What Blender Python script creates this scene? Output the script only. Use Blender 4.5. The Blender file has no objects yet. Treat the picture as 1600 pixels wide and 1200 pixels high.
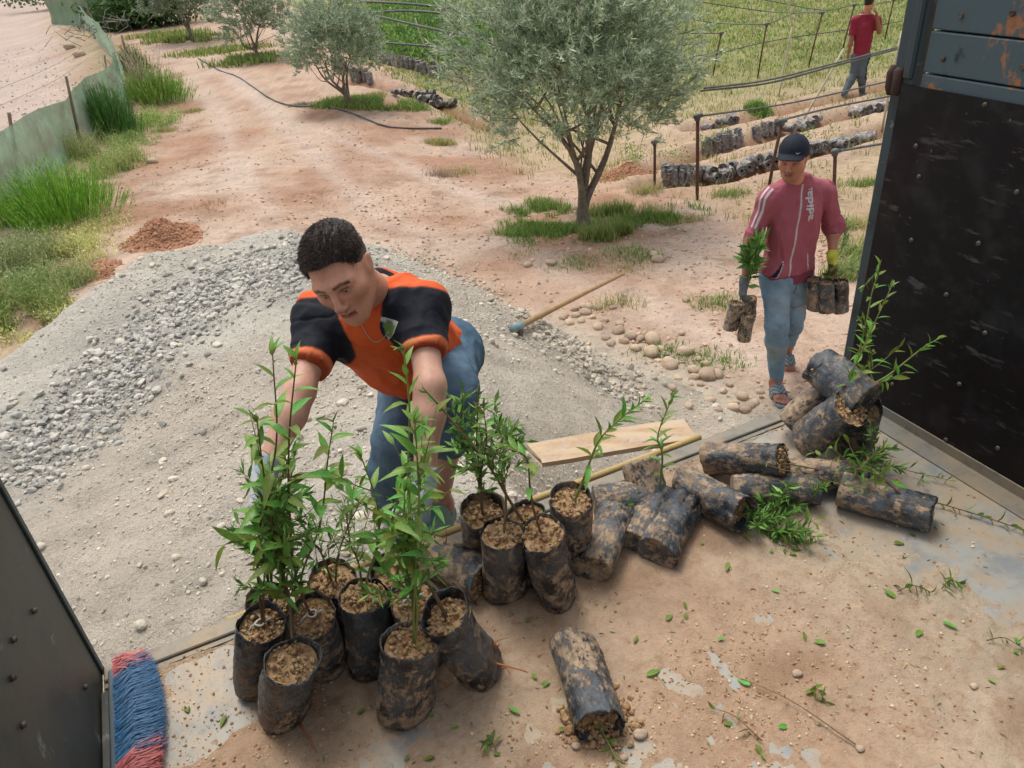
import bpy, math, random
import numpy as np
from mathutils import Vector, Matrix
from mathutils.bvhtree import BVHTree

rng = np.random.default_rng(7)
random.seed(7)
SC = bpy.context.scene
COL = SC.collection

# ---------------------------------------------------------------- camera, sky, sun, exposure
CAM_H, PITCH, ROLL, FPX = 2.9, math.radians(32), math.radians(-5), 1200.0
BED = 1.35
cF = np.array([0, math.cos(PITCH), -math.sin(PITCH)])
_r = np.array([1.0, 0, 0]); _u = np.array([0, math.sin(PITCH), math.cos(PITCH)])
cR = math.cos(ROLL)*_r + math.sin(ROLL)*_u
cU = -math.sin(ROLL)*_r + math.cos(ROLL)*_u
cO = np.array([0, 0, CAM_H])
cam_d = bpy.data.cameras.new('camera'); cam = bpy.data.objects.new('camera', cam_d); COL.objects.link(cam)
cam_d.sensor_fit = 'HORIZONTAL'; cam_d.sensor_width = 36; cam_d.lens = 36*FPX/1600
cam_d.clip_start = 0.05; cam_d.clip_end = 2000
M = Matrix.Identity(4)
for i in range(3):
    M[i][0] = cR[i]; M[i][1] = cU[i]; M[i][2] = -cF[i]; M[i][3] = cO[i]
cam.matrix_world = M
SC.camera = cam

SUN_EL, SUN_AZ = math.radians(68), math.radians(-28)      # light comes from high, behind and left of the scene
W = bpy.data.worlds.new('World'); SC.world = W; W.use_nodes = True
wn = W.node_tree.nodes; wl = W.node_tree.links; wn.clear()
sky = wn.new('ShaderNodeTexSky'); sky.sky_type = 'NISHITA'; sky.sun_disc = False
sky.sun_elevation = SUN_EL; sky.sun_rotation = SUN_AZ; sky.air_density = 1.0; sky.dust_density = 4.0; sky.ozone_density = 0.6
hs = wn.new('ShaderNodeHueSaturation'); hs.inputs['Saturation'].default_value = 0.35
bg = wn.new('ShaderNodeBackground'); bg.inputs['Strength'].default_value = 0.15
wo = wn.new('ShaderNodeOutputWorld')
wl.new(sky.outputs[0], hs.inputs['Color']); wl.new(hs.outputs[0], bg.inputs['Color']); wl.new(bg.outputs[0], wo.inputs['Surface'])
sd = bpy.data.lights.new('sun', 'SUN'); sd.energy = 1.0; sd.angle = math.radians(20); sd.color = (1, 0.95, 0.86)
so = bpy.data.objects.new('sun', sd); COL.objects.link(so)
sdir = Vector((math.sin(SUN_AZ)*math.cos(SUN_EL), math.cos(SUN_AZ)*math.cos(SUN_EL), math.sin(SUN_EL)))
so.rotation_euler = sdir.to_track_quat('Z', 'Y').to_euler(); so.location = (0, 0, 20)
SC.view_settings.view_transform = 'Standard'
try: SC.view_settings.look = 'None'
except Exception: pass
SC.view_settings.gamma = 1; SC.view_settings.use_curve_mapping = False
SC.view_settings.exposure = 0.66
SC.render.engine = 'CYCLES'
SC.render.resolution_x = 1024; SC.render.resolution_y = 768

# ---------------------------------------------------------------- helpers
def lin(c):
    c = np.asarray(c, float)/255.0
    return np.where(c <= 0.04045, c/12.92, ((c+0.055)/1.055)**2.4)
def A(r, g, b, k=1/1.6):            # base colour of a surface that shows as this sRGB value in full daylight
    return np.clip(lin((r, g, b))*k, 0.003, 0.85)

def ray(x, y):
    d = cF*FPX + cR*(x-800) - cU*(y-600)
    return d/np.linalg.norm(d)
def at(x, y, Y):                     # point at depth Y metres
    d = ray(x, y); return cO + d*(Y/d[1])
def on(x, y, z=BED):                 # point on a level plane
    d = ray(x, y); return cO + d*((z-CAM_H)/d[2])

_perm = np.random.default_rng(3).random((64, 64, 64)).astype(np.float32)
def vnoise(P):
    P = np.asarray(P, np.float64); i = np.floor(P).astype(np.int64); f = P-i; f = f*f*(3-2*f)
    x0, y0, z0 = (i[..., k] & 63 for k in range(3)); x1, y1, z1 = ((i[..., k]+1) & 63 for k in range(3))
    fx, fy, fz = f[..., 0], f[..., 1], f[..., 2]
    def l(a, b, t): return a+(b-a)*t
    c = l(l(l(_perm[x0, y0, z0], _perm[x1, y0, z0], fx), l(_perm[x0, y1, z0], _perm[x1, y1, z0], fx), fy),
          l(l(_perm[x0, y0, z1], _perm[x1, y0, z1], fx), l(_perm[x0, y1, z1], _perm[x1, y1, z1], fx), fy), fz)
    return c*2-1
def fbm(P, s=1.0, o=4, off=0.0):
    P = np.asarray(P, float)*s+off; a = 0; w = 1; t = 0
    for k in range(o):
        a = a+w*vnoise(P*(2.03**k)+k*17.3); t += w; w *= 0.5
    return a/t
def P3(x, y, z=0.0):
    x = np.asarray(x, float); return np.stack([x, np.asarray(y, float)+0*x, 0*x+z], -1)
def sst(a, b, x):
    t = np.clip((x-a)/(b-a), 0, 1); return t*t*(3-2*t)

def make_mesh(name, V, F, smooth=True, col=None):
    V = np.asarray(V, np.float32); Fs = F if isinstance(F, (list, tuple)) else [F]
    Fs = [np.asarray(f, np.int32) for f in Fs if len(f)]
    me = bpy.data.meshes.new(name)
    nl = sum(f.size for f in Fs); nf = sum(len(f) for f in Fs)
    me.vertices.add(len(V)); me.vertices.foreach_set('co', V.ravel())
    me.loops.add(nl); me.polygons.add(nf)
    me.loops.foreach_set('vertex_index', np.concatenate([f.ravel() for f in Fs]))
    tot = np.concatenate([np.full(len(f), f.shape[1], np.int32) for f in Fs])
    st = np.concatenate([[0], np.cumsum(tot)[:-1]]).astype(np.int32)
    me.polygons.foreach_set('loop_start', st)
    try: me.polygons.foreach_set('loop_total', tot)
    except Exception: pass
    me.polygons.foreach_set('use_smooth', np.full(nf, smooth, bool))
    if col is not None:
        at_ = me.color_attributes.new('Col', 'FLOAT_COLOR', 'POINT')
        c = np.ones((len(V), 4), np.float32); c[:, :3] = col
        at_.data.foreach_set('color', c.ravel())
    me.update(calc_edges=True)
    return me
def obj(name, me, mat=None, parent=None, **kw):
    o = bpy.data.objects.new(name, me); COL.objects.link(o)
    if mat is not None and me is not None and len(me.materials) == 0: me.materials.append(mat)
    if parent is not None:
        o.parent = parent
        if 'M' in parent: pass
    for k, v in kw.items(): o[k] = v
    return o
def child(name, me, mat, parent, **kw):       # a child whose mesh is given in world coordinates
    o = obj(name, me, mat, None, **kw); o.parent = parent
    o.matrix_parent_inverse = WM.get(parent.name, Matrix.Identity(4)).inverted()
    WM[o.name] = Matrix.Identity(4)
    return o
WM = {}
def root(name, label, cat, loc=(0, 0, 0), rot=None, group=None):
    o = bpy.data.objects.new(name, None); COL.objects.link(o); o.empty_display_size = 0.1
    m = Matrix.Translation(Vector(loc))
    if rot is not None: m = m @ rot.to_4x4()
    o.matrix_world = m; WM[o.name] = m
    o['label'] = label; o['category'] = cat
    if group: o['group'] = group
    return o
def tag(o, label, cat, group=None):
    o['label'] = label; o['category'] = cat
    if group: o['group'] = group
    return o

class MB:                                     # gathers geometry
    def __init__(s): s.V = []; s.Q = []; s.T = []; s.C = []; s.n = 0
    def add(s, V, Q=None, T=None, C=None):
        V = np.asarray(V, float).reshape(-1, 3)
        if Q is not None and len(Q): s.Q.append(np.asarray(Q)+s.n)
        if T is not None and len(T): s.T.append(np.asarray(T)+s.n)
        s.V.append(V); s.n += len(V)
        if C is not None: s.C.append(np.broadcast_to(np.asarray(C, float), (len(V), 3)))
        return s
    def mesh(s, name, smooth=True):
        F = []
        if s.Q: F.append(np.concatenate(s.Q))
        if s.T: F.append(np.concatenate(s.T))
        return make_mesh(name, np.concatenate(s.V), F, smooth, np.concatenate(s.C) if s.C else None)
    def box(s, c, sz, R=None, C=None, jit=0, bev=0.0):
        c = np.asarray(c, float); h = np.asarray(sz, float)/2
        if bev <= 0:
            v = np.array([[x, y, z] for x in (-1, 1) for y in (-1, 1) for z in (-1, 1)])*h
            q = [[0, 1, 3, 2], [4, 6, 7, 5], [0, 4, 5, 1], [2, 3, 7, 6], [0, 2, 6, 4], [1, 5, 7, 3]]
            t = None
        else:
            b = min(bev, h.min()*0.9); v = []
            idx = {}
            for x in (-1, 1):
                for y in (-1, 1):
                    for z in (-1, 1):
                        for a in range(3):
                            p = np.array([x, y, z])*(h-b); p[a] += (x, y, z)[a]*b
                            idx[(x, y, z, a)] = len(v); v.append(p)
            q = []; t = []
            for a in range(3):
                o1, o2 = [(1, 2), (2, 0), (0, 1)][a]
                for sg in (-1, 1):
                    cs = [(-1, -1), (1, -1), (1, 1), (-1, 1)]
                    f = []
                    for u, w in cs:
                        k = [0, 0, 0]; k[a] = sg; k[o1] = u; k[o2] = w; f.append(idx[(*k, a)])
                    q.append(f if sg > 0 else f[::-1])
                for u in (-1, 1):            # edges parallel to axis a
                    for w in (-1, 1):
                        k0 = [0, 0, 0]; k0[o1] = u; k0[o2] = w; k1 = list(k0); k0[a] = -1; k1[a] = 1
                        f = [idx[(*k0, o1)], idx[(*k1, o1)], idx[(*k1, o2)], idx[(*k0, o2)]]
                        q.append(f if u*w < 0 else f[::-1])
            for x in (-1, 1):
                for y in (-1, 1):
                    for z in (-1, 1):
                        f = [idx[(x, y, z, 0)], idx[(x, y, z, 1)], idx[(x, y, z, 2)]]
                        t.append(f if x*y*z > 0 else f[::-1])
            v = np.array(v)
        if jit: v = v+rng.normal(0, jit, v.shape)
        if R is not None: v = v @ np.asarray(R).T
        return s.add(v+c, q, t, C)
    def tube(s, pts, rad, n=8, C=None, cap=True):
        V, Q, T = tube(pts, rad, n, cap); return s.add(V, Q, T, C)

def nrm(v): 
    v = np.asarray(v, float); return v/(np.linalg.norm(v)+1e-12)
def frame(z, x=None):                         # 3x3 with columns x,y,z
    z = nrm(z)
    if x is None: x = np.array([1, 0, 0.0]) if abs(z[0]) < 0.9 else np.array([0, 1, 0.0])
    x = np.asarray(x, float); x = nrm(x-z*(x@z)); y = np.cross(z, x)
    return np.stack([x, y, z], 1)
def tube(pts, rad, n=8, cap=True):
    P = np.asarray(pts, float); m = len(P); rad = np.broadcast_to(np.asarray(rad, float), (m,))
    T = np.gradient(P, axis=0); T /= np.linalg.norm(T, axis=1)[:, None]+1e-12
    X = frame(T[0])[:, 0]; V = []
    a = np.linspace(0, 2*np.pi, n, endpoint=False)
    for k in range(m):
        X = nrm(X-T[k]*(X@T[k])); Y = np.cross(T[k], X)
        V.append(P[k]+rad[k]*(np.cos(a)[:, None]*X+np.sin(a)[:, None]*Y))
    V = np.concatenate(V); q = []
    i = np.arange(n); j = (i+1) % n
    for k in range(m-1): q.append(np.stack([k*n+i, k*n+j, (k+1)*n+j, (k+1)*n+i], 1))
    Q = np.concatenate(q); t = []
    if cap:
        V = np.concatenate([V, P[:1], P[-1:]]); c0, c1 = m*n, m*n+1
        t = np.concatenate([np.stack([j, i, 0*i+c0], 1), np.stack([(m-1)*n+i, (m-1)*n+j, 0*i+c1], 1)])
    return V, Q, t
def smooth_path(pts, n=12):                   # Catmull-Rom
    P = np.asarray(pts, float)
    if len(P) < 3: return np.array([P[0]+(P[-1]-P[0])*t for t in np.linspace(0, 1, n)])
    E = np.concatenate([[2*P[0]-P[1]], P, [2*P[-1]-P[-2]]]); out = []
    t = np.linspace(0, len(P)-1-1e-9, n)
    for s in t:
        i = int(s); f = s-i; a, b, c, d = E[i:i+4]
        out.append(0.5*((2*b)+(c-a)*f+(2*a-5*b+4*c-d)*f*f+(3*b-a-3*c+d)*f**3))
    return np.array(out)
def scatter(tv, tf, P, R, S):                 # template verts (k,3), faces; positions (n,3), rotations (n,3,3), scales (n,) or (n,3)
    S = np.asarray(S, float); S = S[:, None]*np.ones(3) if S.ndim == 1 else S
    V = np.einsum('nij,nkj->nki', R, tv[None]*S[:, None, :])+P[:, None]
    k = len(tv); n = len(P)
    out = [(np.asarray(f)[None]+(np.arange(n)*k)[:, None, None]).reshape(-1, np.asarray(f).shape[1]) for f in tf]
    return V.reshape(-1, 3), out
def rand_rot(n, r=rng, tilt=None):
    a = r.random(n)*2*np.pi
    Rz = np.zeros((n, 3, 3)); Rz[:, 0, 0] = np.cos(a); Rz[:, 0, 1] = -np.sin(a); Rz[:, 1, 0] = np.sin(a); Rz[:, 1, 1] = np.cos(a); Rz[:, 2, 2] = 1
    b = (r.random(n)*2*np.pi) if tilt is None else r.normal(0, tilt, n)
    Rx = np.zeros((n, 3, 3)); Rx[:, 0, 0] = 1; Rx[:, 1, 1] = np.cos(b); Rx[:, 1, 2] = -np.sin(b); Rx[:, 2, 1] = np.sin(b); Rx[:, 2, 2] = np.cos(b)
    c = r.random(n)*2*np.pi
    Rc = np.zeros((n, 3, 3)); Rc[:, 0, 0] = np.cos(c); Rc[:, 0, 1] = -np.sin(c); Rc[:, 1, 0] = np.sin(c); Rc[:, 1, 1] = np.cos(c); Rc[:, 2, 2] = 1
    return Rz @ Rx @ Rc
def frames(Z, X=None):                        # (n,3,3) columns x,y,z with z = Z
    Z = Z/np.linalg.norm(Z, axis=1)[:, None]
    if X is None: X = rng.normal(size=Z.shape)
    X = X-Z*np.sum(X*Z, 1)[:, None]; X /= np.linalg.norm(X, axis=1)[:, None]+1e-9
    return np.stack([X, np.cross(Z, X), Z], 2)
def ico(sub=1):
    import bmesh
    b = bmesh.new(); bmesh.ops.create_icosphere(b, subdivisions=sub, radius=1)
    V = np.array([v.co[:] for v in b.verts]); F = np.array([[v.index for v in f.verts] for f in b.faces]); b.free()
    return V, F
ICO1, ICO2, ICO3 = ico(1), ico(2), ico(3)
def rock_templates(n, base=ICO1, rough=0.25, angular=False):
    out = []
    for i in range(n):
        V, F = base; v = V.copy()
        if angular:
            for k in range(7):
                d = nrm(rng.normal(size=3)); h = 0.55+0.3*rng.random(); s = v@d; v -= np.clip(s-h, 0, None)[:, None]*d
        v = v*(1+rough*fbm(V, 1.3, 2, i*7.7))[:, None]
        out.append((v, F))
    return out

# ---------------------------------------------------------------- materials
def mat(name, base=(0.5, 0.5, 0.5), rough=0.8, attr=False, noise=None, bump=None, spec=0.3, metallic=0, rnd=0, obr=0, trans=0, sss=0, coords='Object', bumpsc=None):
    """noise: list of (scale, detail, lo, hi, colour) laid over base; bump: list of (scale, strength, distance)"""
    m = bpy.data.materials.new(name); m.use_nodes = True; nt = m.node_tree; N = nt.nodes; L = nt.links
    b = N['Principled BSDF']; b.inputs['Roughness'].default_value = rough; b.inputs['Metallic'].default_value = metallic
    b.inputs['Specular IOR Level'].default_value = spec
    tc = N.new('ShaderNodeTexCoord'); vec = tc.outputs[coords]
    if obr:
        oi = N.new('ShaderNodeObjectInfo'); va = N.new('ShaderNodeVectorMath'); va.operation = 'ADD'
        mu = N.new('ShaderNodeMath'); mu.operation = 'MULTIPLY'; mu.inputs[1].default_value = 37.0
        L.new(oi.outputs['Random'], mu.inputs[0]); L.new(vec, va.inputs[0]); L.new(mu.outputs[0], va.inputs[1]); vec = va.outputs[0]
    if attr:
        a = N.new('ShaderNodeAttribute'); a.attribute_name = 'Col'; c = a.outputs['Color']
    else:
        r = N.new('ShaderNodeRGB'); r.outputs[0].default_value = (*base, 1); c = r.outputs[0]
    for it in (noise or []):
        sc, det, lo, hi, colr = it[:5]
        t = N.new('ShaderNodeTexNoise'); t.inputs['Scale'].default_value = sc; t.inputs['Detail'].default_value = det; t.inputs['Roughness'].default_value = 0.62
        if len(it) > 5:
            mp = N.new('ShaderNodeMapping'); mp.inputs['Scale'].default_value = it[5]; L.new(vec, mp.inputs['Vector']); L.new(mp.outputs[0], t.inputs['Vector'])
        else: L.new(vec, t.inputs['Vector'])
        rp = N.new('ShaderNodeMapRange'); rp.inputs['From Min'].default_value = lo; rp.inputs['From Max'].default_value = hi; L.new(t.outputs['Fac'], rp.inputs['Value'])
        mx = N.new('ShaderNodeMix'); mx.data_type = 'RGBA'
        if isinstance(colr, (int, float)):
            mx.blend_type = 'MULTIPLY'; mx.inputs[7].default_value = (colr, colr, colr, 1)
        else: mx.inputs[7].default_value = (*colr, 1)
        L.new(rp.outputs[0], mx.inputs[0]); L.new(c, mx.inputs[6]); c = mx.outputs[2]
    if rnd:
        g = N.new('ShaderNodeNewGeometry'); mr = N.new('ShaderNodeMapRange'); mr.inputs['To Min'].default_value = 1-rnd; mr.inputs['To Max'].default_value = 1+rnd
        L.new(g.outputs['Random Per Island'], mr.inputs['Value'])
        mx = N.new('ShaderNodeMix'); mx.data_type = 'RGBA'; mx.blend_type = 'MULTIPLY'; mx.inputs[0].default_value = 1
        L.new(c, mx.inputs[6]); L.new(mr.outputs[0], mx.inputs[7]); c = mx.outputs[2]
    L.new(c, b.inputs['Base Color'])
    h = None
    for sc, st, dist in (bump or []):
        t = N.new('ShaderNodeTexNoise'); t.inputs['Scale'].default_value = sc; t.inputs['Detail'].default_value = 5; t.inputs['Roughness'].default_value = 0.65; L.new(vec, t.inputs['Vector'])
        bp = N.new('ShaderNodeBump'); bp.inputs['Strength'].default_value = st; bp.inputs['Distance'].default_value = dist; L.new(t.outputs['Fac'], bp.inputs['Height'])
        if h is not None: L.new(h, bp.inputs['Normal'])
        h = bp.outputs[0]
    if h is not None: L.new(h, b.inputs['Normal'])
    if sss:
        b.inputs['Subsurface Weight'].default_value = sss; b.inputs['Subsurface Radius'].default_value = (0.012, 0.005, 0.003); b.inputs['Subsurface Scale'].default_value = 1.0
    if trans:
        tr = N.new('ShaderNodeBsdfTranslucent'); L.new(c, tr.inputs['Color']); ms = N.new('ShaderNodeMixShader'); ms.inputs[0].default_value = trans
        L.new(b.outputs[0], ms.inputs[1]); L.new(tr.outputs[0], ms.inputs[2]); L.new(ms.outputs[0], N['Material Output'].inputs['Surface'])
    return m
def obj_tint(m, v=0.25, warm=0.1):            # per-object brightness variation
    nt = m.node_tree; N = nt.nodes; L = nt.links; b = N['Principled BSDF']; src = b.inputs['Base Color'].links[0].from_socket
    oi = N.new('ShaderNodeObjectInfo'); mr = N.new('ShaderNodeMapRange'); mr.inputs['To Min'].default_value = 1-v; mr.inputs['To Max'].default_value = 1+v
    L.new(oi.outputs['Random'], mr.inputs['Value']); hsv = N.new('ShaderNodeHueSaturation'); L.new(mr.outputs[0], hsv.inputs['Value'])
    mh = N.new('ShaderNodeMapRange'); mh.inputs['To Min'].default_value = 0.5-warm*0.3; mh.inputs['To Max'].default_value = 0.5+warm*0.1
    L.new(oi.outputs['Random'], mh.inputs['Value']); L.new(mh.outputs[0], hsv.inputs['Hue'])
    L.new(src, hsv.inputs['Color'])
    for l in list(N.data.links if False else nt.links):
        if l.from_socket == src and l.to_node != hsv and l.to_node.type in ('BSDF_PRINCIPLED', 'BSDF_TRANSLUCENT'):
            to = l.to_socket; nt.links.remove(l); nt.links.new(hsv.outputs[0], to)
    return m
# ---------------------------------------------------------------- terrain
def g0(x, y):                                 # smooth lie of the land (falls away from the truck)
    x = np.asarray(x, float); y = np.asarray(y, float)
    w = 0.35+0.65*sst(-4, 0.5, x-0.05*y)
    return -0.97*sst(2.0, 17.5, y)*w
def hit0(px, py, fn=None):
    fn = fn or g0; d = ray(px, py); t = np.linspace(1.0, 140, 14000); P = cO+d*t[:, None]
    s = P[:, 2]-fn(P[:, 0], P[:, 1]); k = np.argmax(s < 0)
    if not (s < 0).any(): return P[-1]
    a = s[k-1]/(s[k-1]-s[k]); return P[k-1]+(P[k]-P[k-1])*a
def poly_dist(x, y, pts):                     # distance to polyline and signed side
    x = np.asarray(x, float); y = np.asarray(y, float); best = np.full(x.shape, 1e9); side = np.zeros(x.shape)
    for (ax, ay), (bx, by) in zip(pts[:-1], pts[1:]):
        dx, dy = bx-ax, by-ay; t = np.clip(((x-ax)*dx+(y-ay)*dy)/(dx*dx+dy*dy), 0, 1)
        d = np.hypot(x-ax-t*dx, y-ay-t*dy); cr = dx*(y-ay)-dy*(x-ax)
        m = d < best; best = np.where(m, d, best); side = np.where(m, np.sign(cr), side)
    return best, side
hp = lambda pts: [tuple(hit0(*p)[:2]) for p in pts]
TRENCH = [hp(p) for p in ([(1015, 292), (1130, 282), (1200, 262), (1300, 235), (1400, 205)],
                          [(1020, 262), (1110, 238), (1180, 222), (1240, 205), (1330, 182), (1400, 165)],
                          [(1080, 205), (1180, 185), (1290, 160), (1400, 135)],
                          [(540, 128), (600, 138), (680, 160), (760, 200)],
                          [(560, 92), (640, 103), (720, 125), (800, 150)])]
FIELD = hp([(470, 20), (560, 85), (600, 120), (700, 195), (780, 262), (900, 300), (1010, 310), (1100, 335), (1400, 420)])
ROADL = hp([(-200, 560), (-60, 400), (30, 305), (125, 228), (178, 185), (203, 158), (170, 100), (140, 55), (112, 14)])
def ground(x, y):
    z = g0(x, y); P = P3(x, y)
    d = np.hypot(x, y)
    z = z+0.05*fbm(P, 0.35, 3)+0.022*fbm(P, 1.7, 4, 5)
    rg = sst(-0.25, 0.25, fbm(P, 0.6, 2, 3)); z = z+0.03*np.abs(fbm(P, 4.5, 3, 9))*rg+.014*fbm(P, 9, 3, 19)*rg+.004*fbm(P, 11, 2, 29)
    for t in TRENCH:
        q, s = poly_dist(x, y, t)
        z = z-0.13*np.exp(-(q/0.17)**2)+0.09*np.exp(-((q-0.42)/0.2)**2)*(1+0.6*fbm(P, 2.5, 2))*np.where(s > 0, 1, .5)
    q, s = poly_dist(x, y, ROADL)             # verge bank along the netting
    z = z+0.12*np.exp(-(q/0.5)**2)*(1+fbm(P, 2, 2))-0.25*np.where(s > 0, sst(0.4, 3.0, q), 0)
    tb = TREE0; q = np.hypot(x-tb[0], y-tb[1]-0.0)
    z = z+0.05*np.exp(-((q-1.25)/0.2)**2)*(1+fbm(P, 2.2, 2))-0.05*np.exp(-(q/1.0)**2)
    return z
TREE0 = hit0(915, 352)
# gravel heap: heights given round the middle of the truck's rear edge
QX, QY = 0.04, 1.78
_c = [(-3.6, 1.3, .8), (-3.4, 2.6, .95), (-2.777, 3.764, 1.), (-2.49, 4.12, 1.15), (-2.2, 4.634, 1.25), (-1.31, 4.68, 1.3), (-.714, 4.49, 1.15), (-.335, 4.456, 1.), (.165, 4.425, .7), (.677, 4.287, .3), (1.24, 4.157, .08), (1.9, 3.3, -.1), (2.2, 2.4, -.1)]
_th = np.array([math.atan2(b-QY, a-QX) for a, b, c in _c]) ; _th = np.where(_th < -1.0, _th+2*np.pi, _th)
_rr = np.array([math.hypot(b-QY, a-QX) for a, b, c in _c]); _zz = np.array([c for a, b, c in _c])
_o = np.argsort(_th); _th, _rr, _zz = _th[_o], _rr[_o], _zz[_o]
_it = np.radians([0, 22, 45, 63, 76, 87, 98, 120, 150, 180, 200]); _iz = np.array([-.1, 0, .1, .38, .66, .86, 1.05, 1.12, 1.14, 1.1, 1.1])
def pile(x, y):
    x = np.asarray(x, float); y = np.asarray(y, float)
    th = np.arctan2(y-QY, x-QX); th = np.where(th < -1.0, th+2*np.pi, th); r = np.hypot(x-QX, y-QY); P = P3(x, y)
    rc = np.interp(th, _th, _rr)*(1+0.02*fbm(P, 1.1, 2)); zc = np.interp(th, _th, _zz); zi = np.interp(th, _it, _iz)
    s = np.clip(r/rc, 0, 1); z = zi+(zc-zi)*s**1.3
    z = z-0.13*np.sin(np.pi*s)*sst(1.7, 2.3, th)                     # hollow between crest and truck
    o = np.clip(r-rc, 0, None); z = z-0.72*(np.sqrt(o*o+0.05*0.05)-0.05)
    z = z-0.16*np.exp(-((s-1)/0.04)**2)*0
    z = z+0.085*fbm(P, 0.9, 3, 4)+0.04*fbm(P, 3.3, 4, 8)+0.016*fbm(P, 13, 3, 2)
    rd = sst(0.15, 0.6, fbm(P3(x*0.9+y*0.5, y*0.9-x*0.5)*np.array([0.6, 3.5, 1]), 1.0, 3, 12)+0.2)
    z = z-0.02*rd
    z = z-0.35*sst(-1.0, -2.2, y*0.928-x*0.372-1.75)*0
    return z
def land(x, y): return np.maximum(ground(x, y), pile(x, y))
def hit(px, py): return hit0(px, py, land)
def hg(px, py): return hit0(px, py, ground)

def grid(xs, ys, fn):
    X, Y = np.meshgrid(xs, ys); V = np.stack([X, Y, fn(X, Y)], -1).reshape(-1, 3)
    n = len(xs); i = (np.arange(len(ys)-1)[:, None]*n+np.arange(n-1)).ravel()
    return V, np.stack([i, i+1, i+1+n, i+n], 1)
def grow(a, b, st, out, k=1.05):
    c = list(np.arange(a, b, st)); s = st
    while c[-1] < out[1]: s *= k; c.append(c[-1]+s)
    s = st
    while c[0] > out[0]: s *= k; c.insert(0, c[0]-s)
    return np.array(c)
xs = grow(-5.5, 7.0, 0.04, (-400, 400)); ys = grow(2.6, 12.0, 0.035, (-30, 600))
V, Q = grid(xs, ys, ground)
x, y = V[:, 0], V[:, 1]; P = P3(x, y)
c_path = A(216, 186, 162); c_red = A(190, 148, 120); c_bei = A(206, 182, 146); c_road = A(216, 194, 178); c_grn = A(150, 160, 98); c_grav = A(212, 200, 180)
C = np.tile(c_path, (len(V), 1))
def mixc(C, c, w): return C*(1-w[:, None])+np.asarray(c)*w[:, None]
C = mixc(C, c_red, sst(-0.1, 0.45, fbm(P, 0.9, 4, 2))*0.9)
C = mixc(C, A(226, 204, 184), sst(0.05, 0.5, fbm(P, 0.5, 3, 22))*0.6)
C = mixc(C, A(170, 134, 108), sst(0.12, 0.5, fbm(P, 2.6, 5, 62))*0.55)
TRK = [hp(p) for p in ([(215, 60), (300, 110), (350, 190), (370, 270), (420, 335)], [(240, 55), (345, 95), (430, 180), (520, 270), (610, 350), (800, 395), (1000, 470), (1180, 560)], [(300, 90), (480, 200), (640, 260), (800, 330)])]
for t in TRK:
    q, s = poly_dist(x, y, t); C = mixc(C, A(228, 206, 188), np.exp(-((q+.06*fbm(P, 2, 2))/0.22)**2)*.6)
qf, sf = poly_dist(x, y, FIELD); inf = np.where(sf > 0, 1, 0)*sst(0, 0.8, qf+0.5*fbm(P, 1, 2)) 
C = mixc(C, c_bei, inf*0.75)
C = mixc(C, c_grn, inf*sst(14, 20, y+1.2*fbm(P, 0.5, 2, 7)+0.25*(5-x))*0.8)
for t in TRENCH:
    q, s = poly_dist(x, y, t); C = mixc(C, A(160, 106, 76), np.exp(-(q/0.22)**2)*0.9)
    C = mixc(C, c_path, np.exp(-((q-0.45)/0.2)**2)*0.7)
qr, sr = poly_dist(x, y, ROADL); C = mixc(C, c_road, np.where(sr > 0, 1, 0)*sst(0.7, 1.6, qr+0.6*fbm(P, .8, 2)))
C = mixc(C, A(175, 165, 125), np.exp(-(qr/0.8)**2)*0.6)
dt = np.hypot(x-TREE0[0], y-TREE0[1]); C = mixc(C, A(195, 145, 112), np.exp(-(dt/1.7)**2)*0.8*sst(-.4, .3, fbm(P, 2, 3)))
dp = ground(x, y)-pile(x, y); C = mixc(C, c_grav, sst(0.45, 0.0, dp+0.1*fbm(P, 2, 3))*0.8)
C = C*(1+0.14*fbm(P, 3.0, 4, 31)[:, None]+0.16*fbm(P, 14, 3, 3)[:, None])
M_ground = mat('dry_soil', attr=True, rough=0.95, spec=0.15, noise=[(28, 7, 0.52, 0.70, 0.68), (120, 4, 0.5, 0.75, 0.7), (7, 6, 0.53, 0.70, 0.80)], bump=[(18, 0.5, 0.03), (90, 0.6, 0.01)])
o = obj('ground', make_mesh('ground', V, Q, True, np.clip(C, 0.01, 0.8)), M_ground, kind='structure')

xs = np.arange(-5.4, 2.6, 0.022); ys = np.arange(0.4, 7.2, 0.022)
V, Q = grid(xs, ys, pile)
gz = ground(V[:, 0], V[:, 1]); keep = V[:, 2] > gz-0.05
bx = (V[:, 0]+1.087)*0.92+(V[:, 1]-1.305)*0.391; by = -(V[:, 0]+1.087)*0.391+(V[:, 1]-1.305)*0.92
keep &= ~((by < -0.12) & (bx > -0.03))          # nothing of the heap inside the truck
Q = Q[keep[Q].all(1)]; used = np.unique(Q); re = -np.ones(len(V), int); re[used] = np.arange(len(used)); V = V[used]; Q = re[Q]
x, y = V[:, 0], V[:, 1]; P = P3(x, y)
C = np.tile(1.16*A(218, 211, 196), (len(V), 1))
C = mixc(C, 1.12*A(228, 213, 190), sst(-0.9, 0.9, x+0.6*fbm(P, 1, 2))*0.6)
C = mixc(C, A(218, 200, 178), sst(0.1, 0.5, fbm(P, 0.8, 3, 14))*0.6)
C = mixc(C, 1.08*A(190, 184, 170), sst(0.05, 0.45, fbm(P, 1.8, 4, 44))*0.55)
BAND = [tuple(hit(*p)[:2]) for p in ((500, 395), (400, 430), (300, 470), (215, 540), (130, 640), (30, 740))]
qb, _ = poly_dist(x, y, BAND); wband = np.exp(-(qb/0.28)**2)
C = mixc(C, A(196, 193, 184), np.clip(wband*1.2, 0, 1)*0.7*sst(-.4, .2, fbm(P, 2, 3)))
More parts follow.
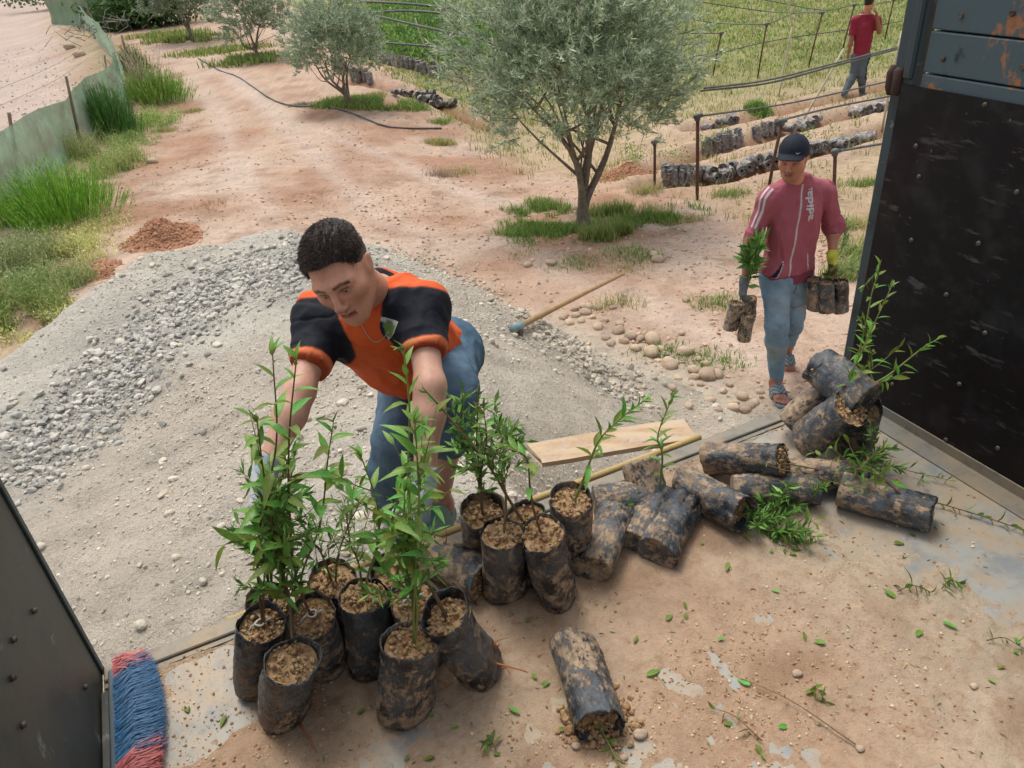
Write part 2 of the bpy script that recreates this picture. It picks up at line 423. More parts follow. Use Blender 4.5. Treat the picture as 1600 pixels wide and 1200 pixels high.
C = C*(1+0.10*fbm(P, 5, 4, 3)[:, None]+0.08*fbm(P, 30, 2, 3)[:, None])
M_pile = mat('crushed_stone_dust', attr=True, rough=0.95, spec=0.15, noise=[(60, 6, 0.52, 0.72, 0.72), (160, 4, 0.5, 0.8, 0.78)], bump=[(35, 0.8, 0.03), (110, 0.8, 0.012)])
tag(obj('gravel_pile', make_mesh('gravel_pile', V, Q, True, np.clip(C, .01, .8)), M_pile, kind='stuff'),
    'big pale grey heap of gravel and stone dust behind the truck', 'gravel pile')

# gravel and pebbles
def stones(name, n, gen, size, cols, label, cat, templ, flat=0.7, sink=0.25, rnd=0.13, mt=None):
    P = gen(n); S = size(len(P), P); nt = len(templ); mb = MB(); sel = rng.integers(0, nt, len(P)); cc = np.asarray(cols)
    for k in range(nt):
        m = sel == k
        if not m.any(): continue
        p = P[m].copy(); s = S[m]; p[:, 2] += s*(flat*0.9-sink)*0.6
        R = rand_rot(m.sum(), tilt=0.35); sc = np.stack([s*(0.8+0.5*rng.random(m.sum())), s*(0.7+0.4*rng.random(m.sum())), s*flat], 1)
        V, (F,) = scatter(templ[k][0], [templ[k][1]], p, R, sc)
        ci = cc[rng.integers(0, len(cc), m.sum())]*(1+rnd*rng.normal(0, 0.5, m.sum()))[:, None]
        mb.add(V, T=F, C=np.repeat(np.clip(ci, .02, .8), len(templ[k][0]), 0))
    o = obj(name, mb.mesh(name, False), mt or M_stone, kind='stuff'); tag(o, label, cat); return o
M_stone = mat('stone', attr=True, rough=0.9, spec=0.2, noise=[(40, 5, 0.45, 0.75, 0.8)], bump=[(60, 0.5, 0.006)])
RT = rock_templates(8, ICO1, 0.5, True); RT2 = rock_templates(6, ICO2, 0.25, True); RR = rock_templates(8, ICO2, 0.3)
def gen_pile(n):
    x = rng.uniform(-4.2, 1.7, n*3); y = rng.uniform(1.3, 5.2, n*3); bx_ = (x+1.087)*0.92+(y-1.305)*0.391; by_ = -(x+1.087)*0.391+(y-1.305)*0.92
    z = pile(x, y); g = ground(x, y); k = (z > g-0.03) & ((by_ > 0.02)) 
    q, _ = poly_dist(x, y, BAND); dens = 0.25+0.75*sst(-0.1, 0.4, fbm(P3(x, y), 1.3, 3, 5)); k &= rng.random(len(x)) < dens
    return np.stack([x, y, z], 1)[k][:n]
gcol = [1.12*A(230, 220, 200), 1.1*A(220, 210, 190), 1.12*A(238, 228, 208), 1.1*A(206, 198, 182), 1.1*A(226, 212, 190)]
stones('gravel_grit', 22000, gen_pile, lambda n, P: 0.0035+0.007*rng.random(n)**3, gcol, 'fine loose grit strewn all over the pale gravel heap', 'gravel', RT)
def gen_band(n):
    q = np.array(BAND); t = rng.random(n)*(len(q)-1.001); i = t.astype(int); f = (t-i)[:, None]
    p = q[i]*(1-f)+q[i+1]*f+rng.normal(0, 0.17, (n, 2)); x, y = p.T; return np.stack([x, y, pile(x, y)], 1)
stones('gravel_chunks', 4600, gen_band, lambda n, P: 0.005+0.021*rng.random(n)**3, [1.1*A(214, 210, 198), 1.1*A(202, 198, 188), 1.1*A(226, 220, 206), 1.05*A(190, 188, 180)], 'band of coarse angular grey stone chunks along the crest of the gravel heap', 'gravel', RT2[:2]+RT, flat=0.75, sink=0.15)
stones('gravel_lumps', 1100, gen_pile, lambda n, P: 0.006+0.024*rng.random(n)**4, gcol, 'scattered larger lumps of pale stone lying over the gravel heap', 'gravel', RT2+RR, flat=0.65, sink=0.3)
BAND2 = [tuple(hit(*p)[:2]) for p in ((590, 385), (680, 415), (770, 455), (850, 505), (930, 560), (1000, 605))]
def gen_band2(n):
    q = np.array(BAND2); t = rng.random(n)*(len(q)-1.001); i = t.astype(int); f = (t-i)[:, None]
    p = q[i]*(1-f)+q[i+1]*f+rng.normal(0, 0.13, (n, 2))-np.array([0.05, 0.12]); x, y = p.T; return np.stack([x, y, land(x, y)], 1)
stones('gravel_ridge_stones', 1500, gen_band2, lambda n, P: 0.009+0.02*rng.random(n)**2.2, [1.1*A(214, 203, 184), 1.1*A(196, 188, 172), 1.1*A(222, 209, 188)], 'grey stones along the right-hand ridge of the gravel heap', 'gravel', RT, flat=0.7, sink=0.1)
def gen_ground(n):
    y = 3.0+14*rng.random(n)**1.6; x = rng.uniform(-0.62, 0.75, n)*y; z = ground(x, y)
    k = (z > pile(x, y)) & (rng.random(n) < 0.15+0.85*sst(0.0, 0.5, fbm(P3(x, y), 0.8, 3, 15))); return np.stack([x, y, z], 1)[k]
stones('soil_clods', 26000, gen_ground, lambda n, P: 0.006+0.024*rng.random(n)**4, [1.25*A(208, 176, 150), 1.25*A(196, 160, 132), 1.25*A(218, 188, 162)], 'crumbly clods of the same dry soil lying all over the yard', 'clods', RT, sink=0.3)
stones('pebbles', 9000, gen_ground, lambda n, P: 0.005+0.016*rng.random(n)**4, [1.25*A(215, 185, 160), 1.2*A(204, 164, 136), 1.2*A(208, 195, 180), 1.2*A(190, 146, 120), 1.2*A(196, 190, 182)], 'small pebbles and clods scattered over the dry pinkish soil', 'pebbles', RT, sink=0.1)
def gen_road(n):
    y = 9+25*rng.random(n)**1.5; x = rng.uniform(-0.75, -0.2, n)*y; q, s = poly_dist(x, y, ROADL); k = (s > 0) & (q > 0.5); x, y = x[k], y[k]; return np.stack([x, y, ground(x, y)], 1)
stones('road_gravel', 5000, gen_road, lambda n, P: 0.015+0.03*rng.random(n)**3, [1.15*A(200, 188, 178), 1.1*A(184, 174, 166), 1.15*A(214, 200, 188)], 'loose grey gravel on the road beyond the netting fence', 'gravel', RT)

# red soil heaps
def heap(px, py, rx, ry, h, name, label):
    c = hg(px, py); xs = np.linspace(-1.6, 1.6, 70)*rx+c[0]; ys = np.linspace(-1.6, 1.6, 70)*ry+c[1]
    f = lambda x, y: ground(x, y)-0.03+h*np.exp(-(((x-c[0])/rx)**2+((y-c[1])/ry)**2)*1.6)*(1+0.5*fbm(P3(x, y), 5, 3))+0.012*fbm(P3(x, y), 16, 3)
    V, Q = grid(xs, ys, f); col_ = np.tile(A(200, 150, 118), (len(V), 1))*(1+0.2*fbm(V, 9, 3)[:, None])
    q = rng.normal(0, 0.55, (1500, 2)); x = c[0]+q[:, 0]*rx; y = c[1]+q[:, 1]*ry; Pp = np.stack([x, y, f(x, y)], 1); Pp = Pp[Pp[:, 2] > ground(x, y)-.01]
    mb = MB(); mb.add(V, Q, C=np.clip(col_, .01, .8))
    Vs, (F,) = scatter(RT[0][0], [RT[0][1]], Pp, rand_rot(len(Pp)), 0.008+0.02*rng.random(len(Pp))**2); mb.add(Vs, T=F, C=np.repeat(1.15*A(202, 152, 120)*(1+.25*rng.normal(0, .6, (len(Pp), 1))).clip(.4, 1.6), len(RT[0][0]), 0))
    tag(obj(name, mb.mesh(name, False), M_ground, kind='stuff'), label, 'soil heap')
heap(255, 372, 0.42, 0.45, 0.2, 'soil_heap', 'crumbly red-brown soil heap beside the gravel heap, by the verge')
heap(975, 275, 0.45, 0.35, 0.16, 'soil_heap', 'crumbly red-brown soil heap just behind the big olive tree')
heap(150, 425, 0.3, 0.5, 0.06, 'soil_heap', 'low spill of reddish clods at the weedy foot of the gravel heap')

# cobbles at the foot of the heap, each a thing
M_cob = obj_tint(mat('cobble', base=A(224, 196, 168), rough=0.85, spec=0.25, obr=1, noise=[(3, 4, 0.4, 0.6, A(206, 186, 160)), (45, 4, 0.5, 0.8, 0.8)], bump=[(40, 0.3, 0.006)]), 0.2, 0.02)
cob_me = []
for k, (v, f) in enumerate(rock_templates(6, ICO3, 0.22)):
    cob_me.append(make_mesh('stone', v*np.array([1, 0.8, 0.62]), f, True))
cobs = [(1105, 583, 26, 16), (1045, 568, 24, 13), (1068, 548, 20, 12), (1122, 583, 17, 14), (1018, 548, 24, 16), (993, 541, 17, 17), (966, 515, 18, 12), (915, 487, 16, 10), (900, 492, 12, 9), (890, 502, 14, 11), (1078, 548, 14, 10), (1050, 605, 12, 8),
        (1085, 577, 17, 10), (1146, 635, 17, 12), (1160, 618, 16, 12), (1110, 625, 14, 9), (1130, 610, 12, 8), (1172, 632, 15, 12), (1075, 633, 14, 9), (985, 525, 18, 9), (1020, 530, 24, 10), (1000, 528, 14, 10), (975, 532, 14, 10), (947, 527, 13, 10), (955, 535, 14, 9),
        (1012, 545, 12, 8), (1032, 545, 14, 9), (1040, 552, 10, 8), (933, 480, 12, 9), (922, 478, 12, 9), (925, 495, 10, 7), (908, 500, 12, 8), (898, 482, 11, 8), (912, 478, 12, 8), (945, 500, 11, 8), (880, 495, 13, 9), (1028, 405, 17, 9), (1022, 397, 14, 9),
        (1125, 575, 12, 8), (1102, 568, 12, 7), (1085, 588, 14, 10), (1060, 590, 11, 8), (1095, 600, 10, 7), (1188, 612, 11, 8), (1180, 628, 12, 9), (1140, 600, 10, 7), (825, 413, 13, 8), (1072, 468, 12, 7), (862, 410, 14, 7), (958, 480, 10, 7), (1065, 520, 11, 8), (1092, 560, 10, 7), (1008, 520, 10, 7), (968, 505, 12, 8), (935, 510, 16, 8), (1150, 628, 10, 7), (1165, 640, 14, 8), (1122, 640, 12, 7)]
for k, (px, py, w, h) in enumerate(cobs):
    p = hit(px, py+h*0.3); dist = np.linalg.norm(p-cO); s = w*dist/FPX*0.62
    o = obj('stone', cob_me[k % 6], M_cob); o.location = p+np.array([0, 0, s*0.22]); o.scale = (s, s, s*1.1); o.rotation_euler = (rng.normal(0, .15), rng.normal(0, .15), rng.random()*6.3)
    if k in (0, 5, 36):
        tag(o, {0: 'biggest smooth tan stone low in the scatter, nearest the truck', 5: 'round reddish-tan stone in the middle of the scattered stones', 36: 'grey and white stone lying alone on the soil below the olive tree grass'}[k], 'stone', 'rounded stones scattered at the foot of the gravel heap')
    else: tag(o, 'rounded tan stone among the scatter at the right foot of the gravel heap', 'stone', 'rounded stones scattered at the foot of the gravel heap')
for px, py, w, lb in ((956/4+0, 1018/4, 14, 'small grey stone lying alone on the soil path at the left'), (125, 88, 15, 'pale cream rock at the edge of the gravel road beyond the netting'), (110, 76, 14, 'long brown rock beside the pale rock at the gravel road edge')):
    p = hit(px, py); s = w*np.linalg.norm(p-cO)/FPX*0.55; o = obj('stone', cob_me[2], M_cob); o.location = p+np.array([0, 0, s*.3]); o.scale = (s, s, s); tag(o, lb, 'stone')

# ---------------------------------------------------------------- leaves, blades
def blades(P, H, wdt, lean, mb, cols, rnd=0.2):
    n = len(P); a = rng.random(n)*2*np.pi; side = np.stack([np.cos(a), np.sin(a), 0*a], 1); fw = np.stack([-np.sin(a), np.cos(a), 0*a], 1)*(lean*(0.3+rng.random(n)))[:, None]
    up = np.array([0, 0, 1.0]); H = np.broadcast_to(H, (n,)); w = np.broadcast_to(wdt, (n,))[:, None]
    b = P; m = P+up*(H*0.55)[:, None]+fw*(H*0.3)[:, None]; t = P+up*H[:, None]+fw*H[:, None]
    V = np.stack([b-side*w/2, b+side*w/2, m+side*w*0.4, m-side*w*0.4, t], 1).reshape(-1, 3); i = np.arange(n)*5
    Q = np.stack([i, i+1, i+2, i+3], 1); T = np.stack([i+3, i+2, i+4], 1)
    cc = np.asarray(cols)[rng.integers(0, len(cols), n)]*(1+rnd*rng.normal(0, 0.6, (n, 1))); mb.add(V, Q, T, np.repeat(np.clip(cc, .01, .8), 5, 0))
def leafquads(P, D, L, wd, mb, cols, rnd=0.2, fold=0.15):
    n = len(P); L = np.broadcast_to(L, (n,))[:, None]; w = np.broadcast_to(wd, (n,))[:, None]; R = frames(D); Z = R[:, :, 2]; X = R[:, :, 0]; Y = R[:, :, 1]
    V = np.stack([P, P+Z*L*0.45+X*w/2+Y*w*fold, P+Z*L, P+Z*L*0.45-X*w/2+Y*w*fold], 1).reshape(-1, 3); i = np.arange(n)*4
    cc = np.asarray(cols)[rng.integers(0, len(cols), n)]*(1+rnd*rng.normal(0, 0.6, (n, 1))); mb.add(V, np.stack([i, i+1, i+2, i+3], 1), C=np.repeat(np.clip(cc, .01, .8), 4, 0))
M_grass = mat('grass', attr=True, rough=0.6, spec=0.25, trans=0.3)
M_leafol = mat('olive_leaf', attr=True, rough=0.5, spec=0.35, trans=0.22)
M_bark = mat('bark', base=A(150, 135, 115), rough=0.9, noise=[(30, 6, .45, .7, A(110, 98, 84)), (8, 4, .5, .7, A(175, 160, 140))], bump=[(60, 0.8, 0.01)])
G = [1.5*A(122, 160, 70), 1.5*A(100, 140, 58), 1.5*A(150, 175, 85), 1.4*A(85, 125, 55)]
GY = [1.3*A(190, 185, 120), 1.3*A(170, 172, 105), 1.3*A(205, 190, 140), 1.3*A(145, 155, 90)]
def clump_pts(n, cx, cy, rx, ry, lumps=6, thr=0.0, fr=2.0):
    q = rng.normal(0, 0.5, (n*2, 2)); q = q[np.hypot(*q.T) < 1.1]; x = cx+q[:, 0]*rx; y = cy+q[:, 1]*ry
    k = fbm(P3(x, y), fr, 2, 3)+0.25*rng.random(len(x)) > thr; x, y = x[k], y[k]; return np.stack([x, y, land(x, y)-0.01], 1)
def stuffgrass(name, mb, label, cat='grass'):
    return tag(obj(name, mb.mesh(name, True), M_grass, kind='stuff'), label, cat)

mb = MB()                                                            # grass ring under the big olive
c = TREE0
for (dx, dy, rx, ry, n, h) in ((0, 0, 1.0, .75, 2600, .07), (.45, .35, .45, .3, 1700, .14), (-.45, .0, .6, .5, 1500, .08), (.2, -.5, .35, .25, 1300, .15), (1.0, .1, .55, .35, 1200, .09), (-.5, .75, .45, .3, 900, .09)):
    p = clump_pts(n, c[0]+dx, c[1]+dy, rx, ry, thr=0.05, fr=4.5); blades(p, h*(.3+1.1*rng.random(len(p))), .008, .75, mb, G[:2]+GY[:2] if h > .1 else G+[A(150, 165, 90)])
stuffgrass('tree_grass', mb, 'patch of short green grass round the foot of the big olive tree')
mb = MB(); c = hg(560, 162)
p = clump_pts(3500, c[0]+.2, c[1], 1.1, .6, thr=-.05); blades(p, .04+.11*rng.random(len(p)), .014, .8, mb, G+GY[:2])
stuffgrass('tree_grass', mb, 'green grass strip at the foot of the second olive tree')
mb = MB()
for px, py, n in ((400, 95, 1500), (300, 62, 1800), (260, 55, 800), (345, 82, 700)):
    c = hg(px, py); p = clump_pts(n, c[0], c[1], 1.6, .9, thr=-.05); blades(p, .08+.15*rng.random(len(p)), .03, .5, mb, GY+G)
stuffgrass('tree_grass', mb, 'dry and green weeds under the two far olive trees')
# weeds over the plots
mb = MB()
n = 26000; y = 7+38*rng.random(n)**1.5; x = -6+rng.random(n)*(y*0.85+6); q, s = poly_dist(x, y, FIELD)
den = np.where(s > 0, 1, 0)*(0.10+0.42*sst(0.0, .35, fbm(P3(x, y), 1.1, 3, 40))+.8*sst(13, 20, y+0.3*(4-x)+fbm(P3(x, y), .7, 2)*2))
for t in TRENCH: 
    q, _ = poly_dist(x, y, t); den *= sst(.1, .4, q)
k = rng.random(n) < den; x, y = x[k], y[k]; far = np.clip(y/10, .8, 4)
cx = np.repeat(x, 7)+rng.normal(0, .06, len(x)*7)*np.repeat(far, 7); cy = np.repeat(y, 7)+rng.normal(0, .06, len(x)*7)*np.repeat(far, 7); ff = np.repeat(far, 7)
p = np.stack([cx, cy, ground(cx, cy)-.01], 1); gsel = sst(14, 21, cy+0.35*(4-cx)+3*fbm(P3(cx, cy), .5, 2, 9)) > rng.random(len(cx))
blades(p[gsel], (.03+.06*rng.random(gsel.sum()))*ff[gsel]**.5, .014*ff[gsel], .8, mb, G[:2]+GY+[1.3*A(180, 190, 110)])
blades(p[~gsel], .05+.10*rng.random((~gsel).sum()), .010*ff[~gsel], .7, mb, GY+[A(150, 165, 85)])
stuffgrass('field_weeds', mb, 'green and yellowing weeds over the nursery plots at the upper right', 'weeds')
# leafy seedlings crop behind, left part of the field
mb = MB(); n = 9000
pts = [hg(*p) for p in ((600, 60), (700, 75), (680, 40), (640, 20), (760, 60), (650, 85), (740, 100), (840, 20), (600, 30))]
for c in pts:
    m = 2000; p = clump_pts(m, c[0], c[1], 1.9, 1.9, thr=-.12); D = rng.normal(size=p.shape); D[:, 2] = np.abs(D[:, 2])+.4; p[:, 2] += .05+.5*rng.random(len(p))*(.6+.4*fbm(p, 1.2, 2))
    leafquads(p, D, .10+.06*rng.random(len(p)), .05, mb, [1.5*A(125, 160, 80), 1.5*A(105, 140, 72), 1.5*A(150, 178, 95), 1.4*A(85, 120, 65)])
tag(obj('seedling_crop', mb.mesh('seedling_crop'), M_grass, kind='stuff'), 'dense knee-high leafy green crop in the plot between the two olive trees', 'crop')
# sparse small tufts on the path
mb = MB()
for px, py, n, h, cs in ((1185, 172, 900, .16, G), (830, 380, 150, .06, G), (805, 368, 160, .08, G), (975, 395, 120, .07, G), (1005, 402, 120, .07, G), (915, 408, 100, .05, G), (890, 415, 100, .05, G), (980, 420, 90, .06, GY), (962, 478, 130, .10, GY), (1125, 475, 220, .07, GY+G), (1035, 550, 160, .06, G), (1118, 565, 180, .06, G),
                         (690, 225, 500, .12, GY), (655, 172, 300, .1, G), (690, 192, 240, .1, G), (1330, 355, 200, .12, GY), (1350, 290, 200, .1, G), (1290, 290, 160, .1, GY), (1140, 305, 260, .09, GY+G), (1010, 300, 200, .12, GY), (850, 320, 380, .08, GY+G), (590, 150, 200, .1, GY),
                         (720, 270, 120, .1, GY), (470, 165, 260, .07, [A(160, 155, 140)]), (820, 395, 80, .05, GY), (1065, 345, 300, .06, GY), (1330, 430, 500, .14, GY+G), (1345, 400, 300, .18, GY+G), (300, 175, 300, .08, GY), (260, 205, 250, .08, GY), (690, 275, 160, .12, [A(190, 165, 140)]), (330, 320, 60, .07, [A(190, 160, 130)])):
    c = hit(px, py); p = clump_pts(n, c[0], c[1], .28, .2, thr=-.3); blades(p, h*(.4+.8*rng.random(len(p))), .007, .8, mb, cs)
stuffgrass('path_tufts', mb, 'scattered small weed tufts on the dry soil of the yard', 'weeds')

# ---------------------------------------------------------------- shrubs and verge plants on the left
M_wood = mat('weathered_wood', base=A(170, 150, 130), rough=0.9, noise=[(14, 5, .4, .7, A(120, 105, 92), (1, 1, .15)), (60, 4, .5, .7, .7)], bump=[(50, .6, .006)])
def shrub(px, py, rx, ry, h, n, cols, label, spread=.35, wdt=.012, seg=3, cat='shrub'):
    c = hg(px, py); r = root('shrub', label, cat, c)
    mb = MB(); n = int(n*.75); q = rng.normal(0, .45, (n, 2)); x = c[0]+q[:, 0]*rx; y = c[1]+q[:, 1]*ry; z = ground(x, y)-.03
    dome = np.clip(1-(q**2).sum(1)*.45, .35, 1); Hh = h*dome*(.55+.55*rng.random(n))
    d = np.stack([q[:, 0]*spread+rng.normal(0, .08, n), q[:, 1]*spread+rng.normal(0, .08, n), np.ones(n)], 1); d /= np.linalg.norm(d, axis=1)[:, None]
    P0 = np.stack([x, y, z], 1); leafquads(P0, d, Hh, wdt, mb, cols, .25)
    m = n*5; i = rng.integers(0, n, m); t = .35+.65*rng.random(m); p = P0[i]+d[i]*(Hh[i]*t)[:, None]; dd = d[i]+rng.normal(0, .28, (m, 3)); leafquads(p, dd, .05+.07*rng.random(m)*h, wdt*.7, mb, cols, .3)
    child('foliage', mb.mesh('foliage'), M_grass, r, kind='stuff')
    mb = MB()
    for k in range(7):
        a = rng.normal(0, .25, 2); mb.tube([c+np.array([a[0]*rx*.4, a[1]*ry*.4, -.05]), c+np.array([a[0]*rx, a[1]*ry, h*.35]), c+np.array([a[0]*rx*1.6, a[1]*ry*1.6, h*.7])], [.012, .008, .003], 5)
    child('stem', mb.mesh('stem'), M_wood, r)
    return r
GB = [1.7*A(128, 175, 62), 1.6*A(105, 155, 55), 1.7*A(150, 190, 80), 1.5*A(85, 130, 50)]
shrub(100, 345, .62, .6, .8, 2100, GB, 'big bright green feathery shrub against the green netting at the left', .6, .008)
shrub(178, 213, .42, .4, 1.0, 1100, [1.8*A(80, 120, 60), 1.7*A(65, 105, 52), 1.8*A(95, 135, 65)], 'narrow dark green upright shrub by the second netting post', .25, .014)
shrub(245, 158, .7, .7, .75, 1200, [1.8*A(125, 160, 72), 1.7*A(105, 145, 62), 1.7*A(150, 175, 90)], 'green shrub at the end of the netting by the dirt path', .5, .016)
shrub(212, 115, .35, .5, .75, 600, [A(120, 150, 75), A(150, 165, 95)], 'small pale green shrub behind the dry twiggy bush', .4, .02)
shrub(178, 50, .5, .4, 1.0, 500, [A(80, 120, 60), A(110, 135, 70)], 'dark green young shrub in front of the far green netting', .3, .03)
shrub(212, 40, .5, .4, 1.0, 500, [A(75, 105, 60), A(95, 120, 65)], 'rightmost dark shrub in front of the far green netting', .3, .03)
r = root('dry_bush', 'leafless straw-coloured twiggy bush beside the end of the netting', 'bush', hg(228, 160))
c = hg(228, 160); mb = MB()
for k in range(46):
    a = rng.normal(0, .32, 2); L_ = .6+.55*rng.random(); b = c+np.array([a[0]*.3, a[1]*.3, 0]); t_ = b+np.array([a[0]*1.1, a[1]*.8, L_]); m_ = (b+t_)/2+rng.normal(0, .05, 3); mb.tube([b, m_, t_], [.008, .006, .003], 4)
    for j in range(4):
        s = m_+(t_-m_)*rng.random(); mb.tube([s, s+np.array([*rng.normal(0, .1, 2), .12+.15*rng.random()])], [.004, .002], 3)
child('twigs', mb.mesh('twigs'), mat('straw', base=A(214, 200, 165), rough=.8), r)
# low herbs of the verge
mb = MB()
for px, py, n, rx, ry, h, cs in ((30, 415, 3600, .6, .5, .30, [A(140, 150, 105), A(120, 145, 90), A(165, 165, 120)]), (70, 450, 2600, .5, .4, .2, [A(140, 155, 100), A(165, 165, 120), A(120, 150, 80)]), (25, 500, 3800, .5, .4, .26, [A(125, 140, 80), A(140, 155, 90), A(105, 125, 65)]), (110, 400, 2400, .6, .5, .16, GY),
                              (140, 360, 1500, .5, .5, .12, GY+[A(190, 165, 130)]), (190, 260, 2600, .4, .9, .28, [A(150, 165, 95), A(125, 150, 80), A(175, 175, 120)]), (235, 195, 2200, .6, .8, .25, [A(135, 165, 80), A(115, 150, 72), A(160, 175, 100)]), (140, 245, 1500, .5, .6, .4, [A(165, 165, 110), A(130, 150, 85)]), (40, 350, 1800, .5, .5, .3, G), (60, 500, 1400, .5, .3, .14, GY), (205, 225, 1800, .5, .6, .2, [A(150, 165, 100), A(120, 150, 80)]), (15, 545, 900, .4, .25, .12, GY)):
    c = hg(px, py); p = clump_pts(n//2, c[0], c[1], rx, ry, thr=.02, fr=5); p[:, 2] = ground(p[:, 0], p[:, 1]); blades(p, h*(.25+1.0*rng.random(len(p))**1.5), .006, .9, mb, [k_*1.75 for k_ in cs], .4)
    i = rng.integers(0, len(p), n); pp = p[i]+np.stack([rng.normal(0, .05, n), rng.normal(0, .05, n), h*rng.random(n)], 1); D = rng.normal(size=(n, 3)); D[:, 2] = abs(D[:, 2]); leafquads(pp, D, .02+.03*rng.random(n), .011, mb, [k_*1.75 for k_ in cs], .45)
tag(obj('verge_weeds', mb.mesh('verge_weeds'), M_grass, kind='stuff'), 'tangle of low green and straw-coloured weeds along the foot of the netting', 'weeds')

# ---------------------------------------------------------------- netting fence
M_net = mat('green_shade_net', base=1.5*A(165, 200, 168), rough=.7, spec=.2, noise=[(3, 4, .4, .65, A(168, 196, 166)), (1.2, 3, .5, .7, A(196, 200, 180)), (160, 2, .45, .6, .85)], bump=[(4, .5, .05)])
def _net_alpha(m, a):
    nt = m.node_tree; b = nt.nodes['Principled BSDF']; b.inputs['Alpha'].default_value = a
_net_alpha(M_net, .9)
fr = root('netting_fence', 'long sagging pale green shade-net fence on wooden posts at the left', 'fence', hg(125, 228))
def net(pts, hs, name='netting', m=None, sag=.08):
    q = np.array([hg(*p) for p in pts]); Pth = smooth_path(q, 120); hh = np.interp(np.linspace(0, 1, 120), np.linspace(0, 1, len(hs)), hs); rows = 16
    V = []
    for j in range(rows+1):
        f = j/rows; w = P3(np.arange(120)*.12, f*2)
        V.append(Pth+np.stack([.05*fbm(w, 1.3, 2), .07*fbm(w, 1.1, 2, 4)+.05*f, f*(hh-sag*np.abs(np.sin(np.arange(120)*.11)))+.02*fbm(w, 2, 2, 8)-.03], 1))
    V = np.concatenate(V); i = (np.arange(rows)[:, None]*120+np.arange(119)).ravel(); Q = np.stack([i, i+1, i+121, i+120], 1)
    return child(name, make_mesh(name, V, Q), m or M_net, fr)
net([(-120, 440), (-60, 385), (30, 318), (125, 232), (178, 192), (203, 160)], [1.05, 1.05, .98, .92, 1.05, .95])
net([(205, 155), (190, 118), (165, 80), (135, 45), (112, 15)], [.95, 1.0, .9, .95, 1.0], sag=.15)
M_net2 = mat('dark_green_net', base=A(118, 156, 122), rough=.7, noise=[(2, 4, .4, .65, A(150, 165, 130))])
net([(82, 38), (130, 42), (180, 44), (228, 42)], [1.3, 1.3, 1.2, 1.2], m=M_net2)
for (bx_, by_, tx_, ty_, rd) in ((32, 300, 14, 176, .035), (127, 235, 103, 119, .035), (172, 160, 163, 86, .03), (110, 30, 98, -10, .06), (205, 125, 190, 55, .03), (148, 60, 135, 5, .05), (226, 40, 205, -15, .06), (180, 40, 178, -20, .05)):
    b = hg(bx_, by_); t = at(tx_, ty_, b[1]); p = smooth_path([b-[0, 0, .1], b*.6+t*.4+[.01, 0, 0], t], 7); V, Q, T = tube(p, rd*(1-.2*np.linspace(0, 1, 7))*.8+.004*rng.random(7), 7)
    child('post', MB().add(V, Q, T).mesh('post'), M_wood, fr)
M_wire = mat('grey_wire', base=A(150, 145, 140), rough=.6)
for dz in (.35, .55):
    p = []
    for q in ((-60, 385), (32, 305), (127, 235), (172, 185), (203, 158)): p.append(hg(*q)+[0, 0, .8+dz])
    child('wire', MB().tube(smooth_path(p, 24), .003, 4).mesh('wire'), M_wire, fr)
mb = MB(); c = hg(165, 70)                                          # brushwood thrown on the net
bw = root('brushwood', 'grey dead branches heaped against the far part of the netting', 'brushwood', c)
for k in range(60):
    b = c+np.array([rng.normal(0, .5), rng.normal(0, 1.2), .2+.5*rng.random()]); mb.tube([b, b+np.array([rng.normal(0, .25), rng.normal(0, .6), .3*rng.random()+.1])], [.014, .005], 4)
child('branches', mb.mesh('branches'), M_wire, bw, kind='stuff')

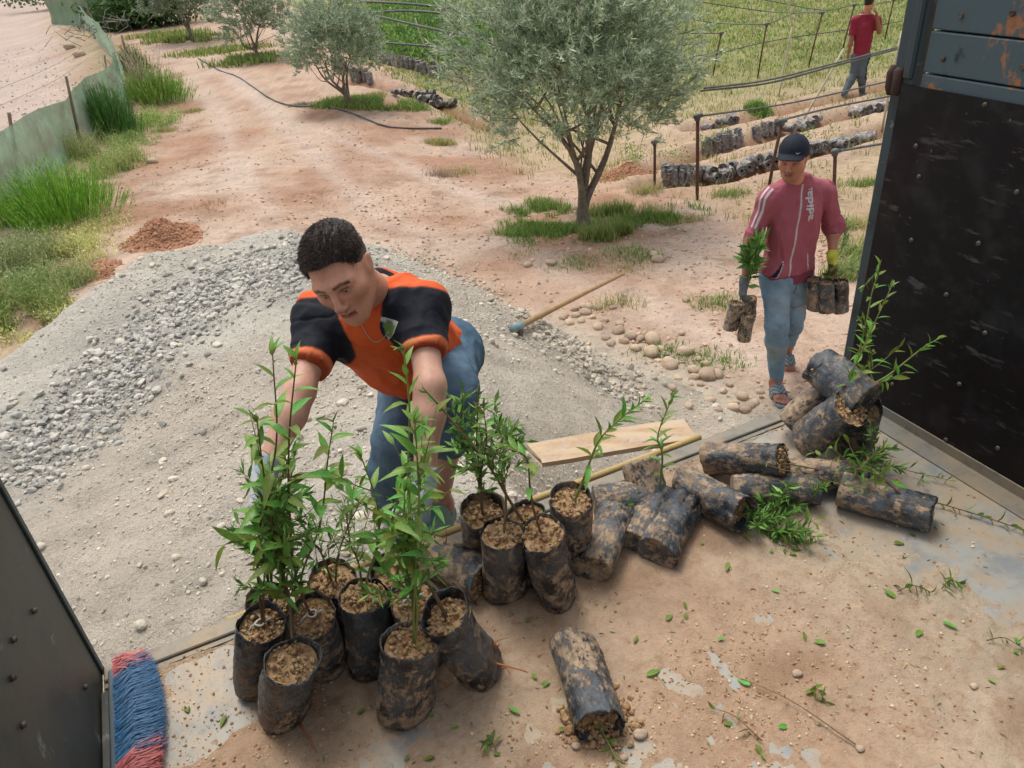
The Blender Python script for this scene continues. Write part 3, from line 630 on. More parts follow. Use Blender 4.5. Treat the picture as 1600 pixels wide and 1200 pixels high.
# ---------------------------------------------------------------- olive trees
OL = [1.9*A(184, 196, 168), 1.45*A(172, 190, 158), 1.4*A(150, 172, 138), 1.45*A(196, 206, 172), 1.4*A(128, 155, 124), 1.4*A(205, 210, 178), 1.4*A(156, 180, 148)]
def olive(base, crown_c, rad, nclump, leaves, label, limbs, leafL=.055, leafW=.012, trunk_r=.08, seed=1, dark=1.0, lowtrunk=.75, group='olive trees beside the dirt path'):
    R_ = np.random.default_rng(seed); r = root('olive_tree', label, 'tree', base, group=group)
    base = np.asarray(base); cc = np.asarray(crown_c); rad = np.asarray(rad)
    mb = MB(); ends = []
    fork = base+(cc-base)*[.25, .25, 0]+[0, 0, lowtrunk*.5]
    for (dx, dy, dz) in limbs:
        e = cc+np.array([dx, dy, dz])*rad; m = fork*.5+e*.5+R_.normal(0, .09, 3)+[0, 0, -.06]; s = base+[R_.normal(0, .02), R_.normal(0, .02), -.1]
        p = smooth_path([s, s*.35+fork*.65+R_.normal(0, .02, 3), m, e], 14); rr = trunk_r*np.interp(np.linspace(0, 1, 14), [0, .12, .4, 1], [1.25, 1.0, .55, .13]); rr *= 1+.12*R_.normal(0, 1, 14)*.4; mb.tube(p, rr, 8)
        for k in range(5):
            a = p[R_.integers(6, 13)]; b = cc+np.clip(R_.normal(0, .4, 3), -.6, .6)*rad; mb.tube(smooth_path([a, (a+b)/2+R_.normal(0, .06, 3), b], 6), [trunk_r*.25, trunk_r*.2, trunk_r*.15, trunk_r*.12, trunk_r*.08, .004], 5)
    child('trunk', mb.mesh('trunk'), M_bark, r)
    d = R_.normal(size=(nclump, 3)); d /= np.linalg.norm(d, axis=1)[:, None]; d[:, 2] = np.where(d[:, 2] < -.7, -d[:, 2]*.6, d[:, 2])
    lump = 1+.30*fbm(d, 1.9, 3, seed*3.1)
    rr = (R_.random(nclump)**.42)*lump; cp = cc+d*rad*rr[:, None]
    kk = (fbm(cp, 2.0/rad.mean(), 3, seed*5.0) > -.24); cp = cp[kk]; d = d[kk]
    tw = d*[1, 1, .55]+R_.normal(0, .35, d.shape)+[0, 0, .55]; tw /= np.linalg.norm(tw, axis=1)[:, None]
    tl = (.16+.16*R_.random(len(cp)))*rad.mean()*.75; n = len(cp)*leaves; i = np.repeat(np.arange(len(cp)), leaves); t = R_.random(n)
    pos = cp[i]+tw[i]*(tl[i]*t)[:, None]+R_.normal(0, .006, (n, 3)); ld = tw[i]*.9+R_.normal(0, .55, (n, 3)); mb = MB()
    cs = np.asarray(OL)*dark; L_ = leafL*(.6+.7*R_.random(n))
    leafquads(pos, ld, L_, leafW, mb, cs, .22, .25)
    child('foliage', mb.mesh('foliage'), M_leafol, r, kind='stuff')
    mb = MB()
    for k in range(0, len(cp), 3): mb.tube([cp[k]-tw[k]*.05, cp[k]+tw[k]*tl[k]], [.004, .002], 3)
    child('twigs', mb.mesh('twigs'), M_bark, r, kind='stuff')
b = TREE0; dist = b[1]
cc = at(893, 95, b[1]+.05)
olive(b, cc, (1.27, 1.1, 1.02), 3100, 27, 'big silvery green olive tree standing in grass behind the gravel heap', [(-.42, .1, -.35), (.22, 0, -.35), (-.1, .2, -.1), (.5, .1, -.1)], .075, .013, .082, 3, 1.0)
b = hg(545, 166); olive(b, at(522, 70, b[1]), (.98, .95, .78), 1100, 24, 'rounded olive tree with several thin stems, left of the big one', [(-.5, .1, -.3), (.4, 0, -.2), (.0, .3, .0), (-.2, -.2, -.2)], .085, .017, .055, 5, .92)
b = hg(402, 92); olive(b, at(392, 20, b[1]), (1.05, 1.0, .95), 800, 24, 'third olive tree back along the path, its top out of view', [(-.4, .1, -.4), (.3, 0, -.3), (.0, .3, .0)], .11, .022, .06, 8, .84)
b = hg(303, 64); olive(b, at(272, -15, b[1]), (1.25, 1.1, 1.15), 800, 22, 'fourth, dark and farthest olive tree at the bend of the path', [(-.4, .1, -.4), (.4, 0, -.4), (.0, .3, .0)], .13, .028, .07, 11, .68)
# dark hedge at the far left corner
mb = MB(); c = hg(125, 5)
for px, py, sx in ((130, 4, 2.5), (225, 42, .8), (245, 40, 1.0), (160, 0, 2.0)):
    c = hg(px, py); m = 2500; p = c+rng.normal(0, 1, (m, 3))*[sx, .6, .35]+[0, 0, .7]; p = p[p[:, 2] > c[2]]; leafquads(p, rng.normal(size=p.shape), .22, .12, mb, [A(90, 125, 65), A(70, 105, 55), A(110, 140, 75)])
tag(obj('hedge', mb.mesh('hedge'), M_grass, kind='stuff'), 'dark green hedge and low bushes beyond the far netting', 'hedge')

# ---------------------------------------------------------------- posts, hoses, canes of the plots
M_rust = mat('rusty_pipe', base=A(120, 88, 74), rough=.75, metallic=.2, noise=[(20, 4, .4, .7, A(90, 68, 60)), (60, 4, .5, .7, A(150, 110, 90))])
M_hose = mat('black_hose', base=A(92, 98, 100), rough=.5, noise=[(10, 4, .4, .7, A(130, 128, 122))])
M_cane = mat('pale_cane', base=A(226, 216, 184), rough=.7, noise=[(15, 3, .5, .7, A(190, 180, 150))])
postspec = [((1090, 312), (1090, 182), 'thick brown post nearest the big olive tree, carrying a hose'), ((1023, 290), (1023, 222), 'brown post showing under the right edge of the big olive crown'), ((1113, 118), (1127, 52), 'leaning rusty post right behind the big olive crown'), ((1183, 122), (1198, 38), 'leaning rusty post left of the three in the green plot'),
            ((1262, 105), (1285, 20), 'tilted rusty post in the green plot, nearest the man in the red shirt'), ((1312, 92), (1335, 8), 'dark rusty post directly behind the back of the man in the red shirt'), ((1200, 292), (1222, 190), 'brown post rising behind the cap of the walking man'), ((1303, 312), (1305, 237), 'post with a grey pipe joint beside the walking man\'s shoulder'), ((1382, 62), (1397, -2), 'rusty post between the man in the red shirt and the truck wall')]
TOP = {}
for k, (b_, t_, lb) in enumerate(postspec):
    b = hg(*b_); t = at(*t_, b[1]+.02); TOP[k] = t; r = root('hose_post', lb, 'post', b, group='rusty metal posts that carry the irrigation hoses'); s = .019 if k not in (0, 6, 7) else .022
    child('pipe', MB().tube(np.array([b-[0, 0, .15], (b+t)/2, t]), s, 8).mesh('pipe'), M_rust, r)
    child('clamp', MB().tube([t-[0, 0, .05], t-[0, 0, .01], t+[0, 0, .02], t+[0, 0, .035]], [s*1.5, s*1.9, s*1.7, s*1.0], 8).tube([t-[.05, 0, 0], t+[.06, .0, 0.01]], s*1.1, 8).mesh('clamp'), M_hose, r)
def hose(pts, lb, r_=.013, m=M_hose, name='irrigation_hose', cat='hose', grp='black irrigation hoses strung over the plots'):
    tag(obj(name, MB().tube(smooth_path(pts, 26), r_, 6).mesh(name), m), lb, cat, grp)
hose([TOP[0], at(1240, 160, TOP[0][1]+1.8), at(1392, 126, TOP[0][1]+3.6)], 'hose running right from the thick brown post over the rows of bags')
hose([TOP[6]+[0, 0, .02], at(1300, 168, TOP[6][1]+1.1), at(1392, 150, TOP[6][1]+2.2)], 'hose running from the post behind the walking man\'s cap to the truck', .015)
hose([TOP[7], at(1340, 231, TOP[7][1]+.3), at(1382, 224, TOP[7][1]+.6)], 'short grey pipe from the post with a joint to the truck wall', .016)
Y0 = TOP[2][1]
hose([at(1100, 138, 9.5), at(1200, 125, 10.2), at(1300, 100, 11.2), at(1402, 74, 12.3)], 'upper of two parallel hoses crossing in front of the man in the red shirt')
hose([at(1095, 142, 9.5), at(1200, 130, 10.2), at(1300, 104, 11.2), at(1402, 77, 12.3)], 'lower of two parallel hoses crossing in front of the man in the red shirt')
hose([at(1050, 52, Y0), at(1090, 52, Y0), TOP[2]], 'short hose from the big olive crown to the leaning post beside it')
hose([at(1082, 95, Y0+1), at(1200, 65, Y0+2), at(1320, 47, Y0+3), at(1410, 33, Y0+4)], 'hose passing behind the shoulders of the man in the red shirt')
hose([at(1055, 25, Y0+2), at(1120, 36, Y0+2.4), TOP[3]], 'hose from the big olive crown to the second leaning post')
hose([TOP[3], at(1245, 20, Y0+3), TOP[4]], 'sagging hose between two leaning posts of the green plot')
hose([at(1060, -2, Y0+3), at(1200, 18, Y0+4), TOP[4]], 'hose rising from the third post to the top of the photo', .014)
hose([at(1180, -3, Y0+5), at(1280, 15, Y0+4), TOP[5]], 'hose arriving from the top of the view at the dark post behind the man')
hose([TOP[5], at(1370, 6, Y0+4), at(1420, -4, Y0+5)], 'hose passing in front of the face of the man in the red shirt')
hose([at(560, 2, 24), at(660, 8, 23), at(780, 25, 22), at(850, 50, 20)], 'highest hose over the leafy crop', .03)
hose([at(570, 20, 22), at(640, 17, 21), at(720, 24, 20), at(830, 35, 18)], 'second hose over the leafy crop', .03)
hose([at(575, 22, 20), at(640, 37, 19), at(700, 50, 18), at(790, 66, 16)], 'third hose over the leafy crop, sagging lower', .026)
hose([at(590, 66, 18), at(680, 74, 17), at(740, 88, 16)], 'lowest hose over the leafy crop beside the olive crown', .022)
q = [hg(*p)+[0, 0, .02] for p in ((310, 92), (345, 112), (370, 120), (400, 140), (432, 160), (470, 168), (500, 166), (532, 172), (560, 182), (600, 198), (640, 202), (690, 202))]
hose(q, 'long dark hose snaking over the dry soil in front of the second olive tree', .017, grp=None or 'hoses lying on the ground')
for k, (b_, t_, lb) in enumerate([((1250, 196), (1319, 76), 'long pale stick leaning in front of the man in the red shirt'), ((1217, 150), (1238, 42), 'pale cane left of the tilted rusty post'), ((1238, 42), (1230, -6), 'upper pale cane at the top edge of the green plot'), ((1205, 38), (1204, -6), 'short pale cane at the top left of the green plot'), ((1244, 28), (1241, -6), 'thin pale cane right of two others at the top edge'),
                                  ((1378, 205), (1410, 48), 'pale cane partly hidden by the truck wall'), ((672, 98), (648, 28), 'long slanting pale cane in the leafy crop'), ((690, 140), (680, 72), 'pale cane at the right edge of the leafy crop'), ((732, 80), (720, 14), 'pale cane left of the big olive crown'), ((600, 38), (594, 2), 'pale cane at the upper left of the leafy crop'),
                                  ((566, 126), (560, 84), 'short pale cane stuck by the small black bags beside the second olive tree'), ((656, 30), (650, -4), 'thin pale cane at the top of the leafy crop'), ((710, 40), (704, -5), 'pale cane at the top behind the slanting one'), ((1110, 50), (1107, 4), 'pale cane just right of the big olive crown'), ((1176, 58), (1174, -4), 'pale cane before the second leaning post')]):
    b = hg(b_[0], b_[1]) if k != 2 else at(1238, 42, hg(1217, 150)[1]); t = at(*t_, b[1]+.05)
    tag(obj('cane', MB().tube(smooth_path([b, (b+t)/2+rng.normal(0, .01, 3), t], 6), .011 if b[1] < 12 else .02, 5).mesh('cane'), M_cane), lb, 'cane', 'pale canes stuck in the plots')
# ---------------------------------------------------------------- the truck bed
TL = np.array([-1.087, 1.305]); TE = np.array([.92, .391]); TN = np.array([-.391, .92]); TW = 2.445
TM = Matrix(((TE[0], TN[0], 0), (TE[1], TN[1], 0), (0, 0, 1)))
truck = root('truck', 'open truck bed with dirty steel floor and dark side walls, seen from inside', 'truck', (TL[0], TL[1], BED), TM)
def tl(x, y, z=0): return np.array([*(TL+TE*x+TN*y), BED+z])
def to_local(p): q = np.asarray(p)[:2]-TL; return q@TE, q@TN
def tpart(name, mb, m, smooth=False, **kw): return obj(name, mb.mesh(name, smooth), m, truck, **kw)
M_floor = mat('worn_steel_floor', base=A(182, 182, 174), rough=.55, spec=.4, metallic=.1, noise=[(3, 6, .40, .60, A(196, 176, 148)), (14, 6, .48, .62, A(192, 172, 146)), (9, 6, .5, .7, A(150, 156, 158)), (40, 4, .55, .75, .75)], bump=[(30, .2, .003)])
M_sill = mat('sill_steel', base=A(150, 148, 138), rough=.6, spec=.4, metallic=.2, noise=[(6, 6, .4, .65, A(175, 158, 132)), (25, 4, .5, .7, .7)], bump=[(40, .3, .003)])
M_black = mat('scuffed_black_plate', base=A(6, 8, 18), rough=.5, spec=.22, noise=[(1.8, 6, .50, .62, A(34, 14, 20)), (2.5, 5, .56, .68, A(22, 30, 40)), (5, 7, .57, .70, A(42, 46, 52), (.5, .5, 1.4)), (13, 8, .64, .68, A(80, 80, 80), (.5, .5, 1.8)), (3, 6, .56, .72, A(58, 48, 36)), (9, 8, .50, .80, A(54, 54, 54)), (28, 8, .6, .68, A(74, 72, 68), (.3, .3, 1.5)), (40, 5, .70, .73, A(110, 110, 108))], bump=[(12, .25, .004)])
M_olive = mat('grimy_dark_plate', base=A(70, 74, 66), rough=.5, spec=.5, noise=[(2.2, 6, .45, .65, A(88, 84, 70)), (6, 6, .52, .68, A(52, 58, 58)), (14, 8, .62, .7, A(140, 150, 148)), (40, 4, .6, .75, .7)], bump=[(14, .3, .004)])
M_teal = mat('flaking_teal_paint', base=A(82, 102, 110), rough=.6, spec=.4, noise=[(3, 5, .4, .7, A(80, 100, 104), (.4, .4, 3)), (5.5, 8, .575, .60, A(176, 118, 76), (1, 1.0, .6)), (9, 6, .62, .68, A(36, 40, 42))], bump=[(6, .4, .004), (80, .3, .002)])
M_post = mat('teal_post', base=A(62, 80, 84), rough=.5, spec=.4, noise=[(5, 6, .5, .65, A(40, 46, 46)), (12, 6, .6, .66, A(92, 60, 46)), (20, 6, .62, .7, A(120, 130, 128))], bump=[(20, .4, .003)])
M_bolt = mat('bolt_steel', base=A(120, 112, 100), rough=.5, metallic=.5, noise=[(60, 3, .4, .7, A(80, 66, 54))])
tpart('floor_plate', MB().box((.60, -2.08, -.004), (1.18, 4.0, .008)), M_floor)
tpart('floor_plate', MB().box((1.8, -2.08, -.004), (1.21, 4.0, .008)), M_floor)
tpart('floor_frame', MB().box((TW/2, -2.05, -.06), (TW, 4.1, .10)).box((TW/2, .005, -.10), (TW, .03, .12), bev=.004), M_sill)
tpart('sill', MB().box((TW/2, -.028, .004), (TW-.01, .05, .012), bev=.003).box((TW/2, -.063, -.003), (TW-.01, .014, .01)), M_sill)
tpart('wall_flange', MB().box((TW-.05, -2.1, .003), (.07, 4.0, .006), bev=.001).box((TW-.012, -2.1, .02), (.006, 4.0, .035)), M_sill)
rw = tpart('side_wall', MB().box((TW-.004, -2.02, .518), (.008, 3.98, 1.036)), M_black)
tpart('added_seam_backing', MB().box((TW+.034, -2.06, 1.42), (.006, 3.94, .84)), M_post)  # board added behind the planks so that their seams stay dark
pst = tpart('wall_post', MB().box((TW+.02, -.028, .95), (.045, .076, 1.95), bev=.006).box((TW+.01, -.045, 1.45), (.05, .03, .8), bev=.006), M_post)
tpart('hinge', MB().tube([(TW+.0, .012, 1.00), (TW+.0, .012, 1.02), (TW+.0, .014, 1.06), (TW, .012, 1.08)], [.008, .015, .015, .008], 12).box((TW-.002, -.012, 1.04), (.03, .03, .075), bev=.008), mat('rust_dark', base=A(78, 58, 50), rough=.8, bump=[(50, .5, .004)]), True)
zz = [1.030, 1.072, 1.180, 1.288, 1.396, 1.504, 1.612, 1.72, 1.83]
for a, b in zip(zz[:-1], zz[1:]):
    tpart('plank', MB().box((TW+.012+.002*rng.random(), -2.06, (a+b)/2), (.028, 3.95, b-a-.0045), bev=.003), M_teal)
for y_, z_ in ((-.165, 1.22), (-.14, 1.115), (-.30, 1.235), (-.36, 1.12)): tpart('screw_mark', MB().tube([(TW-.006, y_, z_), (TW-.001, y_, z_)], [.0065, .008], 12), M_bolt)
def wall_hit(px, py, x_):
    d = ray(px, py); o2 = np.array([*(TL+TE*x_), 0]); e3 = np.array([*TE, 0]); t = ((o2-cO)@e3)/(d@e3); P = cO+d*t; return (P[:2]-TL)@TN, P[2]-BED
for px, py in ((1540, 164), (1432, 228), (1437, 276), (1590, 300), (1425, 375), (1530, 380), (1480, 460), (1540, 520), (1500, 600), (1479, 687), (1395, 600), (1560, 700), (1450, 540)):
    y_, z_ = wall_hit(px, py, TW-.007); tpart('bolt', MB().tube([(TW-.004, y_, z_), (TW-.011, y_, z_), (TW-.013, y_, z_)], [.0075, .007, .004], 10), M_bolt, True)
lw = tpart('side_wall', MB().box((-.003, -2.0, .515), (.006, 4.0, 1.03)), M_olive)
tpart('wall_post', MB().box((-.026, -.02, .6), (.04, .06, 1.25), bev=.004).box((.003, -.012, .515), (.006, .022, 1.03), bev=.002), M_post)
tpart('wall_flange', MB().box((.012, -2.1, .012), (.018, 4.0, .024), bev=.002), M_olive)
for px, py in ((52, 955), (132, 1074), (34, 1134), (20, 1000), (18, 1060)):
    y_, z_ = wall_hit(px, py, .001); tpart('bolt', MB().tube([(0, y_, z_), (.007, y_, z_), (.009, y_, z_)], [.0065, .006, .003], 10), M_bolt, True)
tpart('bumper', MB().box((TW/2, -.04, -.32), (TW-.3, .10, .12), bev=.01), M_post)
tpart('chassis_beam', MB().box((TW/2-.4, -1.9, -.28), (.09, 3.6, .22)).box((TW/2+.4, -1.9, -.28), (.09, 3.6, .22)), M_post)
M_yel = mat('yellow_paint', base=A(218, 190, 126), rough=.7, noise=[(8, 5, .45, .65, A(206, 176, 120)), (30, 4, .5, .7, .75)], bump=[(30, .4, .004)])
tpart('yellow_bar', MB().tube(smooth_path([(.30, .034, -.035), (.7, .036, -.018), (1.2, .034, -.012), (1.86, .032, -.012)], 20), .0115, 10), M_yel, True)

# dirt lying on the floor (its low places let the steel show)
M_dirt = mat('bed_dirt', attr=True, rough=.95, spec=.15, noise=[(30, 6, .5, .75, A(182, 148, 118)), (90, 5, .5, .75, .78), (12, 5, .55, .75, .88)], bump=[(40, .5, .01), (160, .6, .004)])
def dirt_h(x, y):
    P = P3(x, y); cov = .35+.0*x
    cov = cov-1.0*np.exp(-(((x-.28)/.42)**2+((y+.17)/.22)**2))-.9*sst(1.75, 2.25, x+.25*fbm(P, 1.6, 2))
    cov = cov-.75*np.exp(-(((x-1.08)/.09)**2+((y+.98)/.04)**2))-.5*np.exp(-(((x-.55)/.3)**2+((y+.62)/.10)**2))
    for sx, sy, a, l in ((1.22, -.72, 2.3, .09), (1.34, -.72, 1.5, .09), (1.0, -.70, 1.7, .06)):
        u = (x-sx)*math.cos(a)+(y-sy)*math.sin(a); w = -(x-sx)*math.sin(a)+(y-sy)*math.cos(a); cov = cov-.75*np.exp(-((u/l)**2+(w/.022)**2))
    f = fbm(P, 1.8, 3, 3)*.9+fbm(P, 7, 4, 7)*.5
    return .010*(cov+f*.9)+.004*fbm(P, 22, 3, 2)+.0022*fbm(P, 60, 2, 2)+.008*np.exp(-(((x-1.5)/.4)**2+((y+.35)/.22)**2))+.007*np.exp(-(((x-.95)/.5)**2+((y+.34)/.16)**2))*(1+fbm(P, 9, 3))+.007*np.exp(-((y+.075)/.012)**2)
xs = np.arange(.03, TW-.02, .0085); ys = np.arange(-1.75, -.072, .0085)
V, Q = grid(xs, ys, dirt_h); P = P3(V[:, 0], V[:, 1])
C = np.tile(1.02*A(208, 182, 154), (len(V), 1)); C = mixc(C, 1.0*A(196, 160, 130), sst(-.2, .5, fbm(P, 2.2, 3, 8))*.7); C = mixc(C, A(205, 190, 165), sst(1.2, 2.2, V[:, 0])*.9); C = mixc(C, A(150, 110, 80), sst(.1, .5, fbm(P, 5, 5, 41))*.5); C = C*(1+.14*fbm(P, 14, 4, 1)[:, None]+.10*fbm(P, 50, 2, 1)[:, None])
V[:, 2] = np.minimum(V[:, 2], .03)
o = obj('bed_soil', make_mesh('bed_soil', V, Q, True, np.clip(C, .01, .8)), M_dirt, kind='stuff'); o.matrix_world = WM['truck']
tag(o, 'thin layer of tan soil spread over the steel floor of the truck', 'soil')
def floor_z(p):
    x, y = to_local(p); return BED+max(0.0, float(dirt_h(np.array(x), np.array(y))))
mb = MB(); n = 34000; x = .05+rng.random(n)*2.3; y = -1.6+rng.random(n)*1.54; k = rng.random(n) < .06+.9*sst(-.02, .4, fbm(P3(x, y), 2.4, 3, 21))*sst(2.3, 1.2, x)+.9*(y > -.09); x, y = x[k], y[k]
s = .001+.0042*rng.random(len(x))**4.5; Pp = np.stack([x, y, np.maximum(0, dirt_h(x, y))+s*.3], 1)
ccol = 1.3*np.array([A(204, 170, 134), A(190, 152, 114), A(225, 205, 170), A(180, 138, 102)]); V, (F,) = scatter(RT[1][0], [RT[1][1]], Pp, rand_rot(len(Pp)), s); mb.add(V, T=F, C=np.repeat(ccol[rng.integers(0, 4, len(Pp))], len(RT[1][0]), 0))
n = 700; x = .3+rng.random(n)*1.9; y = -1.5+rng.random(n)*1.4; k = fbm(P3(x, y), 2, 2, 9) > -.1; P_ = np.stack([x, y, np.maximum(0, dirt_h(x, y))+.002], 1)[k]; D = rng.normal(size=P_.shape); D[:, 2] *= .12; leafquads(P_, D, .008+.012*rng.random(len(P_)), .004, mb, [A(120, 140, 80), A(160, 140, 95), A(190, 170, 120), A(100, 120, 70)])
o = obj('soil_crumbs', mb.mesh('soil_crumbs', False), M_stone, kind='stuff'); o.matrix_world = WM['truck']; tag(o, 'crumbs of soil, grit and bits of dry leaf on the truck floor', 'crumbs')
for px, py, s in ((1245, 1056, .012), (1343, 1175, .009), (1000, 1150, .016), (1045, 1003, .006), (900, 1168, .011), (1520, 1078, .009), (975, 1185, .009)):
    p = on(px, py); o = obj('clod', cob_me[int(s*1000) % 6], obj_tint(mat('clod_soil', base=A(200, 150, 112), rough=.95, noise=[(80, 4, .4, .7, .7)])) if 'M_clod' not in globals() else M_clod)
    M_clod = o.data.materials[0] if False else bpy.data.materials['clod_soil']
    o.location = (p[0], p[1], floor_z(p)+s*.4); o.scale = (s, s, s); tag(o, 'small reddish clod or pebble lying loose on the truck floor', 'clod', 'clods on the truck floor')

# ---------------------------------------------------------------- bags of soil and saplings
def bag_material():
    m = mat('muddy_black_plastic', base=A(52, 56, 62), rough=.42, spec=.5, obr=1)
    nt = m.node_tree; N = nt.nodes; L = nt.links; b = N['Principled BSDF']; oi = [x_ for x_ in N if x_.type == 'OBJECT_INFO'][0]
    va = [x_ for x_ in N if x_.type == 'VECT_MATH'][0]
    tc = [x_ for x_ in N if x_.type == 'TEX_COORD'][0]
    def noise(sc, det, rough=.65, stretch=None):
        t = N.new('ShaderNodeTexNoise'); t.inputs['Scale'].default_value = sc; t.inputs['Detail'].default_value = det; t.inputs['Roughness'].default_value = rough; t.inputs['Distortion'].default_value = .3
        if stretch: mp = N.new('ShaderNodeMapping'); mp.inputs['Scale'].default_value = stretch; L.new(va.outputs[0], mp.inputs[0]); L.new(mp.outputs[0], t.inputs[0])
        else: L.new(va.outputs[0], t.inputs[0])
        return t.outputs[0]
    def rng_(v, a, b_, lo=0, hi=1):
        r = N.new('ShaderNodeMapRange'); r.inputs[1].default_value = a; r.inputs[2].default_value = b_; r.inputs[3].default_value = lo; r.inputs[4].default_value = hi; L.new(v, r.inputs[0]); return r.outputs[0]
    def math_(op, a, b_):
        q = N.new('ShaderNodeMath'); q.operation = op
        for i, v in enumerate((a, b_)):
            if isinstance(v, (int, float)): q.inputs[i].default_value = v
            else: L.new(v, q.inputs[i])
        return q.outputs[0]
    sx = N.new('ShaderNodeSeparateXYZ'); L.new(tc.outputs['Object'], sx.inputs[0])
    zt = rng_(sx.outputs[2], .02, .25, .10, -.02)                       # more mud near the foot of the bag
    big = math_('ADD', math_('ADD', noise(26, 6), zt), rng_(oi.outputs['Random'], 0, 1, -.06, .07))
    fine = noise(120, 8, .80, (1, 1, .45)); mixv = math_('ADD', math_('MULTIPLY', big, .5), math_('MULTIPLY', fine, .5))
    mud = math_('MULTIPLY', math_('ADD', math_('MULTIPLY', rng_(mixv, .48, .60), .22), math_('MULTIPLY', rng_(mixv, .528, .562), .78)), .97)
    n2 = noise(38, 5); c1 = N.new('ShaderNodeMix'); c1.data_type = 'RGBA'; c1.inputs[6].default_value = (*A(208, 180, 148), 1); c1.inputs[7].default_value = (*A(146, 124, 100), 1); L.new(rng_(n2, .4, .65), c1.inputs[0])
    dust = N.new('ShaderNodeMix'); dust.data_type = 'RGBA'; dust.inputs[6].default_value = (*A(26, 31, 40), 1); dust.inputs[7].default_value = (*A(104, 114, 122), 1); L.new(rng_(noise(9, 5), .38, .66), dust.inputs[0])
    mx = N.new('ShaderNodeMix'); mx.data_type = 'RGBA'; L.new(mud, mx.inputs[0]); L.new(dust.outputs[2], mx.inputs[6]); L.new(c1.outputs[2], mx.inputs[7]); L.new(mx.outputs[2], b.inputs['Base Color'])
    L.new(rng_(mud, 0, 1, .27, .92), b.inputs['Roughness'])
    bp = N.new('ShaderNodeBump'); bp.inputs['Strength'].default_value = .6; bp.inputs['Distance'].default_value = .004
    L.new(math_('ADD', math_('MULTIPLY', mud, .5), fine), bp.inputs['Height'])
    b2 = N.new('ShaderNodeBump'); b2.inputs['Strength'].default_value = 1.0; b2.inputs['Distance'].default_value = .006; rgd = noise(15, 4, .5, (1, 1, .8)); rn = rgd.node; rn.noise_type = 'RIDGED_MULTIFRACTAL'; b2.inputs['Distance'].default_value = .007; L.new(rgd, b2.inputs['Height']); L.new(bp.outputs[0], b2.inputs['Normal']); L.new(b2.outputs[0], b.inputs['Normal'])
    return m
M_bag = bag_material()
M_bsoil = mat('potting_soil', base=A(220, 186, 142), rough=.95, spec=.15, obr=1, noise=[(40, 5, .4, .65, A(180, 134, 98)), (110, 5, .5, .7, .6), (25, 4, .58, .7, A(205, 180, 110))], bump=[(70, .8, .008)])
M_root = mat('orange_root', base=A(200, 130, 84), rough=.8)
M_tie = mat('white_tie', base=A(225, 225, 220), rough=.6)
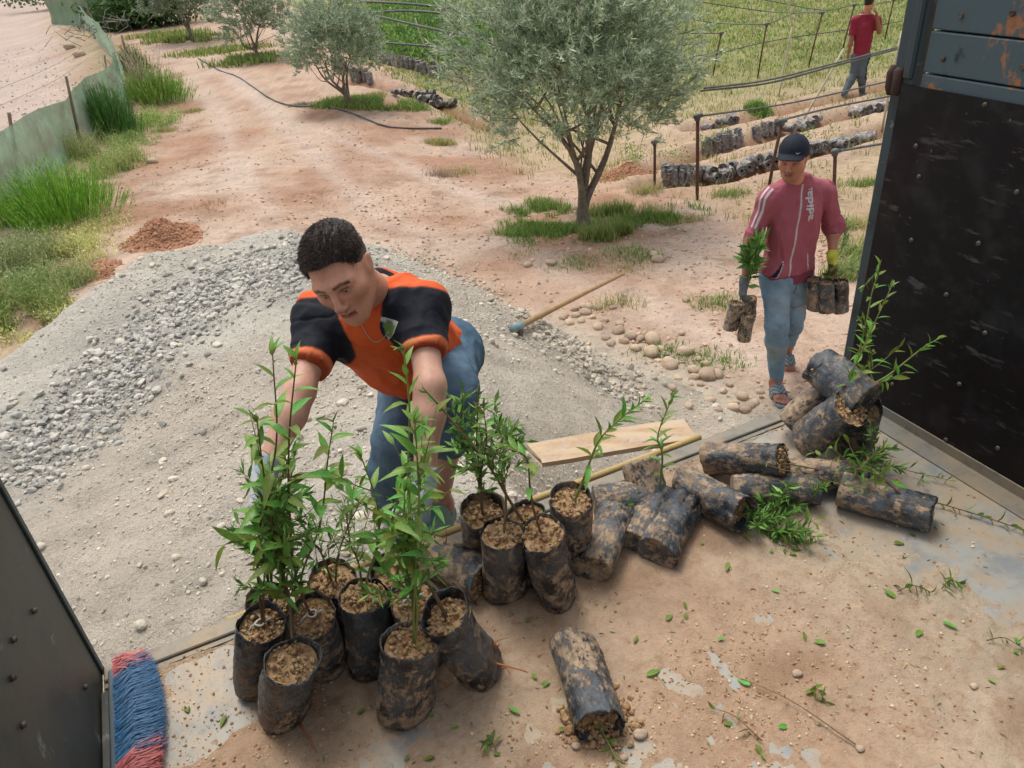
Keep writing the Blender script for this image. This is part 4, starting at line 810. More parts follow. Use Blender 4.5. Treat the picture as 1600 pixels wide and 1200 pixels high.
def bag_mesh(L, R, seed, full=.86, squash=1.0):
    r_ = np.random.default_rng(seed); nu, nv = 44, 30; off = seed*5.3
    u = np.linspace(0, 2*np.pi, nu, endpoint=False); rows = []
    def ring(v, rr, z, dz=0):
        lobes = 1+.05*np.cos(2*u+off)+.03*np.cos(3*u+off*2)+.10*(1-v)**3*np.cos(2*u+off)
        q = np.stack([np.cos(u), np.sin(u), 0*u+v*3], 1)
        w = .0034*(1-2*np.abs(fbm(q*np.array([1.4, 1.4, 6]), 2.2, 3, off)))+.0045*fbm(q*np.array([1, 1, .6]), 1.6, 2, off+3)+(.0012*np.abs(fbm(q*np.array([1, 1, 14]), 2.0, 2, off+9)))
        w = w+.006*sst(.6, 1.0, v)*fbm(q*np.array([1, 1, .2]), 3.0, 2, off+5)
        r = (R*rr*lobes+w); zz_ = z+dz
        bend = .006*math.sin(off)*np.sin(v*np.pi)
        return np.stack([r*np.cos(u)*squash+bend, r*np.sin(u)/squash, zz_+0*u], 1)
    rows.append(ring(0, .35, .010)); rows.append(ring(0, .72, .002+.004)); rows.append(ring(0, .90, .008))
    for v in np.linspace(.03, 1, nv):
        rr = 1.0-.05*math.exp(-v*18)+.012*math.sin(v*9+off)-.03*sst(.85, 1, v)*(.5+.5*math.sin(off*2))+.03*sst(.88, 1, v)
        jag = .009*fbm(np.stack([np.cos(u), np.sin(u), 0*u], 1), 2.2, 3, off+2)*sst(.8, 1, v)
        rows.append(ring(v, rr, L*v, jag))
    for k, v in enumerate((.995, .95, .9, .84)):
        jag = .009*fbm(np.stack([np.cos(u), np.sin(u), 0*u], 1), 2.2, 3, off+2)*sst(.8, 1, v)
        rows.append(ring(v, .985-.02*k, L*v-.0005, jag))
    V = np.concatenate(rows); i = np.arange(nu); j = (i+1) % nu; m = len(rows)
    Q = np.concatenate([np.stack([k*nu+i, k*nu+j, (k+1)*nu+j, (k+1)*nu+i], 1) for k in range(m-1)])
    V = np.concatenate([V, [[0, 0, .012]]]); T = np.stack([j, i, 0*i+len(V)-1], 1)
    me = make_mesh('bag', V, [Q, T], True)
    ns = 8; V = [[0, 0, L*full+.004]]; Fq = []; Ft = []
    for k in range(1, ns+1):
        rr = R*.985*k/ns
        V += [[rr*math.cos(a)*(1+.04*math.cos(2*a+off))*squash, rr*math.sin(a)*(1+.04*math.cos(2*a+off))/squash, L*full+.013*float(fbm(np.array([math.cos(a)*k*.5, math.sin(a)*k*.5, 0.]), 1.7, 3, off))] for a in np.linspace(0, 2*np.pi, 28, endpoint=False)]
    i = np.arange(28); j = (i+1) % 28; Ft = np.stack([0*i, 1+i, 1+j], 1); Fq = np.concatenate([np.stack([1+(k)*28+i, 1+(k+1)*28+i, 1+(k+1)*28+j, 1+k*28+j], 1) for k in range(ns-1)])
    mb = MB(); mb.add(V, Fq, Ft)
    n = 90; a = r_.random(n)*6.3; rr = R*.9*np.sqrt(r_.random(n)); Pp = np.stack([rr*np.cos(a), rr*np.sin(a), L*full+.004+.006*r_.random(n)], 1)
    Vs, (F,) = scatter(RT[2][0], [RT[2][1]], Pp, rand_rot(n), .002+.006*r_.random(n)**2); mb.add(Vs, T=F)
    return me, mb.mesh('soil', True)
LEAF_N = [0]
def solve_top(b, px, py, L, hmin=.02, hmax=.26):
    best = None
    for h in np.linspace(hmin, hmax, 120):
        t = on(px, py, BED+h); d = abs(np.linalg.norm(t-b)-L)
        if best is None or d < best[0]-1e-4: best = (d, t)
    return best[1]
def make_bag(b, t, label, cat='potted sapling', name='potted_sapling', R=.052, L=None, group='black bags of saplings on the truck floor', seed=0, full=.86, roots=0, squash=1.0):
    b = np.asarray(b, float); t = np.asarray(t, float); d = nrm(t-b); L = L or np.linalg.norm(t-b)
    fr_ = frame(d, np.array([1, .3, 0])); Rm = Matrix(fr_.tolist()); r = root(name, label, cat, b, Rm, group)
    ba, so_ = bag_mesh(L, R, seed, full, squash); obj('bag', ba, M_bag, r); obj('soil', so_, M_bsoil, r)
    if roots:
        for k in range(roots):
            a = rng.random()*6.3; z = .01+.05*rng.random(); s_ = np.array([R*math.cos(a)*.95, R*math.sin(a)*.95, z]); e = s_+np.array([math.cos(a), math.sin(a), 0])*(.02+.05*rng.random())+rng.normal(0, .02, 3)
            obj('root_thread', MB().tube(smooth_path([s_, (s_+e)/2+rng.normal(0, .012, 3), e], 7), [.003, .0025, .002, .002, .0015, .001, .0008], 5).mesh('root_thread'), M_root, r)
    r['_L'] = L; del r['_L']
    return r, b+d*L*full
def standing(bpx, tpx, label, L=.25, **kw):
    b = on(*bpx); b[2] = floor_z(b); t = solve_top(b, *tpx, L); t = b+nrm(t-b)*L; return make_bag(b, t, label, L=L, **kw)
def lying(b1, t1, label, z1=.052, z2=.052, L=.25, **kw):
    b = on(b1[0], b1[1], BED+z1); t = on(t1[0], t1[1], BED+z2); t = b+nrm(t-b)*L; return make_bag(b, t, label, L=L, **kw)

M_lbroad = obj_tint(mat('sapling_leaf', base=1.65*A(104, 150, 62), rough=.45, spec=.35, trans=.25, noise=[(14, 3, .4, .7, 1.6*A(84, 130, 54))]), .32, .25)
M_lfine = mat('fine_leaf', attr=True, rough=.5, spec=.3, trans=.28)
M_stem = mat('sapling_stem', base=A(150, 120, 88), rough=.7, obr=1, noise=[(30, 4, .4, .7, A(112, 92, 66))], bump=[(80, .4, .002)])
M_gstem = mat('green_shoot', base=A(160, 168, 92), rough=.6, noise=[(20, 3, .4, .7, A(120, 140, 70))])
M_rstem = mat('reddish_shoot', base=A(140, 92, 70), rough=.6, noise=[(20, 3, .4, .7, A(110, 110, 66))])
def leaf_mesh(bend, wr, name='leaf'):
    t = np.array([0, .14, .34, .6, .82, 1]); w = np.array([.02, .62, 1, .86, .42, 0])*wr/2; V = []
    for a, ww in zip(t, w): z = -bend*a*a; V += [[-ww, a, z+ww*.45], [0, a, z], [ww, a, z+ww*.45]]
    V = np.array(V); V[:, 1] = t.repeat(3); Q = []
    for k in range(5): a = k*3; Q += [[a, a+1, a+4, a+3], [a+1, a+2, a+5, a+4]]
    me = make_mesh(name, V, np.array(Q), True); me.materials.append(M_lbroad); return me
LEAVES = [leaf_mesh(b, w) for b, w in ((.10, .31), (.32, .28), (.5, .32), (-.05, .27), (.2, .34), (.65, .27))]
def add_leaf(parent, p, d, up, L, parts=True, k=None):
    y = nrm(d); z = np.asarray(up, float); z = nrm(z-y*(z@y)); x = np.cross(y, z); Mx = Matrix.Identity(4)
    for i in range(3): Mx[i][0], Mx[i][1], Mx[i][2], Mx[i][3] = x[i]*L, y[i]*L, z[i]*L, p[i]
    o = bpy.data.objects.new('leaf', LEAVES[rng.integers(0, 6) if k is None else k]); COL.objects.link(o)
    o.parent = parent; o.matrix_basis = Mx; WM[o.name] = Mx; LEAF_N[0] += 1; return o
def shoot(r, pts, rad, n, L, mode='broad', m=None, t0=.25, side=0, name='stem', spread=.9, cols=None, droop=.1, tip=True, wd=.2):
    """one shoot of a sapling: a stem with its leaves"""
    P = smooth_path(pts, 24); mb = MB(); mb.tube(P, rad*np.linspace(1, .35, 24), 6); rows = [(P, t0)]
    for k in range(side):
        i = rng.integers(6, 20); a = P[i]; d = nrm(P[min(i+2, 23)]-P[i])*.6+rng.normal(0, .5, 3); l = (.06+.10*rng.random())*(1 if mode == 'broad' else .7); Q = smooth_path([a, a+nrm(d)*l*.5+[0, 0, .004], a+nrm(d)*l+[0, 0, .02]], 10); mb.tube(Q, rad*.4*np.linspace(1, .4, 10), 5); rows.append((Q, .15))
    s = child(name, mb.mesh(name), m or M_stem, r)
    lens = np.array([np.sum(np.linalg.norm(np.diff(q, axis=0), axis=1))*(1-t) for q, t in rows]); cnt = np.maximum(3, (n*lens/lens.sum()).astype(int))
    if mode == 'broad':
        for (q, ta), c in zip(rows, cnt):
            ang = rng.random()*6.3
            for k in range(c):
                t = ta+(1-ta)*(k+.5)/c; f = t*(len(q)-1); i = min(int(f), len(q)-2); p = q[i]+(q[i+1]-q[i])*(f-i); ax = nrm(q[i+1]-q[i]); ang += 2.4; fr_ = frame(ax); rd = fr_[:, 0]*math.cos(ang)+fr_[:, 1]*math.sin(ang)
                rise = .35+.9*t**3; d = rd*spread+ax*rise+np.array([0, 0, -droop])+rng.normal(0, .18, 3); l = L*(.7+.5*rng.random())*(1-.45*max(0, t-.8)/.2)
                add_leaf(s, p, d, ax+np.array([0, 0, .4]), l)
        if tip:
            for k in range(4): add_leaf(s, P[-1], nrm(P[-1]-P[-2])+rng.normal(0, .35, 3), [0, 0, 1], L*.6)
    else:
        cs = [1.7*k_ for k_ in (cols or [A(105, 148, 70), A(88, 130, 60), A(128, 168, 84), A(76, 116, 54)])]; mb = MB()
        for (q, ta), c in zip(rows, cnt):
            t = ta+(1-ta)*rng.random(c); f = t*(len(q)-1); i = np.minimum(f.astype(int), len(q)-2); p = q[i]+(q[i+1]-q[i])*(f-i)[:, None]; ax = q[i+1]-q[i]; ax /= np.linalg.norm(ax, axis=1)[:, None]
            D = ax*.8+rng.normal(0, .6, p.shape); l = L*(.5+.8*rng.random(c)); leafquads(p, D, l, l*wd, mb, cs, .3, .1)
        child('foliage', mb.mesh('foliage'), M_lfine, s, kind='stuff')
    return s
def tie(r, p):
    a = np.linspace(0, 2*np.pi, 14); q = np.stack([.010*np.cos(a), .010*np.sin(a), .002*np.sin(2*a)], 1)+p+np.array([0, 0, .02]); mb = MB().tube(q, .0022, 6); mb.tube([p+[.01, 0, .02], p+[.028, .0, .03]], .0018, 5).tube([p+[-.006, 0.002, .02], p+[-.02, -.004, .012], p+[-.03, -.012, .0]], .0022, 5)
    child('tie', mb.mesh('tie'), M_tie, r)
def W_(px, py, dy=0.0, ref=None): return at(px, py, ref+dy)

# left cluster held by the bending man
r1, s1 = standing((447, 1118), (457, 1030), 'foremost black bag at the left, yellow soil, thin roots at its base', seed=1, full=.93, roots=2, squash=1.03)
r2, s2 = standing((402, 1068), (410, 972), 'leftmost black bag, with a white tie on its bare stem', seed=2, R=.050, full=.9)
r3, s3 = standing((512, 1035), (488, 962), 'smooth black bag with a white tie, just right of the foremost one', seed=3, full=.92, squash=.97)
r4, s4 = standing((425, 1015), (420, 937), 'dusty bag at the back left whose rim touches the yellow bar', seed=4, R=.049)
r5, s5 = standing((535, 990), (520, 905), 'wide mouthed black bag behind the left cluster, reddish soil inside', seed=5, R=.054, full=.92)
r6, s6 = standing((583, 1045), (567, 930), 'tall straight bag mid left group, black with mud streaks', seed=6, R=.052, full=.96)
r7, s7 = standing((634, 1115), (645, 1000), 'front centre bag, glossy black, with a tall pale green shoot', seed=7, R=.056, full=.94, L=.24, squash=1.06, roots=3)
r8, s8 = standing((757, 1050), (695, 957), 'bag leaning steeply left, orange roots at its foot, right of the front centre bag', seed=8, full=.88, roots=8, L=.27, R=.052)
r9, s9 = standing((622, 985), (612, 893), 'half hidden bag behind the tall straight one, near the man\'s gloved hand', seed=9, R=.051)
r10, s10 = standing((665, 1020), (645, 938), 'crumpled bag behind the front centre bag, full of reddish soil', seed=10, full=.95, R=.055, L=.23)
rr_ = frames
Yt = s2[1]
tie(r2, s2); tie(r3, s3)
shoot(r2, [s2-[0, 0, .02], at(402, 880, Yt+.01), at(410, 800, Yt+.02), at(432, 690, Yt+.03), at(426, 556, Yt+.06)], .0036, 24, .064, m=M_rstem, t0=.35, side=2)
shoot(r3, [s3-[0, 0, .02], at(462, 900, Yt+.01), at(452, 790, Yt+.02), at(452, 680, Yt+.0), at(463, 562, Yt+.02)], .0036, 26, .058, m=M_rstem, t0=.38, side=3)
shoot(r1, [s1-[0, 0, .02], at(455, 960, Yt), at(440, 900, Yt), at(425, 820, Yt), at(412, 740, Yt+.02), at(402, 660, Yt)], .0035, 30, .064, m=M_rstem, t0=.32, side=3)
shoot(r4, [s4-[0, 0, .02], at(425, 880, s4[1]), at(438, 800, s4[1]-.02), at(452, 760, s4[1]-.04), at(460, 712, s4[1])], .0035, 30, .058, m=M_stem, t0=.2, side=3)
shoot(r1, [s1-[0, 0, .02], at(452, 940, Yt), at(438, 880, Yt), at(432, 830, Yt), at(440, 760, Yt)], .0035, 520, .036, mode='fine', t0=.3, side=14)
shoot(r2, [s2-[0, 0, .02], at(412, 920, Yt), at(418, 860, Yt), at(425, 790, Yt)], .003, 46, .05, t0=.3, side=6, spread=.6)
shoot(r4, [s4-[0, 0, .02], at(415, 880, s4[1]), at(405, 850, s4[1]), at(420, 800, s4[1]), at(450, 720, s4[1])], .0035, 500, .034, mode='fine', t0=.1, side=12)
shoot(r3, [s3-[0, 0, .02], at(470, 910, Yt+.02), at(500, 820, Yt+.02), at(512, 720, Yt+.02), at(521, 660, Yt)], .0028, 13, .062, m=M_stem, t0=.35, side=0, spread=.8)
shoot(r5, [s5-[0, 0, .02], at(528, 870, s5[1]), at(545, 820, s5[1]), at(560, 790, s5[1])], .003, 130, .028, mode='fine', t0=.1, side=8, cols=[A(150, 170, 110), A(125, 150, 90)])
shoot(r5, [s5-[0, 0, .02], at(500, 860, s5[1]), at(488, 850, s5[1]), at(470, 830, s5[1])], .003, 160, .03, mode='fine', t0=.1, side=6)
Yt = s7[1]; tie(r10, s10)
shoot(r7, [s7-[0, 0, .02], at(650, 940, Yt+.01), at(643, 850, Yt+.02), at(638, 740, Yt+.03), at(640, 640, Yt+.05), at(631, 548, Yt+.05)], .0038, 30, .054, m=M_gstem, t0=.38, side=2, spread=.6)
shoot(r7, [s7-[0, 0, .02], at(648, 900, Yt), at(655, 800, Yt), at(652, 720, Yt), at(648, 660, Yt)], .0032, 32, .056, m=M_gstem, t0=.3, side=3, spread=.6)
shoot(r6, [s6-[0, 0, .02], at(575, 900, s6[1]), at(590, 850, s6[1]), at(590, 790, s6[1]), at(565, 715, s6[1])], .0038, 42, .056, m=M_gstem, t0=.25, side=4, spread=.65)
shoot(r7, [s7-[0, 0, .02], at(652, 950, Yt), at(640, 880, Yt), at(632, 830, Yt), at(632, 770, Yt)], .0035, 28, .054, m=M_gstem, t0=.3, side=3, spread=.55)
shoot(r7, [s7-[0, 0, .02], at(646, 950, Yt), at(636, 890, Yt), at(632, 850, Yt), at(640, 800, Yt)], .003, 300, .034, mode='fine', t0=.25, side=10)
shoot(r9, [s9-[0, 0, .02], at(628, 870, s9[1]), at(650, 820, s9[1]-.03), at(655, 770, s9[1]-.03), at(664, 712, s9[1]-.03)], .0036, 30, .052, m=M_gstem, t0=.15, side=3, spread=.6)
shoot(r10, [s10-[0, 0, .02], at(625, 880, s10[1]), at(610, 835, s10[1]), at(618, 790, s10[1]), at(628, 750, s10[1])], .0036, 30, .052, m=M_gstem, t0=.2, side=3, spread=.6)
shoot(r6, [s6-[0, 0, .02], at(560, 880, s6[1]), at(548, 850, s6[1]), at(540, 800, s6[1]), at(535, 800, s6[1])], .0028, 110, .026, mode='fine', t0=.2, side=8, cols=[A(150, 170, 110), A(125, 150, 90)])
shoot(r8, [s8-[0, 0, .02], at(680, 930, s8[1]), at(655, 890, s8[1]), at(640, 850, s8[1]+.02)], .0055, 8, .03, m=M_stem, t0=.6, tip=False)
# curled tops of the held shoots
# middle cluster
r11, s11 = lying((668, 868), (748, 905), 'bulging bag lying on its side behind the left group, orange roots at its right end', seed=11, R=.06, roots=8, full=.9, L=.2)
r12, s12 = standing((787, 930), (785, 833), 'tan mud-caked bag standing upright between two darker bags', seed=12, full=.95, R=.050)
r13, s13 = standing((757, 868), (753, 795), 'black-rimmed bag with a bushy fine-leaved sapling', seed=13, R=.053)
r14, s14 = standing((832, 900), (822, 808), 'bag hidden behind two others with a bare slanting stem', seed=14, full=.92)
r15, s15 = standing((874, 935), (850, 840), 'tall bag at the front of the middle group, mud-streaked and leaning left', seed=15, full=.96, L=.27, R=.052)
r16, s16 = standing((893, 870), (892, 778), 'muddy bag with a raised black rim and a shoot leaning right', seed=16, full=.9, R=.054)
shoot(r13, [s13-[0, 0, .02], at(750, 745, s13[1]), at(745, 690, s13[1]), at(748, 600, s13[1])], .0042, 230, .032, mode='fine', t0=.2, side=9, wd=.3)
shoot(r13, [s13-[0, 0, .02], at(745, 740, s13[1]), at(720, 680, s13[1]), at(722, 622, s13[1])], .003, 170, .03, mode='fine', t0=.2, side=9, wd=.3)
shoot(r13, [s13-[0, 0, .02], at(752, 740, s13[1]), at(760, 690, s13[1]), at(756, 640, s13[1]-.02)], .003, 14, .055, t0=.5, side=0)
shoot(r14, [s14-[0, 0, .02], at(795, 780, s14[1]), at(765, 730, s14[1]), at(700, 650, s14[1]), at(660, 605, s14[1])], .0045, 34, .03, mode='fine', t0=.35, side=6, wd=.3)
shoot(r12, [s12-[0, 0, .02], at(790, 770, s12[1]+.03), at(770, 720, s12[1]+.05), at(790, 690, s12[1]+.05), at(808, 665, s12[1]+.05)], .0035, 190, .032, mode='fine', t0=.3, side=8, wd=.28)
shoot(r15, [s15-[0, 0, .02], at(835, 800, s15[1]), at(828, 760, s15[1]), at(822, 715, s15[1]), at(790, 700, s15[1])], .0032, 12, .05, m=M_rstem, t0=.45, side=1, spread=.7)
shoot(r16, [s16-[0, 0, .02], at(915, 740, s16[1]), at(935, 690, s16[1]), at(965, 658, s16[1]), at(1003, 628, s16[1])], .0038, 22, .052, m=M_gstem, t0=.3, spread=.5)
r17, s17 = lying((925, 788), (990, 782), 'black bag lying on its side behind the bag with the right-leaning shoot', seed=17, L=.19, R=.055)
r18, s18 = lying((920, 893), (958, 812), 'very wrinkled glossy black bag lying with its closed end toward the camera', seed=18, z2=.066, R=.050, L=.225)
r19, s19 = lying((985, 850), (1022, 790), 'bag squeezed between two lying bags, half black and half tan', seed=19, z1=.05, z2=.058, R=.044, L=.215)
r20, s20 = lying((1025, 868), (1062, 800), 'bag lying with its round muddy base facing the camera, right end of the middle group', seed=20, z1=.052, z2=.052, R=.051, L=.22)
r21, s21 = lying((998, 715), (1016, 765), 'leaning bag whose open mouth faces the camera, reddish earth inside', seed=21, z1=.15, z2=.075, R=.05, L=.20, full=.8)
r22, s22 = lying((1062, 752), (1140, 792), 'lying bag with its open mouth at the lower right, roots spilling out', seed=22, R=.050, z2=.075, L=.24, full=.84)
r23, s23 = lying((1100, 716), (1196, 718), 'horizontal bag with a round soil-filled mouth facing right', seed=23, R=.045, full=.97, z1=.05, z2=.115)
r24, s24 = lying((1140, 764), (1240, 766), 'tan dusty bag lying flat just below the horizontal one', seed=24, R=.043, z1=.047, z2=.047)
r25, s25 = lying((1225, 738), (1298, 742), 'grey-blue bag lying right of the horizontal one', seed=25, R=.046, L=.23, z1=.06, z2=.055)
r26, s26 = lying((1308, 762), (1412, 790), 'black bag lying at the far right with green leaves over it', seed=26, R=.046, L=.25)
shoot(r21, [s21, at(1035, 715, s21[1]), at(1028, 680, s21[1]+.02), at(1050, 622, s21[1]+.03)], .0038, 18, .05, m=M_gstem, t0=.2, spread=.5)
shoot(r19, [s19, at(1005, 775, s19[1]), at(985, 790, s19[1]-.02), at(945, 800, s19[1]-.05)], .003, 180, .032, mode='fine', t0=.1, side=6)
p0 = s22; shoot(r22, [p0, on(1180, 815, BED+.03), on(1210, 832, BED+.02), on(1262, 830, BED+.03)], .005, 420, .036, mode='fine', t0=.25, side=14)
shoot(r24, [s24, on(1250, 775, BED+.03), on(1230, 790, BED+.03), on(1190, 800, BED+.03), on(1175, 790, BED+.03)], .0035, 420, .036, mode='fine', t0=.2, side=14)
shoot(r22, [p0, on(1190, 825, BED+.02), on(1225, 835, BED+.02), on(1275, 838, BED+.02)], .003, 20, .045, t0=.45, side=2)
shoot(r26, [s26, at(1375, 745, s26[1]+.05), at(1345, 730, s26[1]+.08), at(1382, 700, s26[1]+.12)], .0035, 44, .045, t0=.15, side=4)
shoot(r25, [s25, at(1330, 740, s25[1]), at(1360, 725, s25[1]), at(1385, 700, s25[1])], .0035, 260, .032, mode='fine', t0=.1, side=8)
shoot(r26, [s26, on(1450, 783, BED+.02), on(1520, 802, BED+.015), on(1600, 828, BED+.015), on(1640, 838, BED+.02)], .0028, 30, .034, m=M_stem, t0=.1, spread=.6)
shoot(r25, [s25, on(1385, 728, BED+.03), on(1430, 738, BED+.02), on(1492, 752, BED+.02)], .0022, 50, .022, mode='fine', t0=.1, side=2)
shoot(r25, [s25, on(1230, 725, BED+.13), on(1200, 727, BED+.14), on(1290, 750, BED+.12), on(1370, 768, BED+.1)], .0022, 60, .022, mode='fine', t0=.1, side=2)
# right pile
r27, s27 = lying((1228, 662), (1290, 615), 'long bag propped on the pile at the truck corner, mouth up to the right', seed=27, z1=.05, z2=.16, R=.046, full=.9)
r28, s28 = lying((1258, 690), (1302, 658), 'fat creased bag in the corner pile with yellowish soil facing up', seed=28, z1=.055, z2=.17, R=.056, full=.95, L=.22)
r29, s29 = standing((1330, 700), (1345, 635), 'leaning mud-coated bag at the right of the corner pile', seed=29, R=.058, L=.24)
r30, s30 = lying((1355, 632), (1312, 598), 'shiny wrinkled black bag lying on top of the corner pile against the wall', seed=30, z1=.24, z2=.26, R=.055, L=.2)
shoot(r29, [s29, at(1352, 610, s29[1]), at(1390, 585, s29[1]), at(1440, 545, s29[1]), at(1465, 530, s29[1])], .004, 22, .045, m=M_gstem, t0=.25, side=2, spread=.6)
shoot(r30, [s30, at(1330, 580, s30[1]), at(1350, 520, s30[1]), at(1362, 460, s30[1]), at(1372, 425, s30[1]), at(1352, 445, s30[1])], .0034, 24, .04, m=M_gstem, t0=.1, side=2, spread=.6)
shoot(r30, [s30, at(1345, 590, s30[1]), at(1362, 560, s30[1]), at(1345, 500, s30[1])], .004, 30, .045, m=M_gstem, t0=.2, side=2, spread=.5)
shoot(r28, [s28, at(1325, 600, s28[1]+.05), at(1355, 530, s28[1]+.05), at(1392, 450, s28[1]+.05)], .0036, 26, .042, m=M_gstem, t0=.3, side=2, spread=.5)
# spilled bag in front
r31, s31 = lying((893, 1000), (925, 1100), 'single black bag lying alone in front with soil spilling from its mouth', seed=31, R=.052, L=.235, full=.9)
shoot(r31, [s31, on(935, 1130, BED+.02), on(955, 1170, BED+.015), on(975, 1210, BED+.01)], .003, 10, .03, m=M_gstem, t0=.2)
c = on(935, 1125); mb = MB(); n = 420; q = rng.normal(0, .032, (n, 2)); s = .003+.010*rng.random(n)**2.5; Pp = np.stack([c[0]+q[:, 0]*1.1, c[1]+q[:, 1]*.8, BED+.006+.018*np.exp(-(q**2).sum(1)/.0016)*rng.random(n)], 1)
V, (F,) = scatter(RT2[0][0], [RT2[0][1]], Pp, rand_rot(n), s); tag(obj('spilled_soil', MB().add(V, T=F).mesh('spilled_soil', False), M_bsoil, kind='stuff'), 'reddish soil crumbs spilled in front of the single lying bag', 'soil')

# leaves lying about on the truck floor
M_lfloor = M_lbroad
floor_leaves = [(1068, 945), (1218, 928), (1070, 962), (1255, 990), (1172, 1075), (1130, 1135), (1290, 1100), (1258, 1090), (1215, 1140), (1470, 975), (1380, 927), (1570, 1045), (1555, 1072), (1590, 1010), (1580, 1020), (820, 980), (838, 1065), (860, 1068), (795, 1108), (705, 1140), (668, 1120), (640, 1180), (680, 1185), (770, 1180), (870, 1145), (1010, 1060), (1180, 1165), (1195, 1190), (1040, 975), (1100, 855), (1138, 885), (1235, 860), (1245, 870), (1160, 840), (203, 1112), (295, 1115), (355, 1118), (1205, 868), (745, 1020), (990, 1010), (560, 1120), (1420, 835), (1395, 850), (1430, 1000), (1290, 1010), (1120, 1005)]
for k, (px, py) in enumerate(floor_leaves):
    p = on(px, py); p[2] = floor_z(p)+.006; a = rng.random()*6.3; o = bpy.data.objects.new('fallen_leaf', LEAVES[k % 6]); COL.objects.link(o)
    y_ = np.array([math.cos(a), math.sin(a), .05*rng.normal()]); z_ = nrm(np.array([rng.normal(0, .2), rng.normal(0, .2), 1])); z_ = nrm(z_-y_*(z_@y_)); x_ = np.cross(y_, z_); s = .02+.022*rng.random(); Mx = Matrix.Identity(4)
    for i in range(3): Mx[i][0], Mx[i][1], Mx[i][2], Mx[i][3] = x_[i]*s*1.3, y_[i]*s, z_[i]*s, p[i]
    o.matrix_world = Mx; tag(o, 'single green leaf fallen flat on the dirty truck floor', 'leaf', 'fallen leaves on the truck floor')
for (px, py, qx, qy, n, L_, lb) in ((1400, 930, 1455, 932, 9, .045, 'torn leafy sprig on the floor, left one of a pair at the right'), (1470, 925, 1500, 918, 14, .036, 'bunch of torn green leaves on the floor, right one of a pair'), (1265, 1085, 1290, 1105, 7, .034, 'small torn sprig on the floor at the lower right of centre'), (1190, 1162, 1110, 1110, 4, .03, 'thin twig with a few leaves at the bottom centre-right of the floor'), (775, 1175, 760, 1165, 9, .04, 'leaf cluster on the floor at the bottom edge, left of the spilled soil'), (1225, 865, 1245, 845, 6, .035, 'small sprig fallen near the leafy lying bags'), (1540, 1005, 1600, 1020, 5, .03, 'thin twig lying near the right edge of the photo'), (1335, 1170, 1150, 1060, 2, .02, 'long bare curved twig lying in the lower right of the floor')):
    a, b = on(px, py), on(qx, qy); a[2] = floor_z(a)+.008; b[2] = floor_z(b)+.008
    r = root('fallen_sprig', lb, 'sprig', a, group='torn sprigs on the truck floor'); shoot(r, [a, (a+b)/2+[0, .012, .01], b], .0018, n, L_, m=M_stem, t0=.1, tip=False, name='twig')

# hand brush at the left wall
b1, b2 = tl(.085, -.02, .03), tl(.065, -.62, .03)
br = root('brush', 'brush head with blue bristles and pink-red ends lying by the left wall', 'brush', tl(.07, -.3, 0), TM)
mb = MB(); n = 5200; t = rng.random(n); px_ = .035+.012*rng.random(n); yy = -.03-.50*t; zb = .02+.03*rng.random(n)
S0 = np.stack([px_, yy, zb], 1); E0 = np.stack([.085+.045*np.sin(np.pi*np.clip(t*1.2, 0, 1))**.5+rng.normal(0, .006, n), yy+.035+rng.normal(0, .012, n)-.05*(t < .08), .008+.03*rng.random(n)], 1)
Mi = (S0+E0)/2+np.stack([0*t, 0*t, .012+.012*rng.random(n)], 1)
red = (t < .11+.015*rng.normal(size=n)) | ((t > .62+.012*rng.normal(size=n))); cb = np.where(red[:, None], A(214, 110, 108), A(45, 110, 158))*(1+.22*rng.normal(0, 1, (n, 1)))
w = np.array([0, .0011, 0])
V = np.stack([S0-w, S0+w, Mi+w, Mi-w, E0+w*.5, E0-w*.5], 1).reshape(-1, 3); i = np.arange(n)*6
mb.add(V, np.concatenate([np.stack([i, i+1, i+2, i+3], 1), np.stack([i+3, i+2, i+4, i+5], 1)]), C=np.repeat(np.clip(cb, .01, .8), 6, 0))
V_ = mb.mesh('bristles'); o = obj('bristles', V_, mat('bristle', attr=True, rough=.5, spec=.4), None, kind='stuff'); o.parent = br; o.matrix_basis = WM['brush'].inverted() @ WM['truck']
o = obj('brush_block', MB().box((.036, -.29, .018), (.03, .5, .03), bev=.006).mesh('brush_block'), mat('blue_grey_plastic', base=A(120, 134, 140), rough=.5), None); o.parent = br; o.matrix_basis = WM['brush'].inverted() @ WM['truck']

# plank and long-handled hoe on the heap
a, b = on(832, 712, 1.0), on(1078, 676, .97); ax = nrm(b-a); sd_ = nrm(np.cross([0, 0, 1], ax)); up_ = np.cross(ax, sd_); n = 30
L_ = np.linalg.norm(b-a); V = []; wd_ = .072
for k in range(n):
    x_ = L_*k/(n-1); jag = .0
    for s_, z_ in ((-1, -1), (1, -1), (1, 1), (-1, 1)):
        e = (.045*(1 if s_ < 0 else -.3)+.012*rng.normal()) if k == 0 else 0
        V.append(a+ax*(x_+e)+sd_*s_*(wd_+.008*float(fbm(np.array([x_*3, s_, 0.]), 2, 2)))+up_*(z_*.011+.012*math.sin(x_*3)))
i = np.arange(n-1)[:, None]*4; q = []
for k in range(n-1):
    for j in range(4): q.append([k*4+j, k*4+(j+1) % 4, (k+1)*4+(j+1) % 4, (k+1)*4+j])
q += [[3, 2, 1, 0], [(n-1)*4+j for j in range(4)]]
M_plank = mat('pale_plank', base=A(226, 200, 166), rough=.85, noise=[(5, 6, .42, .62, A(206, 172, 136), (1, 4, 1)), (18, 6, .5, .7, A(214, 196, 176)), (50, 4, .55, .7, .8)], bump=[(40, .5, .004)])
tag(obj('plank', make_mesh('plank', V, np.array(q), False), M_plank), 'pale wooden plank with a broken left end lying on the heap behind the truck edge', 'plank')
